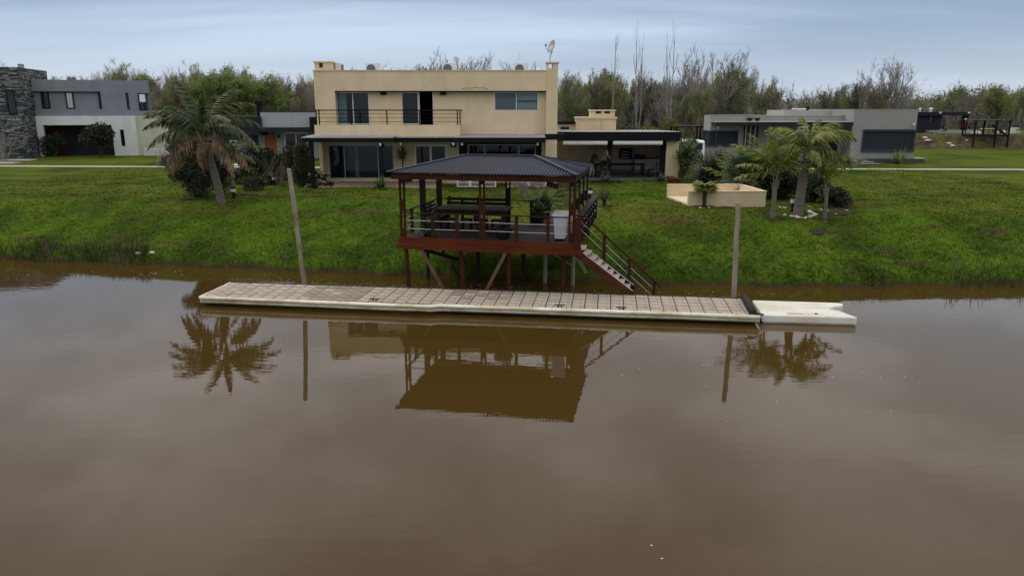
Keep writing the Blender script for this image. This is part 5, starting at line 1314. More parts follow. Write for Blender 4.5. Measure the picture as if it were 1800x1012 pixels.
for x, od in ((.75, 'first'), (1.35, 'second'), (1.95, 'middle'), (2.55, 'fourth'), (3.1, 'last')):
    s_ = on_deck('wooden_stool', od + ' dark wooden stool, counted from the left rail, before the gazebo table', 'stool', x, 1.85, 0, 'wooden stools at the gazebo table')
    MB().box(-.2, .2, -.17, .17, .42, .47).build('seat', M['darkwood'], s_)
    for a in (-.16, .16): MB().box(a - .035, a + .035, -.14, .14, 0, .419).build('leg', M['darkwood'], s_)
CB = on_deck('side_bench', 'dark reclined bench along the left gazebo rail', 'bench', .55, 2.9, R(90))
MB().box(-.75, .75, -.28, .22, .38, .43).build('seat', M['darkwood'], CB)
for k_ in range(4): MB().bar((-.75, .24 + .06 * k_, .5 + .12 * k_), (.75, .24 + .06 * k_, .5 + .12 * k_), .03, .10).build('back_slat', M['darkwood'], CB)
for a in (-.65, .65): MB().box(a - .04, a + .04, -.26, .2, 0, .379).build('leg', M['darkwood'], CB)
WB = on_deck('white_bin', 'tall white plastic bin with a lid at the gazebo stair corner', 'bin', 5.62, .75)
mb = MB(); n_ = 4
def frus(mb, a0, b0, z0, a1, b1, z1):
    mb.add([(-a0,-b0,z0),(a0,-b0,z0),(a0,b0,z0),(-a0,b0,z0),(-a1,-b1,z1),(a1,-b1,z1),(a1,b1,z1),(-a1,b1,z1)], [(3,2,1,0),(4,5,6,7),(0,1,5,4),(1,2,6,5),(2,3,7,6),(3,0,4,7)])
frus(mb, .17, .20, .06, .225, .27, .82); mb.build('body', M['binplastic'], WB, bevel=.02)
mb = MB(); mb.box(-.25, .25, -.30, .30, .822, .93).add([(-.25,-.30,.931),(.25,-.30,.931),(.25,.30,.99),(-.25,.30,.99),(-.25,.30,.931),(.25,.30,.931)], [(0,1,2,3),(2,5,4,3),(0,3,4),(1,5,2)]); mb.build('lid', M['binplastic'], WB)
MB().box(-.15, .15, .205, .27, 0, .08).box(-.16, -.11, -.2, -.14, 0, .059).box(.11, .16, -.19, -.14, 0, .059).build('wheel', M['black'], WB)
# stepping boards across the lawn to the barbecue room
sp_ = bpy.data.objects.new('stepping_path', None); COL.objects.link(sp_); sp_['kind'] = 'structure'
a_ = GT(983, 366); b2 = GT(1006, 322)
for k_ in range(19):
    t_ = k_ / 18; x, y = a_.x + (b2.x - a_.x) * t_, a_.y + (b2.y - a_.y) * t_
    ln = 1.1 + .1 * random.random(); z = gz(x, y)
    o = MB().box(-ln / 2, ln / 2, -.06, .06, -.06, .035).build('plank', M['darkwood'] if k_ % 4 else M['trunk_wood'], sp_); o.location = (x, y, z); o.rotation_euler = (0, 0, random.uniform(-.05, .05))
# low beige walled planter on the lawn
c00, c10 = GT(1209, 362.5), GT(1345, 364.5); 
PLW = thing('walled_planter', 'low beige rendered wall enclosure open at its left corner', 'planter wall', (c00.x, c00.y, gz(c00.x, c00.y)), math.atan2(c10.y - c00.y, c10.x - c00.x))
wl_ = (c10.xy - c00.xy).length; hp_ = .68; dp_ = 3.3
MB().box(0, wl_, 0, .16, -.3, hp_ - .04).build('wall', M['beige'], PLW); MB().box(wl_ - .16, wl_, .161, dp_, -.3, hp_ - .04).build('wall', M['beige'], PLW)
MB().box(-.13, wl_ - .161, dp_ - .16, dp_, -.3, hp_ - .04).build('wall', M['beige'], PLW)
MB().box(-.02, wl_ + .02, -.02, .18, hp_ - .039, hp_).build('coping', M['beige_pale'], PLW); MB().box(wl_ - .18, wl_ + .02, .181, dp_ + .02, hp_ - .039, hp_).build('coping', M['beige_pale'], PLW); MB().box(-.15, wl_ - .181, dp_ - .18, dp_ + .02, hp_ - .039, hp_).build('coping', M['beige_pale'], PLW)
mb = MB(); mb.prism([(0, .161), (wl_ - .161, .161), (wl_ - .161, dp_ - .161), (-.11, dp_ - .161)], -.3, .10); mb.build('floor', M['beige_pale'], PLW)
# garden bollard lamps
def bollard(px, py, lb, h=.62):
    p = GT(px, py); o = thing('garden_lamp', lb, 'lamp', (p.x, p.y, p.z - .02), 0, 'garden bollard lamps')
    MB().lathe((0, 0, 0), [(.07, 0), (.075, .02), (.075, h * .55)], 10).build('post', M['black'], o)
    MB().lathe((0, 0, h * .55), [(.075, .0), (.13, .03), (.13, h * .26), (.11, h * .27)], 12).build('lamp_lens', M['lampwhite'], o)
    MB().lathe((0, 0, h * .83), [(.14, 0), (.15, .03), (.10, .09)], 12).build('cap', M['black'], o)
bollard(411, 349, 'garden lamp beside the thin palm trunk in front of the dark bush'); bollard(483, 326, 'garden lamp in front of the bare branching shrub'); bollard(1036.5, 353, 'garden lamp behind the gazebo walkway rail', .66); bollard(1393, 373, 'garden lamp leaning close to the thick grey palm trunk', .75); bollard(1269, 317, 'garden lamp among the dark flax leaves')
# firewood by the porch post
FW = thing('firewood_pile', 'loose pile of split firewood at the corner of the beige house', 'firewood', (-11.2, 43.0, 2.02))
for k_ in range(70):
    lvl = random.random(); x = random.gauss(0, .62) * (1.15 - lvl); y = random.gauss(0, .35); z = .08 + .75 * lvl * max(0, 1 - abs(x) / 1.3)
    a = random.uniform(0, math.pi); ln = random.uniform(.16, .26); dz = random.uniform(-.12, .12); dv = Vector((math.cos(a) * ln, math.sin(a) * ln, dz))
    c_ = Vector((x, y, z)); MB().tube([c_ - dv, c_ + dv], random.uniform(.045, .085), 6).build('log', M['darkwood'] if random.random() < .6 else M['greywood'], FW)
# ================================================================== palms, shrubs, garden plants
M['palm_leaf'] = mat('palm_leaf', (.042,.072,.019), .5, .3, 1.5, spec=.5, trans=.25, rand=.25, attr=True, two=(.080,.100,.026), twoscale=.8)
M['palm_yellow'] = mat('palm_leaf_light', (.135,.190,.022), .5, .3, 1.5, spec=.5, trans=.3, rand=.25, attr=True, two=(.17,.175,.030), twoscale=.8)
M['palm_dry'] = mat('dry_palm_leaf', (.23,.145,.095), .9, .3, 2, trans=.1, rand=.3, attr=True, two=(.10,.085,.035), twoscale=.9)
M['palm_trunk'] = mat('palm_trunk', (.145,.125,.10), .95, .3, 2.5, .5, 30, stretch=(1,1,7))
M['palm_boot'] = mat('palm_leaf_base', (.20,.155,.095), .9, .35, 5, .4, 30, stretch=(4,4,.6))
M['trunk_dark'] = mat('dark_trunk', (.045,.033,.024), .95, .3, 6, .5, 30)
M['leaf_dark'] = mat('dark_shrub_leaf', (.020,.030,.012), .5, .35, 2, spec=.5, trans=.15, attr=True, two=(.034,.042,.014), twoscale=1.2)
M['leaf_mid'] = mat('mid_shrub_leaf', (.032,.055,.016), .55, .35, 2, spec=.45, trans=.2, attr=True, two=(.06,.075,.02), twoscale=1.2)
M['leaf_flax'] = mat('bronze_flax_leaf', (.030,.030,.020), .5, .3, 2, spec=.5, attr=True, two=(.055,.055,.028), twoscale=1.5)
M['leaf_yucca'] = mat('yucca_leaf', (.075,.125,.036), .5, .3, 2, spec=.4, trans=.15, attr=True, rand=.15)
M['leaf_blue'] = mat('blue_agave_leaf', (.085,.135,.105), .6, .2, 3, attr=True)
M['leaf_fan'] = mat('fan_palm_leaf', (.055,.090,.040), .5, .25, 2, spec=.5, trans=.2, attr=True, rand=.2)
M['leaf_croton'] = mat('croton_leaf', (.10,.125,.028), .5, .3, 3, spec=.5, attr=True, two=(.22,.14,.05), twoscale=2.5)
M['leaf_yellow'] = mat('yellow_bush_leaf', (.17,.145,.018), .7, .3, 2, trans=.2, attr=True, two=(.10,.11,.02), twoscale=.7)
M['flower'] = mat('salmon_flower', (.20,.085,.060), .8, .3, 5, attr=True)
M['twig'] = mat('bare_twig', (.165,.140,.108), .95, .25, 4, rand=.15)
M['twig_grey'] = mat('grey_twig', (.23,.212,.192), .95, .25, 4, rand=.15)
M['twig_pale'] = mat('pale_bark', (.38,.36,.33), .95, .25, 4, rand=.1)

def set_rnd(me, seed=0):
    a = me.attributes.new('rnd', 'FLOAT', 'FACE')
    a.data.foreach_set('value', np.random.default_rng(seed).random(len(me.polygons)).astype(np.float32))
    return me
def leaf_strip(mb, p, d, side, ln, w_, droop, seg=3, fold=None):
    """a drooping blade from p along d"""
    pts = []; q = Vector(p); dd = Vector(d).normalized()
    for k_ in range(seg + 1):
        t_ = k_ / seg; ww = w_ * (1 - t_ ** 1.6) * (.55 + .45 * min(1, t_ * 4)) + .0015
        pts.append((q - side * ww, q + side * ww))
        dd = (dd + Vector((0, 0, -droop / seg))).normalized(); q = q + dd * (ln / seg)
    vs = [v for pr in pts for v in pr]
    mb.add(vs, [(2*k_, 2*k_+1, 2*k_+3, 2*k_+2) for k_ in range(seg)])
def frond_mesh(length, leaf, droop, arch, mats, pairs=46, w_=.028, name='frond', rnd=None, gap=.2, ragged=.1, up=(-.1, .55)):
    """feather frond along +X, arching down; leaflets hang from the rachis"""
    rn = random.Random(rnd); mb = MB(); n_ = 14; pts = []; p = Vector((0, 0, 0)); ang = R(arch[0])
    for k_ in range(n_ + 1):
        pts.append(p.copy()); p = p + Vector((math.cos(ang), 0, math.sin(ang))) * (length / n_); ang -= R(arch[1]) / n_
    mb.tube(pts, [.035 * (1 - .85 * k_ / n_) for k_ in range(n_ + 1)], 5)
    for k_ in range(pairs):
        t_ = gap + (1 - gap) * k_ / (pairs - 1); f_ = t_ * n_; i_ = min(int(f_), n_ - 1)
        c_ = pts[i_].lerp(pts[i_ + 1], f_ - i_); tg = (pts[i_ + 1] - pts[i_]).normalized(); upv = Vector((-tg.z, 0, tg.x))
        for sgn in (-1, 1):
            if rn.random() < ragged: continue
            ll = leaf * (math.sin(math.pi * min(1, .25 + .72 * t_)) ** .7) * rn.uniform(.8, 1.1)
            d = Vector((0, sgn, 0)) * rn.uniform(.75, 1.0) + tg * rn.uniform(.35, .75) + upv * rn.uniform(*up)
            d.normalize(); side = tg.cross(d).cross(d).normalized() if rn.random() < .5 else (tg - d * tg.dot(d)).normalized()
            leaf_strip(mb, c_, d, side, ll, w_ * rn.uniform(.8, 1.2), droop * rn.uniform(.7, 1.4))
    return set_rnd(mb.mesh(name, mats), rnd or 0)
def place_frond(me, parent, top, az, tilt, roll=0, name='frond', scale=1.0):
    o = link(me, name, parent)
    o.matrix_basis = Matrix.Translation(top) @ Matrix.Rotation(az, 4, 'Z') @ Matrix.Rotation(-tilt, 4, 'Y') @ Matrix.Rotation(roll, 4, 'X') @ Matrix.Scale(scale, 4)
    return o
FM = {}
for k_ in range(3):
    FM['g%d' % k_] = frond_mesh(3.05, .72, 2.6, (22, 100), M['palm_leaf'], 42, .056, rnd=10 + k_, up=(-.55, .15)); FM['u%d' % k_] = frond_mesh(2.9, .68, 2.2, (10, 62), M['palm_leaf'], 40, .054, rnd=60 + k_, up=(-.45, .25))
    FM['d%d' % k_] = frond_mesh(2.6, .72, 3.0, (8, 90), M['palm_dry'], 40, .046, rnd=20 + k_, ragged=.15, up=(-.7, 0))
    FM['y%d' % k_] = frond_mesh(2.15, .70, 2.4, (28, 105), M['palm_yellow'], 34, .042, rnd=30 + k_, up=(-.4, .2))
    FM['s%d' % k_] = frond_mesh(2.15, .62, 1.3, (12, 52), M['palm_yellow'], 26, .042, rnd=40 + k_)
def trunk_tube(name, pts, radii, m_, parent, rings=0):
    mb = MB(); P_ = []; Rr = []
    n_ = 30
    for k_ in range(n_ + 1):
        t_ = k_ / n_; f_ = t_ * (len(pts) - 1); i_ = min(int(f_), len(pts) - 2)
        P_.append(Vector(pts[i_]).lerp(Vector(pts[i_+1]), f_ - i_)); r_ = radii[i_] + (radii[i_+1] - radii[i_]) * (f_ - i_)
        Rr.append(r_ * (1 + (.04 if rings and k_ % 2 else 0) + random.uniform(-.015, .015)))
    mb.tube(P_, Rr, 12); return mb.build(name, m_, parent, smooth=False)
def feather_palm(label, px, py, top_off, r0, r1, fronds, boots, group, name='feather_palm'):
    b_ = GT(px, py); o = thing(name, label, 'palm', (b_.x, b_.y, gz(b_.x, b_.y) - .05), 0, group)
    t_ = Vector(top_off)
    trunk_tube('trunk', [(0, 0, -.2), (t_.x * .25, t_.y * .25, t_.z * .33), (t_.x * .6, t_.y * .6, t_.z * .68), tuple(t_)], [r0, r0 * .9, r0 * .85, r1], M['palm_trunk'], o, 1)
    if boots:
        bm__ = MB()
        for k_ in range(boots):
            a = random.uniform(0, 6.28); z_ = t_.z - random.uniform(-.1, .22 * t_.z + .1); q = t_ * (z_ / t_.z)
            c_ = Vector((q.x + math.cos(a) * r1 * .8, q.y + math.sin(a) * r1 * .8, z_))
            bm__.tube([c_, c_ + Vector((math.cos(a) * .05, math.sin(a) * .05, .22)), c_ + Vector((math.cos(a) * .12, math.sin(a) * .12, .4))], [r1*.42, r1*.36, r1*.15], 5)
        bm__.build('leaf_base', M['palm_boot'], o)
    for (key, az, tilt, sc) in fronds:
        a = R(az); base = t_ + Vector((math.cos(a) * r1 * .5, math.sin(a) * r1 * .5, .25 + .2 * math.sin(R(tilt))))
        place_frond(FM[key + str(random.randrange(3))], o, base, a, R(tilt), R(random.uniform(-18, 18)), scale=sc)
    return o
# azimuth 0 = towards the right of the photograph, 90 = away, -90 = towards the river
feather_palm('tall leaning palm with drooping dry brown lower fronds before the dark bush', 391, 358, (-.28, -.8, 3.0), .20, .14,
    [('u', 160, 82, 1.0), ('u', 20, 74, .9), ('u', -60, 70, .85), ('g', 170, 50, .98), ('g', 186, 30, 1.0), ('g', 8, 32, 1.0), ('g', 25, 54, 1.0), ('g', -135, 46, .95), ('g', 205, 12, .9), ('g', 100, 50, .95), ('g', -8, 12, 1.05), ('g', 195, 42, .95), ('g', -25, 24, .95), ('g', -45, 40, .9), ('d', 185, -6, 1.0), ('d', 205, -14, .95), ('d', -5, -4, 1.05), ('d', -22, -12, 1.0), ('d', 20, -10, .9), ('d', 160, -12, .9), ('d', -120, -45, .6), ('g', 150, 18, 1), ('d', -85, -62, .6)], 26, 'feather palms')
feather_palm('slender young palm beside the tall leaning palm', 408, 342, (.05, 0, 1.55), .10, .08,
    [('g', a, t_, .62) for a, t_ in ((0, 45), (50, 60), (100, 50), (150, 40), (200, 50), (250, 60), (300, 45), (330, 20), (20, 15), (190, 15), (270, 20))], 6, 'feather palms')
feather_palm('young green palm with a shaggy base right of the beige planter', 1358, 384, (.02, .1, 1.6), .12, .08,
    [('s', a, t_, s_) for a, t_, s_ in ((178, 44, 1.1), (160, 66, .95), (200, 24, 1.0), (90, 80, .95), (28, 64, .95), (0, 46, 1.0), (-18, 24, .9), (-60, 52, .85), (-140, 46, .9), (60, 74, .95), (185, 8, .85), (230, 66, .85))], 10, 'feather palms')
feather_palm('stout palm with a smooth thick grey trunk ringed by white stones', 1402, 378, (.08, -.2, 2.5), .22, .12,
    [('y', a, t_, s_) for a, t_, s_ in ((175, 46, 1.0), (150, 24, .95), (196, 16, .9), (90, 72, .9), (15, 52, 1.05), (2, 32, 1.15), (-20, 44, .95), (45, 62, .95), (-75, 45, .85), (-135, 48, .9), (-90, 2, .75), (184, -8, .8), (-8, 4, .85))] + [('d', 10, -14, .55), ('d', -40, -25, .5)], 12, 'feather palms')
feather_palm('smallest young palm rightmost of the garden palms by the hollow in the turf', 1449, 385, (.0, 0, 1.2), .09, .06,
    [('s', a, t_, s_) for a, t_, s_ in ((90, 82, .72), (160, 68, .75), (20, 64, .8), (5, 46, .85), (-90, 72, .65), (-150, 64, .7), (200, 54, .7), (70, 70, .7))], 7, 'feather palms')
for px, Yp, lb, n_f, sc in ((1318, 39.5, 'stemless yellow green feather palm arching behind the planter', 15, 1.05), (1290, 41.5, 'stemless feather palm leaning left in front of the dark flax', 12, 1.0), (1345, 42.0, 'taller stemless feather palm at the back of the palm bed', 13, 1.15)):
    d = ray(px, 300); x = d.x / d.y * Yp; o = thing('feather_palm', lb, 'palm', (x, Yp, gz(x, Yp)), 0, 'feather palms'); 
    MB().tube([(0, 0, -.2), (0, 0, .35)], [.16, .12], 9).build('trunk', M['palm_boot'], o)
    for k_ in range(n_f): place_frond(FM['s' + str(k_ % 3)], o, Vector((0, 0, .3)), R(k_ * 137.5), R(82 - 58 * k_ / n_f), R(random.uniform(-18, 18)), scale=sc * random.uniform(.9, 1.1))

# fan-leaved palms
def fan_mesh(rad, pet, mats, n_=22, spread=300, rnd=0, droop=.5, w_=.045):
    rn = random.Random(rnd); mb = MB(); mb.tube([(0, 0, 0), (pet * .5, 0, .03), (pet, 0, 0)], [.02, .015, .012], 4)
    for k_ in range(n_):
        a = R(-spread / 2 + spread * k_ / (n_ - 1)); d = Vector((math.cos(a), math.sin(a), rn.uniform(-.05, .12)))
        leaf_strip(mb, (pet, 0, 0), d, Vector((-math.sin(a), math.cos(a), rn.uniform(-.4, .4))).normalized(), rad * (.75 + .25 * math.cos(a / 2)) * rn.uniform(.9, 1.05), w_, droop, 3)
    return set_rnd(mb.mesh('fan_leaf', mats), rnd)
FAN = [fan_mesh(.62, .75, M['leaf_fan'], rnd=k_) for k_ in range(3)]
FANY = [fan_mesh(.5, .35, M['palm_yellow'], rnd=k_ + 5, droop=.8) for k_ in range(3)]
def fan_palm(label, p, h, r_, leaves, meshes, m_='trunk_dark', name='fan_palm', lo=-15, hi=80, sc=1.0):
    o = thing(name, label, 'palm', tuple(p)); trunk_tube('trunk', [(0, 0, -.2), (0, 0, h * .5), (.0, 0, h)], [r_, r_ * 1.05, r_ * .95], M[m_], o, 1)
    for k_ in range(leaves):
        az = k_ * 137.5; tl_ = hi + (lo - hi) * k_ / leaves
        place_frond(random.choice(meshes), o, Vector((0, 0, h)), R(az), R(tl_ + random.uniform(-8, 8)), R(random.uniform(-25, 25)), 'fan_leaf', sc * random.uniform(.85, 1.1))
    return o
p = GT(1237, 364); fan_palm('small fan palm with a short dark trunk in front of the beige planter', (p.x, p.y - .05, p.z - .03), .88, .09, 20, FANY, lo=-8, hi=48, sc=.85)
p = GT(1305, 340); p = Vector((p.x, 38.6, gz(p.x, 38.6))); fan_palm('grey green fan palm bushing out behind the beige planter', p, .75, .14, 40, FAN, sc=1.45)

# sword-leaved clumps: flax, yucca, agave
def sword_mesh(n_, ln, w_, droop, mats, rnd, lo=15, hi=88, name='leaves', seg=4, up=0.0):
    rn = random.Random(rnd); mb = MB()
    for k_ in range(n_):
        a = rn.uniform(0, 6.28); e_ = R(rn.uniform(lo, hi)); d = Vector((math.cos(a) * math.cos(e_), math.sin(a) * math.cos(e_), math.sin(e_)))
        side = Vector((-math.sin(a), math.cos(a), rn.uniform(-.3, .3))).normalized()
        leaf_strip(mb, Vector((math.cos(a) * .03, math.sin(a) * .03, rn.uniform(0, up))), d, side, ln * rn.uniform(.65, 1.1), w_, droop * rn.uniform(.5, 1.3), seg)
    return set_rnd(mb.mesh(name, mats), rnd)
def sword_plant(name, label, cat, p, me, stem=0, r_=.08, group=None, rz=0, extra=()):
    o = thing(name, label, cat, tuple(p), rz, group)
    if stem: trunk_tube('stem', [(0, 0, -.15), (.03, 0, stem * .5), (0, .02, stem)], [r_ * 1.3, r_, r_ * .8], M['trunk_dark'], o)
    l_ = link(me, 'leaves', o); l_.location = (0, 0, stem)
    for (x, y, z, s__) in extra:
        MB().tube([(0, 0, .05), (x * .7, y * .7, z * .5), (x, y, z)], [r_, r_ * .8, r_ * .6], 7).build('stem', M['trunk_dark'], o)
        l2 = link(me, 'leaves', o); l2.location = (x, y, z); l2.scale = (s__,) * 3; l2.rotation_euler = (0, 0, random.uniform(0, 6))
    return o
flax = sword_mesh(320, 1.85, .042, 1.15, M['leaf_flax'], 3, 22, 88)
for k_, (px, Yp, sc, lb) in enumerate(((1262, 44.6, 1.25, 'large dark bronze flax clump at the left of the palm bed'), (1243, 44.0, 1.0, 'lower dark flax clump leaning left beside the barbecue room lawn'), (1285, 43.2, 1.0, 'dark flax clump behind the garden lamp and fan palm'))):
    d = ray(px, 310); x = d.x / d.y * Yp; o = sword_plant('flax_plant', lb, 'flax', (x, Yp, gz(x, Yp)), flax, group='dark flax clumps', rz=k_); o.scale = (sc,) * 3
yuc = sword_mesh(75, .80, .055, .25, M['leaf_yucca'], 5, -20, 85)
def ypt(px, Yp): 
    d = ray(px, 300); x = d.x / d.y * Yp; return (x, Yp, gz(x, Yp))
sword_plant('yucca_plant', 'tall yucca with two leaf heads against the beige side wall', 'yucca', ypt(1196, 46.2), yuc, 1.35, .09, 'yuccas', 0, ((.45, .1, 1.75, 1.15), (.42, .0, .95, 1.0), (.55, .2, 1.3, 1.1)))
sword_plant('yucca_plant', 'slim single stemmed yucca on the porch side under the black canopy', 'yucca', (at(709, 330, 44.2).x, 44.2, 2.05), yuc, 1.55, .06, 'yuccas').scale = (.8, .8, 1)
sword_plant('yucca_plant', 'low spiky yucca in the soil before the black porch post', 'yucca', (at(669, 330, 41.2).x, 41.2, gz(-7.3, 41.2)), yuc, .12, .08, 'yuccas').scale = (.85,) * 3
ag = sword_mesh(70, .55, .05, .5, M['leaf_blue'], 8, 5, 80)
p = ypt(1065, 45.6); o = sword_plant('agave_bed', 'low blue green succulent bed at the barbecue room edge', 'succulents', p, ag); 
for dx in (-.75, -.4, .45, .8): q = link(ag, 'leaves', o); q.location = (dx, random.uniform(-.15, .15), 0); q.scale = (.55,) * 3
sword_plant('spiky_plant', 'tall thin bromeliad stem rising before the seated person', 'plant', ypt(1066, 46.0), sword_mesh(40, .45, .03, 1.1, M['leaf_croton'], 9, -10, 80), 1.55, .035, extra=((.1, 0, .35, 1.0), (-.15, .05, .5, .8)))
p = ypt(1163, 46.1); o = sword_plant('agave_plant', 'blue green agave beside the salmon flowers', 'agave', p, ag, rz=1); o.scale = (1.1,) * 3
p = ypt(1578, 60.4); o = sword_plant('spiky_plant', 'yellow green spiky plant in front of the slate shutter', 'plant', p, sword_mesh(60, 1.5, .06, .9, M['palm_yellow'], 12, 20, 85))
p = ypt(1490, 57.6); o = sword_plant('spiky_plant', 'bright yellow green bushy plant beside the grey house steps', 'plant', p, sword_mesh(160, 1.15, .05, 1.5, M['leaf_croton'], 13, 5, 85))
p = ypt(1440, 57.5); o = sword_plant('spiky_plant', 'green grassy clump under the grey house window, left of the steps', 'plant', p, sword_mesh(160, 1.1, .05, 1.2, M['palm_yellow'], 14, 5, 85))
cro = sword_mesh(70, .62, .045, .9, M['leaf_croton'], 15, 5, 85)
for k_, (px, Yp, lb) in enumerate(((1308, 37.6, 'yellow and red croton clump behind the planter, left one'), (1328, 37.2, 'yellow croton clump behind the planter, right one'))):
    d = ray(px, 320); x = d.x / d.y * Yp; o = sword_plant('croton_plant', lb, 'croton', (x, Yp, gz(x, Yp)), cro, .25, .03, 'crotons behind the planter', rz=k_, extra=((.2, .1, .4, .9), (-.2, 0, .35, .9))); o.scale = (1.15,) * 3
# potted plants on the gazebo deck
def pot_plant(label, x, y, me, sc, r_=.26, h=.38, z=zd):
    o = on_deck('potted_plant', label, 'potted plant', x, y, random.uniform(0, 6), None, z)
    MB().lathe((0, 0, 0), [(r_ * .55, 0), (r_ * .9, h * .6), (r_, h), (r_ * 1.06, h), (r_ * 1.06, h + .03), (r_ * .8, h + .03), (r_ * .8, h - .02)], 14).build('pot', M['pot'], o)
    l_ = link(me, 'leaves', o); l_.location = (0, 0, h); l_.scale = (sc,) * 3; return o
agd = sword_mesh(95, .55, .055, .55, M['leaf_yucca'], 18, 5, 85)
pot_plant('potted agave in a tall black pot at the deck walkway corner, rear one', 4.35, 5.3, agd, 1.15, .27, .62); pot_plant('potted agave in a black pot at the deck walkway corner, front one', 4.25, 4.25, agd, 1.0, .30, .40)
herb = sword_mesh(150, .42, .022, 1.2, M['leaf_mid'], 19, 0, 85)
pot_plant('bowl shaped pot with a low dark plant in the middle of the deck front', 3.62, .55, herb, .75, .34, .36); pot_plant('leafy plant in a black pot at the left front deck corner', .85, .55, herb, 1.25, .26, .28)

# leafy shrubs: branching stems carrying a cloud of real leaves
def leaf_cloud(n_, rx, ry, rz_, leaf, mats, rnd, lumps=14, z0=0.25, name='crown', aspect=.5, hang=0):
    g_ = np.random.default_rng(rnd)
    lc = g_.normal(0, 1, (lumps, 3)); lc /= np.linalg.norm(lc, axis=1)[:, None]; lc *= g_.uniform(.35, .85, (lumps, 1)); 
    lr_2 = g_.uniform(.25, .5, lumps); li = g_.integers(0, lumps, n_)
    q = g_.normal(0, 1, (n_, 3)); q /= np.linalg.norm(q, axis=1)[:, None]; q *= (g_.random((n_, 1)) ** .4)
    P = lc[li] + q * lr_2[li][:, None]
    P = P * np.array([rx, ry, rz_]); P[:, 2] += rz_ + z0
    P[:, 2] = np.abs(P[:, 2]) + .03
    d = q + g_.normal(0, .5, (n_, 3)) + np.array([0, 0, -hang]); d /= np.linalg.norm(d, axis=1)[:, None]
    s_ = np.cross(d, g_.normal(0, 1, (n_, 3))); s_ /= np.linalg.norm(s_, axis=1)[:, None]
    L_ = leaf * g_.uniform(.6, 1.3, (n_, 1)); 
    V_ = np.stack([P, P + d * L_ * .5 + s_ * L_ * aspect * .5, P + d * L_, P + d * L_ * .5 - s_ * L_ * aspect * .5], 1).reshape(-1, 3)
    me = npmesh(name, V_, np.arange(4 * n_).reshape(-1, 4), mats, 4); return set_rnd(me, rnd)
def shrub(name, label, cat, p, rx, ry, rz_, n_, leaf, m_, rnd, group=None, stems=7, z0=-.1, aspect=.55, hang=0, part='crown'):
    o = thing(name, label, cat, tuple(p), 0, group); rn = random.Random(rnd); mb = MB()
    for k_ in range(stems):
        a = rn.uniform(0, 6.28); q = Vector((math.cos(a) * rx * rn.uniform(.3, .8), math.sin(a) * ry * rn.uniform(.3, .8), (rz_ * rn.uniform(.9, 1.7)) + z0))
        mb.tube([(0, 0, -.1), (q.x * .35, q.y * .35, q.z * .5), q], [.04, .03, .012], 5)
    mb.build('stems', M['trunk_dark'], o); link(leaf_cloud(n_, rx, ry, rz_, leaf, M[m_], rnd, z0=z0, aspect=aspect, hang=hang), part, o); return o
def gp_(px, Yp): 
    d = ray(px, 300); x = d.x / d.y * Yp; return (x, Yp, gz(x, Yp))
shrub('evergreen_shrub', 'large dense dark evergreen bush behind the leaning palm', 'shrub', gp_(340, 37.6), 1.1, 1.0, 1.2, 12000, .10, 'leaf_dark', 51, stems=9)
shrub('evergreen_shrub', 'dark bush between the two left palms', 'shrub', gp_(382, 38.8), 1.1, .9, 1.2, 9000, .10, 'leaf_dark', 52)
shrub('evergreen_shrub', 'tall dark bush close to the corner porch post of the beige house', 'shrub', gp_(531, 42.8), .68, .6, 1.3, 7500, .10, 'leaf_mid', 53)
shrub('evergreen_shrub', 'dark green bush left of the porch, below the bungalow window', 'shrub', gp_(520, 45.2), .9, .7, 1.15, 6500, .11, 'leaf_dark', 54)
shrub('garden_shrub', 'dark tangled shrub between the bare shrub and the orange door', 'shrub', gp_(452, 46.5), 1.2, .8, 1.15, 8000, .13, 'leaf_dark', 55)
shrub('garden_shrub', 'broad dark bush behind the bare shrub by the bungalow steps', 'shrub', gp_(512, 47.5), 1.5, .8, 1.0, 8000, .13, 'leaf_dark', 75)
shrub('garden_shrub', 'leafy mid green shrub below the white framed bungalow window', 'shrub', gp_(428, 44.5), .8, .6, .6, 3500, .13, 'leaf_mid', 76)
shrub('garden_shrub', 'low mixed bedding plants right of the thin palm', 'bedding plants', gp_(440, 41.5), 1.0, .6, .38, 2600, .16, 'leaf_mid', 56, stems=4, aspect=.3)
shrub('garden_shrub', 'low shrub with pale twigs under the bare shrub', 'shrub', gp_(470, 44.5), .6, .5, .4, 1500, .12, 'leaf_dark', 57, stems=12)
shrub('palm_bed_shrub', 'dense dark leafy shrub behind the stout palm', 'shrub', gp_(1382, 37.5), 1.35, 1.0, 1.15, 10000, .13, 'leaf_dark', 58)
shrub('palm_bed_shrub', 'dark leafy shrub between the stout palm and the smallest palm', 'shrub', gp_(1434, 35.8), .95, .7, .85, 7000, .12, 'leaf_mid', 59)
shrub('palm_bed_shrub', 'dark arching shrub at the right end of the palm bed', 'shrub', gp_(1470, 34.2), .85, .6, .55, 5500, .11, 'leaf_dark', 60, hang=.3)
shrub('palm_bed_shrub', 'tall yellow green bush behind the fan palm', 'shrub', gp_(1330, 42.0), 1.5, .9, 1.15, 6500, .34, 'palm_yellow', 61, aspect=.2, hang=.5)
shrub('palm_bed_shrub', 'broad dark bush at the back of the palm bed', 'shrub', gp_(1350, 44.0), 2.0, 1.0, 1.2, 11000, .14, 'leaf_dark', 62)
shrub('garden_tree', 'leafy dark green tree against the white porch of the stone tower house', 'tree', gp_(181, 68.0), 1.35, 1.1, 1.4, 3400, .24, 'leaf_dark', 63, z0=.35)
shrub('garden_shrub', 'dark shrub in the porch of the stone tower house', 'shrub', gp_(97, 69.5), 1.2, .8, 1.1, 2600, .2, 'leaf_dark', 64)
shrub('garden_shrub', 'dark purple low clump at the corner of the white fence', 'shrub', gp_(305, 58.0), 1.1, .8, .5, 1500, .3, 'leaf_flax', 65, aspect=.12)
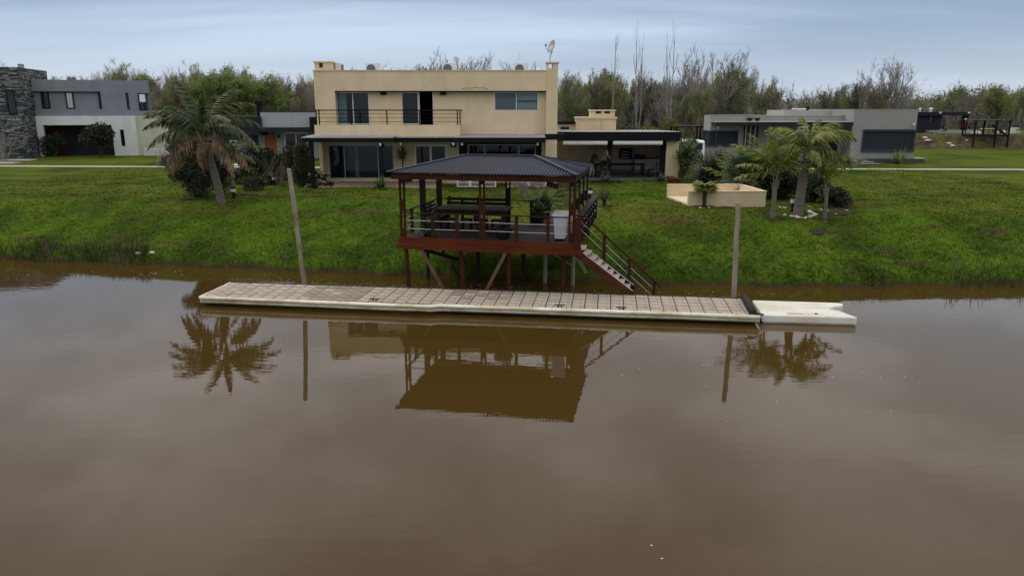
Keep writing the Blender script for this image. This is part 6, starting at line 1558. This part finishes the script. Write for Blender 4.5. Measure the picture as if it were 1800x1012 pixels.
shrub('flowering_plant', 'salmon pink flowers at the foot of the yucca', 'flowers', gp_(1180, 45.6), .5, .35, .13, 800, .09, 'flower', 66, stems=3, z0=.05, aspect=.8, part='blossoms')
shrub('yellow_bush', 'bright yellow flowering bush behind the barbecue room roof', 'bush', gp_(1140, 70.0), 1.9, 1.2, 1.75, 5200, .2, 'leaf_yellow', 67)
shrub('yellow_bush', 'smaller yellow green bush right of the bright yellow one', 'bush', gp_(1172, 72.0), 1.4, 1.0, 1.7, 3000, .2, 'leaf_yellow', 68)
shrub('garden_shrub', 'green bush behind the yucca under the pergola', 'shrub', gp_(1207, 52.5), .9, .8, 1.25, 3800, .15, 'leaf_mid', 69)
shrub('garden_shrub', 'small green bush behind the beige grill chimney', 'shrub', gp_(1092, 66.0), 1.1, .8, 1.6, 2400, .18, 'leaf_mid', 70)
shrub('evergreen_shrub', 'dark hedge bush behind the left palm, right of the stone tower house', 'shrub', gp_(330, 66.0), 1.9, 1.2, 1.0, 3600, .2, 'leaf_dark', 71)
shrub('lawn_sapling', 'small sparse sapling on the lawn right of the walkway', 'sapling', tuple(GT(1062, 363)), .42, .4, .32, 420, .06, 'leaf_mid', 72, stems=12, z0=.2)
shrub('roof_palm_tree', 'dark green tree top showing over the middle of the beige roof', 'tree', gp_(740, 70), 1.7, 1.2, 1.0, 2600, .3, 'leaf_dark', 73, z0=5.95, aspect=.2)

# ------------------------------------------------------------------ bare shrubs and trees
class Tree:
    """recursive branching kept in arrays; branches as 3-6 sided tapered tubes"""
    def __init__(s, seed): s.r = random.Random(seed); s.mb = MB(); s.tips = []
    def branch(s, p, d, ln, r_, depth, spec):
        n_ = 4 if depth < 2 else 3; pts = [p.copy()]; rad = [r_]; q = p.copy(); dd = d.copy()
        up, wob = spec['up'][min(depth, len(spec['up'])-1)], spec['wob']
        for k_ in range(n_):
            dd = (dd + Vector((s.r.gauss(0, wob), s.r.gauss(0, wob), s.r.gauss(0, wob) + up))).normalized()
            q = q + dd * (ln / n_); pts.append(q.copy()); rad.append(r_ * (1 - .62 * (k_ + 1) / n_))
        s.mb.tube(pts, rad, 7 if depth == 0 else (5 if depth == 1 else 3), cap=False)
        if depth >= spec['depth']:
            s.tips.append((pts, dd)); return
        k_n = spec['kids'][min(depth, len(spec['kids'])-1)]
        for k_ in range(k_n):
            t_ = s.r.uniform(spec['lo'] if depth == 0 else .25, 1.0); f_ = t_ * n_; i_ = min(int(f_), n_ - 1); c_ = pts[i_].lerp(pts[i_+1], f_ - i_)
            tg = (pts[i_+1] - pts[i_]).normalized(); a = s.r.uniform(0, 6.28)
            pr = tg.orthogonal().normalized(); pr = Matrix.Rotation(a, 3, tg) @ pr
            sp_ = R(s.r.uniform(*spec['spread'])); nd = (tg * math.cos(sp_) + pr * math.sin(sp_)).normalized()
            s.branch(c_, nd, ln * spec['ratio'] * s.r.uniform(.6, 1.15), max(r_ * (1 - .62 * t_) * .62, spec['rmin']), depth + 1, spec)
        s.tips.append((pts[-2:], dd))
def leaves_on(tips, per, size, mats, seed, droop=.2, aspect=.45, off=.12):
    g_ = np.random.default_rng(seed); A_ = []; B_ = []
    for pts, d in tips:
        a = np.array([list(v) for v in pts]); 
        A_.append(a[:-1]); B_.append(a[1:])
    A_ = np.concatenate(A_); B_ = np.concatenate(B_); n_ = int(len(A_) * per)
    i_ = g_.integers(0, len(A_), n_); t_ = g_.random((n_, 1)); P = A_[i_] * (1 - t_) + B_[i_] * t_ + g_.normal(0, off, (n_, 3))
    d = g_.normal(0, 1, (n_, 3)) + np.array([0, 0, -droop]); d /= np.linalg.norm(d, axis=1)[:, None]
    s_ = np.cross(d, g_.normal(0, 1, (n_, 3))); s_ /= np.linalg.norm(s_, axis=1)[:, None]; L_ = size * g_.uniform(.6, 1.4, (n_, 1))
    V_ = np.stack([P, P + d * L_ * .5 + s_ * L_ * aspect * .5, P + d * L_, P + d * L_ * .5 - s_ * L_ * aspect * .5], 1).reshape(-1, 3)
    return set_rnd(npmesh('crown', V_, np.arange(4 * n_).reshape(-1, 4), mats, 4), seed)
SPEC = dict(
    willow=dict(depth=4, kids=(11, 6, 5, 4), up=(.06, .22, .30, .30, .25), wob=.07, lo=.16, spread=(14, 42), ratio=.56, rmin=.017),
    round=dict(depth=4, kids=(11, 6, 5, 4), up=(.04, .12, .18, .16, .12), wob=.09, lo=.22, spread=(22, 56), ratio=.54, rmin=.016),
    bare=dict(depth=4, kids=(10, 6, 5, 3), up=(.06, .16, .20, .20, .16), wob=.08, lo=.18, spread=(16, 44), ratio=.57, rmin=.017),
    poplar=dict(depth=2, kids=(13, 3), up=(.02, .40, .36), wob=.03, lo=.22, spread=(14, 30), ratio=.20, rmin=.010),
    shrub=dict(depth=3, kids=(4, 4, 3), up=(.05, .06, .06), wob=.08, lo=.2, spread=(12, 40), ratio=.62, rmin=.006))
def grow(seed, spec, h, r_, stems=1, lean=.12, frac=.62):
    t_ = Tree(seed)
    for k_ in range(stems):
        a = t_.r.uniform(0, 6.28); ln = lean if stems == 1 else lean + .22
        d = Vector((math.cos(a) * ln, math.sin(a) * ln, 1)).normalized()
        t_.branch(Vector((math.cos(a) * .1 * (stems > 1), math.sin(a) * .1 * (stems > 1), -.2)), d, h * frac * t_.r.uniform(.85, 1.1), r_, 0, SPEC[spec])
    z_ = max(v[2] for v in t_.mb.v); k_ = h / z_
    t_.mb.v = [(x * k_, y * k_, z * k_) for x, y, z in t_.mb.v]
    t_.tips = [([p * k_ for p in pts], d) for pts, d in t_.tips]
    return t_
M['spring_leaf'] = mat('spring_leaf', (.32,.35,.115), .7, .3, .6, trans=.45, attr=True, rand=.25, two=(.26,.27,.105), twoscale=.3)
M['olive_leaf'] = mat('olive_leaf', (.26,.26,.125), .7, .3, .6, trans=.4, attr=True, rand=.3, two=(.19,.185,.095), twoscale=.3)
M['brown_bud'] = mat('brown_bud', (.15,.125,.10), .9, .3, .6, attr=True, rand=.25)
M['green_leaf'] = mat('fresh_green_leaf', (.19,.27,.065), .7, .3, .6, trans=.45, attr=True, rand=.25, two=(.15,.205,.06), twoscale=.3)
# bare branching shrub in the garden and the twigs on the lawn
def bare_shrub(label, p, seed, h, stems, name='bare_shrub', m_='twig'):
    o = thing(name, label, 'shrub', tuple(p)); t_ = grow(seed, 'shrub', h, .035, stems, .3, .6); t_.mb.build('branches', M[m_], o); return o
bare_shrub('bare many stemmed shrub in front of the orange door', gp_(490, 44.0), 3, 2.1, 9); bare_shrub('small bare red twigged shrub on the lawn behind the gazebo', gp_(932, 36.5), 5, 1.1, 4); bare_shrub('leafless bush at the far left edge by the stone tower', gp_(8, 62), 7, 4.2, 6, m_='twig_grey')
bare_shrub('thin bare sapling before the beige grill chimney', gp_(1070, 54.5), 11, 4.2, 5, m_='twig'); bare_shrub('pale young sapling in front of the white corner fence', gp_(283, 62), 13, 1.7, 4, m_='twig_pale')
# prototypes for the wood behind the houses
M['under_leaf'] = mat('undergrowth_leaf', (.050,.060,.022), .8, .3, .5, trans=.2, attr=True, two=(.06,.05,.03), twoscale=.2)
PROTO = {}
def proto(key, seed, spec, h, r_, bark, leafm, per, size, stems=1, droop=.2, lean=.12, frac=.62, off=.12):
    t_ = grow(seed, spec, h, r_, stems, lean, frac); PROTO[key] = (t_.mb.mesh('trunk', M[bark], False), leaves_on(t_.tips, per, size, M[leafm], seed, droop, off=off) if per else None, h); print(key, len(t_.mb.f), len(t_.tips))
proto('willow_a', 101, 'willow', 10, .13, 'twig', 'spring_leaf', 1.3, .135, 2); proto('willow_b', 102, 'willow', 10, .14, 'twig_grey', 'spring_leaf', 1.0, .13, 3); proto('willow_c', 103, 'willow', 10, .13, 'twig', 'olive_leaf', 1.0, .14, 3)
proto('round_a', 104, 'round', 9, .16, 'twig', 'green_leaf', 1.4, .15, 2); proto('round_b', 105, 'round', 9, .16, 'twig', 'spring_leaf', 1.6, .14, 3)
proto('bare_a', 106, 'bare', 10, .15, 'twig_grey', None, 0, .12, 1); proto('bare_b', 107, 'bare', 10, .13, 'twig_grey', None, 0, .12, 3); proto('bare_c', 108, 'bare', 10, .13, 'twig', 'brown_bud', .3, .10, 2)
proto('pop_a', 109, 'poplar', 14, .075, 'twig_grey', None, 0, .1, 1, lean=.03, frac=.9); proto('pop_b', 110, 'poplar', 14, .07, 'twig_grey', None, 0, .1, 2, lean=-.17, frac=.9)
proto('green_a', 111, 'round', 9, .16, 'twig', 'green_leaf', 2.2, .18, 2); proto('birch', 112, 'bare', 10, .11, 'twig_pale', None, 0, .12, 2)
def tree(key, px, ytop, Y, label, group='trees of the wood behind the houses', name='woodland_tree', wide=1.0, rz=None):
    Y = Y + (16 if px > 1592 and name == 'woodland_tree' else 0); d = ray(px, 185); x = d.x / d.y * Y; z0 = gz(x, Y); top = at(px, ytop, Y).z; tr_, cr, h = PROTO[key]; s_ = (top - z0) / h
    o = thing(name, label, 'tree', (x, Y, z0), random.uniform(0, 6.28) if rz is None else rz, group)
    o.scale = (s_ * wide, s_ * wide, s_); link(tr_, 'trunk', o)
    if cr: link(cr, 'crown', o)
    return o
# the ones the eye can pick out
tree('pop_a', 1078, 60, 76, 'tall thin bare poplar, leftmost of the three over the barbecue room', 'tall bare poplars', 'bare_poplar', 1.0); tree('pop_b', 1122, 36, 76, 'tall thin bare poplar, middle of the three over the barbecue room', 'tall bare poplars', 'bare_poplar', 1.0); tree('pop_b', 1180, 32, 74, 'tall thin bare poplar with forked stems, rightmost of the three', 'tall bare poplars', 'bare_poplar', 1.1, 2.0)
tree('bare_b', 1242, 70, 96, 'large bare pale crowned tree right of the three poplars', None, 'bare_tree', 1.15); tree('bare_b', 1578, 92, 92, 'broad bare tree over the right end of the long grey house', None, 'bare_tree', 1.15, 1.2)
tree('willow_c', 1515, 132, 95, 'round dark branched olive tree left of the broad bare tree', None, 'woodland_tree', 1.0); tree('round_b', 200, 104, 100, 'round yellow green willow over the blue grey house roof', None, 'willow_tree', 1.1); tree('bare_a', 248, 100, 102, 'bare brown tree beside the round yellow green willow', None, 'bare_tree', 1.0); tree('birch', 287, 122, 98, 'small bare tree with an open crown left of the leaning palm', None, 'bare_tree', .8)
tree('bare_b', 800, 78, 100, 'bare spreading tree over the middle of the beige roof', None, 'bare_tree', 1.25, .5); tree('bare_a', 832, 84, 102, 'narrower bare tree right of the bare spreading tree over the beige roof', None, 'bare_tree', 1.1, 1.5); tree('bare_a', 940, 86, 108, 'bare tree left of the satellite dish', None, 'bare_tree', 1.1)
tree('green_a', 370, 112, 84, 'broad fresh green tree directly above the leaning palm', None, 'green_tree', 1.35); tree('green_a', 455, 128, 88, 'narrower fresh green tree above the black chimney', None, 'green_tree', 1.0); tree('birch', 1380, 152, 94, 'pale trunked bare tree above the long grey house roof', None, 'bare_tree', .9); tree('birch', 1335, 160, 90, 'slim pale bare tree over the left part of the long grey house', None, 'bare_tree', .8)
# the rest of the belt, thickest behind the beige house
prof = [(-60, 118), (0, 112), (60, 138), (130, 142), (180, 115), (230, 112), (300, 132), (340, 116), (420, 118), (470, 132), (530, 128), (560, 130), (640, 122), (700, 118), (780, 120), (850, 122), (930, 122), (1000, 118), (1050, 118), (1110, 126), (1160, 124), (1210, 128), (1260, 120), (1320, 118), (1360, 134), (1430, 138), (1480, 134), (1540, 140), (1585, 140), (1612, 158), (1632, 172), (1650, 158), (1680, 146), (1740, 142), (1800, 146), (1860, 140)]
pxs, pys = [p_[0] for p_ in prof], [p_[1] for p_ in prof]
LBL = {'w': 'leafing willow', 'r': 'round green tree', 'b': 'leafless tree'}
GRP = {'w': 'leafing willows', 'r': 'green trees', 'b': 'leafless trees'}
ROWN = ('in the nearest row', 'in the middle row', 'in the back row')
def place_of(px):
    for lim, q in ((255, 'above the stone tower house'), (400, 'behind the leaning palm'), (552, 'above the grey bungalow'), (770, 'above the balcony'), (985, 'above the right beige roof'), (1200, 'behind the barbecue room'), (1380, 'above the slatted screen'), (1610, 'above the slate shutter wall'), (9999, 'behind the building plot')):
        if px < lim: return q
rt = random.Random(99); belt = []
for row, (Y, step, hf) in enumerate(((92, 36, .86), (101, 32, .97), (112, 30, 1.03))):
    px = -70 + 9 * row
    while px < 1880:
        if 1330 < px < 1600 and (row == 2 or rt.random() < .25): px += step * .8; continue
        yt = np.interp(px, pxs, pys) + rt.uniform(-5, 9); yt = 195 - (195 - yt) * hf * rt.uniform(.90, 1.16)
        if 1598 < px < 1645: yt = max(yt, 168); 
        wsum = rt.random()
        leafy = 1.0 if px < 1230 or px > 1615 else .6
        if px > 1340 and px < 1600: leafy = .35
        if wsum < .50 * leafy + .12: key = rt.choice(('willow_a', 'willow_b', 'willow_c'))
        elif wsum < .50 * leafy + .12 + .22 * leafy: key = rt.choice(('round_a', 'round_b', 'green_a'))
        else: key = rt.choice(('bare_a', 'bare_b', 'bare_c', 'bare_c'))
        kk = key[0] if key != 'green_a' else 'r'
        o = tree(key, px, yt, Y + rt.uniform(-3.5, 3.5), LBL[kk] + ' ' + ROWN[row] + ' ' + place_of(px), GRP[kk] + ' ' + ROWN[row] + ' ' + place_of(px), wide=rt.uniform(.7, 1.05), rz=rt.uniform(0, 6.28))
        belt.append((px, o)); px += step * rt.uniform(.7, 1.4)
byl = {}
for px, o in belt: byl.setdefault(o['label'], []).append((px, o))
ORD = ('first', 'second', 'third', 'fourth', 'fifth', 'sixth', 'seventh', 'eighth')
for lb, q in byl.items():
    if len(q) > 1:
        for k_, (px, o) in enumerate(sorted(q, key=lambda a: a[0])):
            kd = ' '.join(lb.split()[:2]) if not lb.startswith('round') else 'round green tree'
            o['label'] = ORD[k_] + ' ' + kd + ' from the left' + lb[len(kd):]
# undergrowth and the far wood: one mass each
def mass(name, n_tw, n_lf, x0, x1, y0, y1, hfun, m_t, m_l, seed, lsize=.3):
    g_ = np.random.default_rng(seed)
    x = g_.uniform(x0, x1, n_tw); y = g_.uniform(y0, y1, n_tw); z = gz_np(x, y); h = hfun(x, y) * g_.uniform(.35, 1.0, n_tw)
    a = g_.uniform(0, 6.28, n_tw); w_ = g_.uniform(.012, .035, n_tw) * (1 + (y - 80) / 80); ln = g_.normal(0, .16, (n_tw, 2)) * h[:, None]
    P = np.stack([x, y, z], -1); dx = np.stack([np.cos(a) * w_, np.sin(a) * w_, 0 * a], -1); T = P + np.stack([ln[:, 0], ln[:, 1], h], -1)
    V1 = np.stack([P - dx, P + dx, T], 1).reshape(-1, 3); F1 = np.arange(3 * n_tw).reshape(-1, 3)
    x = g_.uniform(x0, x1, n_lf); y = g_.uniform(y0, y1, n_lf); z = gz_np(x, y); h = hfun(x, y)
    cl = .5 + .5 * np.sin(x * .9 + 2 * np.sin(y * .7)) * np.sin(y * .5 + x * .35); zz_ = h * cl * g_.random(n_lf) ** .8
    P = np.stack([x, y, z + zz_], -1); d = g_.normal(0, 1, (n_lf, 3)); d /= np.linalg.norm(d, axis=1)[:, None]; s_ = np.cross(d, g_.normal(0, 1, (n_lf, 3))); s_ /= np.linalg.norm(s_, axis=1)[:, None]; L_ = lsize * g_.uniform(.6, 1.4, (n_lf, 1))
    V2 = np.stack([P - s_ * L_ * .3, P + s_ * L_ * .3, P + d * L_], 1).reshape(-1, 3); F2 = np.arange(3 * n_lf).reshape(-1, 3) + len(V1)
    me = npmesh(name, np.concatenate([V1, V2]), np.concatenate([F1, F2]), [M[m_t], M[m_l]], 3, np.concatenate([np.zeros(n_tw), np.ones(n_lf)]))
    set_rnd(me, seed); link(me, name, kind='stuff')
mass('undergrowth', 70000, 80000, -90, 46, 90, 108, lambda x, y: np.where(x < 30, 3.0, 2.0) + .8 * np.sin(x * .3) , 'twig', 'under_leaf', 501)
mass('undergrowth', 50000, 90000, -110, 115, 109, 128, lambda x, y: np.where((x > 34) & (x < 62), 2.6, 4.0) + .9 * np.sin(x * .21 + 1), 'twig_grey', 'under_leaf', 502, .35)
mass('far_wood', 60000, 120000, -330, 340, 180, 330, lambda x, y: 7.5 + 2.0 * np.sin(x * .05) + 1.5 * np.sin(x * .17), 'twig_grey', 'olive_leaf', 503, .9)
# ================================================================== people
def person(label, loc, rz, J, rad, zones, hair=None, hat=None, holder=None, scale=1.0):
    """one continuous skinned body. J: joint -> point, edges below; zones: list of (material, test(co)) first match wins"""
    E_ = [('pel','spi'),('spi','che'),('che','nek'),('nek','hed'),('hed','top'),('che','shl'),('shl','ell'),('ell','wrl'),('wrl','hal'),('che','shr'),('shr','elr'),('elr','wrr'),('wrr','har'),
          ('pel','hpl'),('hpl','knl'),('knl','anl'),('anl','tol'),('pel','hpr'),('hpr','knr'),('knr','anr'),('anr','tor')]
    nm = list(J); me = bpy.data.meshes.new('person_body'); me.from_pydata([J[k_] for k_ in nm], [(nm.index(a), nm.index(b_)) for a, b_ in E_], [])
    tmp = bpy.data.objects.new('person_tmp', me); COL.objects.link(tmp)
    sk = tmp.modifiers.new('s', 'SKIN'); sk.use_smooth_shade = True; sb_ = tmp.modifiers.new('u', 'SUBSURF'); sb_.levels = 2; sb_.render_levels = 2
    for i_, k_ in enumerate(nm):
        v = me.skin_vertices[0].data[i_]; v.radius = rad[k_]; v.use_root = (k_ == 'pel')
    dg = bpy.context.evaluated_depsgraph_get(); m2 = bpy.data.meshes.new_from_object(tmp.evaluated_get(dg)); bpy.data.objects.remove(tmp)
    m2.name = 'body'; m2.materials.clear(); mats = []
    for mm_, _ in zones:
        if M[mm_] not in mats: mats.append(M[mm_])
    for mm_ in mats: m2.materials.append(mm_)
    for p in m2.polygons:
        for mm_, t_ in zones:
            if t_(p.center): p.material_index = mats.index(M[mm_]); break
    root = thing('person', label, 'person', loc, rz); root.scale = (scale,) * 3
    b_ = link(m2, 'body', root)
    h = Vector(J['hed']); f_ = Vector((0, -1, 0))
    fc = MB(); fc.tube([h + Vector((0, -.095, .035)), h + Vector((0, -.125, -.005)), h + Vector((0, -.10, -.012))], [.010, .017, .012], 6)
    fc.build('nose', M['skin'], root)
    for s_ in (-1, 1):
        MB().lathe((h.x + s_ * .035, h.y - .092, h.z + .028), [(.004, -.008), (.012, 0), (.004, .008)], 6).build('eye', M['hairdark'], root)
        MB().lathe((h.x + s_ * .088, h.y, h.z - .01), [(.008, -.03), (.018, 0), (.01, .03)], 6).build('ear', M['skin'], root)
    if hair:
        hb = MB(); n_ = 14; 
        hb.lathe((h.x, h.y + .012, h.z), [(.100, -.02), (.108, .04), (.102, .085), (.075, .122), (.02, .138)], n_); hb.build('hair', M[hair], root, smooth=True)
    if hat:
        MB().lathe((h.x, h.y, h.z + .05), [(.125, 0), (.135, .01), (.115, .015), (.108, .06), (.07, .10), (.02, .11)], 14).build('cap', M[hat], root)
    for s_, hk, wk in ((-1, 'hal', 'wrl'), (1, 'har', 'wrr')):      # fingers and thumb, curled
        hp_ = Vector(J[hk]); dv = (hp_ - Vector(J[wk])).normalized(); sd_ = dv.cross(Vector((0, 1, 0))); sd_ = (sd_ if sd_.length > .1 else Vector((1, 0, 0))).normalized()
        fg = MB(); nrm = dv.cross(sd_).normalized()
        for q in range(4):
            b0 = hp_ - dv * .015 + sd_ * (.027 - .018 * q); ln = (.07, .08, .075, .06)[q]
            fg.tube([b0, b0 + dv * ln * .5 + nrm * .004, b0 + dv * ln * .8 + nrm * .02, b0 + dv * ln * .92 + nrm * .035], [.009, .0085, .008, .006], 5)
        t0 = hp_ - dv * .05 + sd_ * .03; fg.tube([t0, t0 + sd_ * .022 + dv * .03, t0 + sd_ * .026 + dv * .058 + nrm * .012], [.011, .010, .007], 5)
        fg.build('fingers', M['skin'], root)
    return root
RAD = dict(pel=(.155,.115), spi=(.145,.11), che=(.17,.12), nek=(.055,.055), hed=(.092,.105), top=(.06,.065), shl=(.075,.075), shr=(.075,.075), ell=(.048,.048), elr=(.048,.048), wrl=(.033,.033), wrr=(.033,.033), hal=(.036,.02), har=(.036,.02),
           hpl=(.10,.10), hpr=(.10,.10), knl=(.065,.065), knr=(.065,.065), anl=(.048,.048), anr=(.048,.048), tol=(.045,.035), tor=(.045,.035))
# man standing and leaning forward over the table, seen from his left side
J1 = dict(pel=(0,.08,.92), spi=(0,.03,1.10), che=(0,-.10,1.36), nek=(0,-.20,1.50), hed=(0,-.25,1.60), top=(0,-.26,1.70), shl=(-.19,-.11,1.40), ell=(-.24,-.22,1.14), wrl=(-.20,-.42,1.02), hal=(-.18,-.50,.97), shr=(.19,-.11,1.40), elr=(.24,-.20,1.14), wrr=(.20,-.42,1.02), har=(.18,-.50,.97),
          hpl=(-.10,.08,.86), knl=(-.12,.02,.48), anl=(-.12,.10,.08), tol=(-.12,-.08,.03), hpr=(.10,.08,.86), knr=(.14,-.04,.48), anr=(.16,-.02,.08), tor=(.16,-.20,.03))
z1 = [('skin', lambda c_: c_.z > 1.505), ('skin', lambda c_: c_.y < -.40 and c_.z < 1.06 and c_.z > .9), ('browncloth', lambda c_: c_.z > .88), ('palecloth', lambda c_: c_.z > .11), ('darkcloth', lambda c_: True)]
pm = at(1041, 306, 48.2)
person('man with grey hair in a dark jacket and pale trousers leaning over the table', (pm.x, 48.2, 2.09), R(60), J1, RAD, z1, 'hairgrey')
J2 = dict(pel=(0,.05,.52), spi=(0,.03,.70), che=(0,-.02,.98), nek=(0,-.05,1.13), hed=(0,-.09,1.24), top=(0,-.10,1.34), shl=(-.19,-.01,1.02), ell=(-.25,-.12,.78), wrl=(-.18,-.36,.80), hal=(-.15,-.44,.81), shr=(.19,-.01,1.02), elr=(.25,-.12,.78), wrr=(.18,-.36,.80), har=(.15,-.44,.81),
          hpl=(-.10,.0,.52), knl=(-.13,-.42,.52), anl=(-.13,-.40,.09), tol=(-.13,-.58,.03), hpr=(.10,.0,.52), knr=(.13,-.42,.52), anr=(.13,-.40,.09), tor=(.13,-.58,.03))
z2 = [('skin', lambda c_: c_.z > 1.125), ('skin', lambda c_: c_.y < -.36 and c_.z > .72), ('darkcloth', lambda c_: True)]
person('person with dark hair in black clothes sitting at the long table', (5.72, 47.7, 2.09), R(80), J2, RAD, z2, 'hairdark')
# the worker on the bank, standing with his arms hanging
J3 = dict(pel=(0,.0,.92), spi=(0,.0,1.10), che=(0,-.0,1.38), nek=(0,-.01,1.53), hed=(0,-.03,1.63), top=(0,-.03,1.73), shl=(-.19,0,1.42), ell=(-.27,.02,1.14), wrl=(-.25,-.12,.90), hal=(-.24,-.15,.81), shr=(.19,0,1.42), elr=(.27,.0,1.14), wrr=(.22,-.18,.98), har=(.19,-.25,.94),
          hpl=(-.10,.0,.86), knl=(-.12,-.02,.48), anl=(-.14,.02,.08), tol=(-.15,-.14,.03), hpr=(.10,.0,.86), knr=(.12,-.03,.48), anr=(.13,.02,.08), tor=(.14,-.14,.03))
z3 = [('skin', lambda c_: c_.z > 1.535), ('skin', lambda c_: c_.z < .885 and c_.z > .72 and c_.x < -.2), ('skin', lambda c_: c_.x > .17 and c_.y < -.19 and c_.z > .8), ('red', lambda c_: c_.z > .9), ('bluecloth', lambda c_: c_.z > .11), ('darkcloth', lambda c_: True)]
pw = at(1693, 243, 85.5); zw = gz(pw.x, 85.5)
person('worker in a red jacket and pale cap standing on the dirt bank', (pw.x, 85.5, zw), R(-25), J3, RAD, z3, None, 'lampwhite')
ps = at(1655, 230, 92.2)
sb2 = MB().box(-.25, .25, -.2, .2, 0, .45); st_ = thing('concrete_block', 'low block under the seated worker at the dark house porch', 'block', (ps.x, 92.0, gz(ps.x, 92)), 0); sb2.build('block', M['concrete'], st_)
person('worker in dark clothes sitting on a block at the dark house porch', (ps.x, 91.95, gz(ps.x, 92)), R(20), J2, RAD, z2, 'hairdark')

# ================================================================== small things
def rock(name, label, cat, p, s_, m_='stone_w', group=None, flat=.5):
    mb = MB(); g_ = bmesh.new(); bmesh.ops.create_icosphere(g_, subdivisions=1, radius=s_); sx, sy = random.uniform(.8, 1.3), random.uniform(.7, 1.1)
    mb.add([(v.co.x * sx * random.uniform(.85, 1.15), v.co.y * sy * random.uniform(.85, 1.15), v.co.z * flat * random.uniform(.85, 1.15) + s_ * flat * .35) for v in g_.verts], [[v.index for v in f_.verts] for f_ in g_.faces]); g_.free()
    o = mb.build(name, M[m_]); o.location = tuple(p); o.rotation_euler = (0, 0, random.uniform(0, 6)); return tag(o, label, cat, group)
c_ = GT(1402, 378)
for k_ in range(17):
    a = R(200 + 190 * k_ / 16 + random.uniform(-5, 5)); x, y = c_.x + .12 + math.cos(a) * random.uniform(.55, .75), c_.y + .1 + math.sin(a) * random.uniform(.45, .6)
    rock('white_stone', 'white stone in the ring around the thick palm trunk', 'stone', (x, y, gz(x, y)), random.uniform(.07, .13), group='white stones around the stout palm')
for px, py, lb, s_ in ((1423, 373, 'pale square stone just right of the stone ring', .16), (1371, 365, 'small white stone on the lawn between planter and stone ring', .08), (1379, 366, 'small upright white stone beside the other near the planter', .09), (1443, 369, 'white stone left of the smallest palm trunk', .09), (1218, 361, 'large pale stone at the left corner of the planter', .16), (1231, 366, 'flat white stone at the foot of the small fan palm, left', .09), (1246, 365, 'flat white stone at the foot of the small fan palm, right', .09), (1189, 341, 'white stone on the lawn left of the planter', .10), (244, 446, 'white lump of litter at the waterline, left one of two', .15), (268, 445, 'white lump of litter at the waterline, right one of two', .14), (1376, 343, 'white stone behind the planter near the shrub bed', .10)):
    rock('white_stone', lb, 'stone', GT(px, py), s_)
for k_ in range(16):
    px, py = random.uniform(1405, 1500), random.uniform(345, 382); p = GT(px, py)
    rock('bed_stone', 'weathered edging stone of the palm shrub bed', 'stone', p, random.uniform(.05, .1), 'concrete', 'edging stones of the palm shrub bed', .4)
# flecks floating on the river
fl = MB(); gr = random.Random(5)
def fleck(p, s_):
    n_ = 5; vs = [(p.x + s_ * gr.uniform(.5, 1.2) * math.cos(6.28 * k_ / n_), p.y + s_ * gr.uniform(.4, .8) * math.sin(6.28 * k_ / n_), .006) for k_ in range(n_)]; vs += [(v[0], v[1], -.01) for v in vs]
    fl.add(vs, [tuple(range(n_))] + [(k_, n_ + k_, n_ + (k_ + 1) % n_, (k_ + 1) % n_) for k_ in range(n_)])
for px, py in ((1145, 958), (1163, 981), (1124, 648), (1242, 642), (970, 662), (1236, 642), (1093, 659), (1517, 654), (1548, 664), (1615, 672), (1366, 706), (1277, 741), (1464, 663), (1566, 723), (506, 601), (149, 625), (1241, 678), (1590, 662)): fleck(atz(px, py, 0), .022)
for k_ in range(110):
    px = gr.uniform(400, 1400); yb = np.interp(px, [400, 1310], [492, 523]); py = yb - abs(gr.gauss(0, 4)) - 1; fleck(atz(px, py, 0), gr.uniform(.008, .03))
for k_ in range(16): fleck(atz(gr.uniform(0, 340), gr.uniform(475, 492), 0), gr.uniform(.01, .04))
fl.build('floating_debris', M['stone_w'], kind='stuff')
# scum of leaves trapped behind the dock
sc_ = MB()
for k_ in range(420):
    px = gr.uniform(400, 720) if k_ < 330 else gr.uniform(720, 1300); yb = np.interp(px, [400, 1310], [494, 525]); p = atz(px, yb - abs(gr.gauss(0, 1.8)), 0); s_ = gr.uniform(.015, .05); a = gr.uniform(0, 6.28)
    sc_.add([(p.x + s_ * math.cos(a), p.y + s_ * math.sin(a), .012), (p.x + s_ * .4 * math.cos(a + 1.6), p.y + s_ * .4 * math.sin(a + 1.6), .016), (p.x - s_ * math.cos(a), p.y - s_ * math.sin(a), .012), (p.x - s_ * .4 * math.cos(a + 1.6), p.y - s_ * .4 * math.sin(a + 1.6), .010)], [(0, 1, 2, 3)])
sc_.build('floating_leaves', M['twig'], kind='stuff')
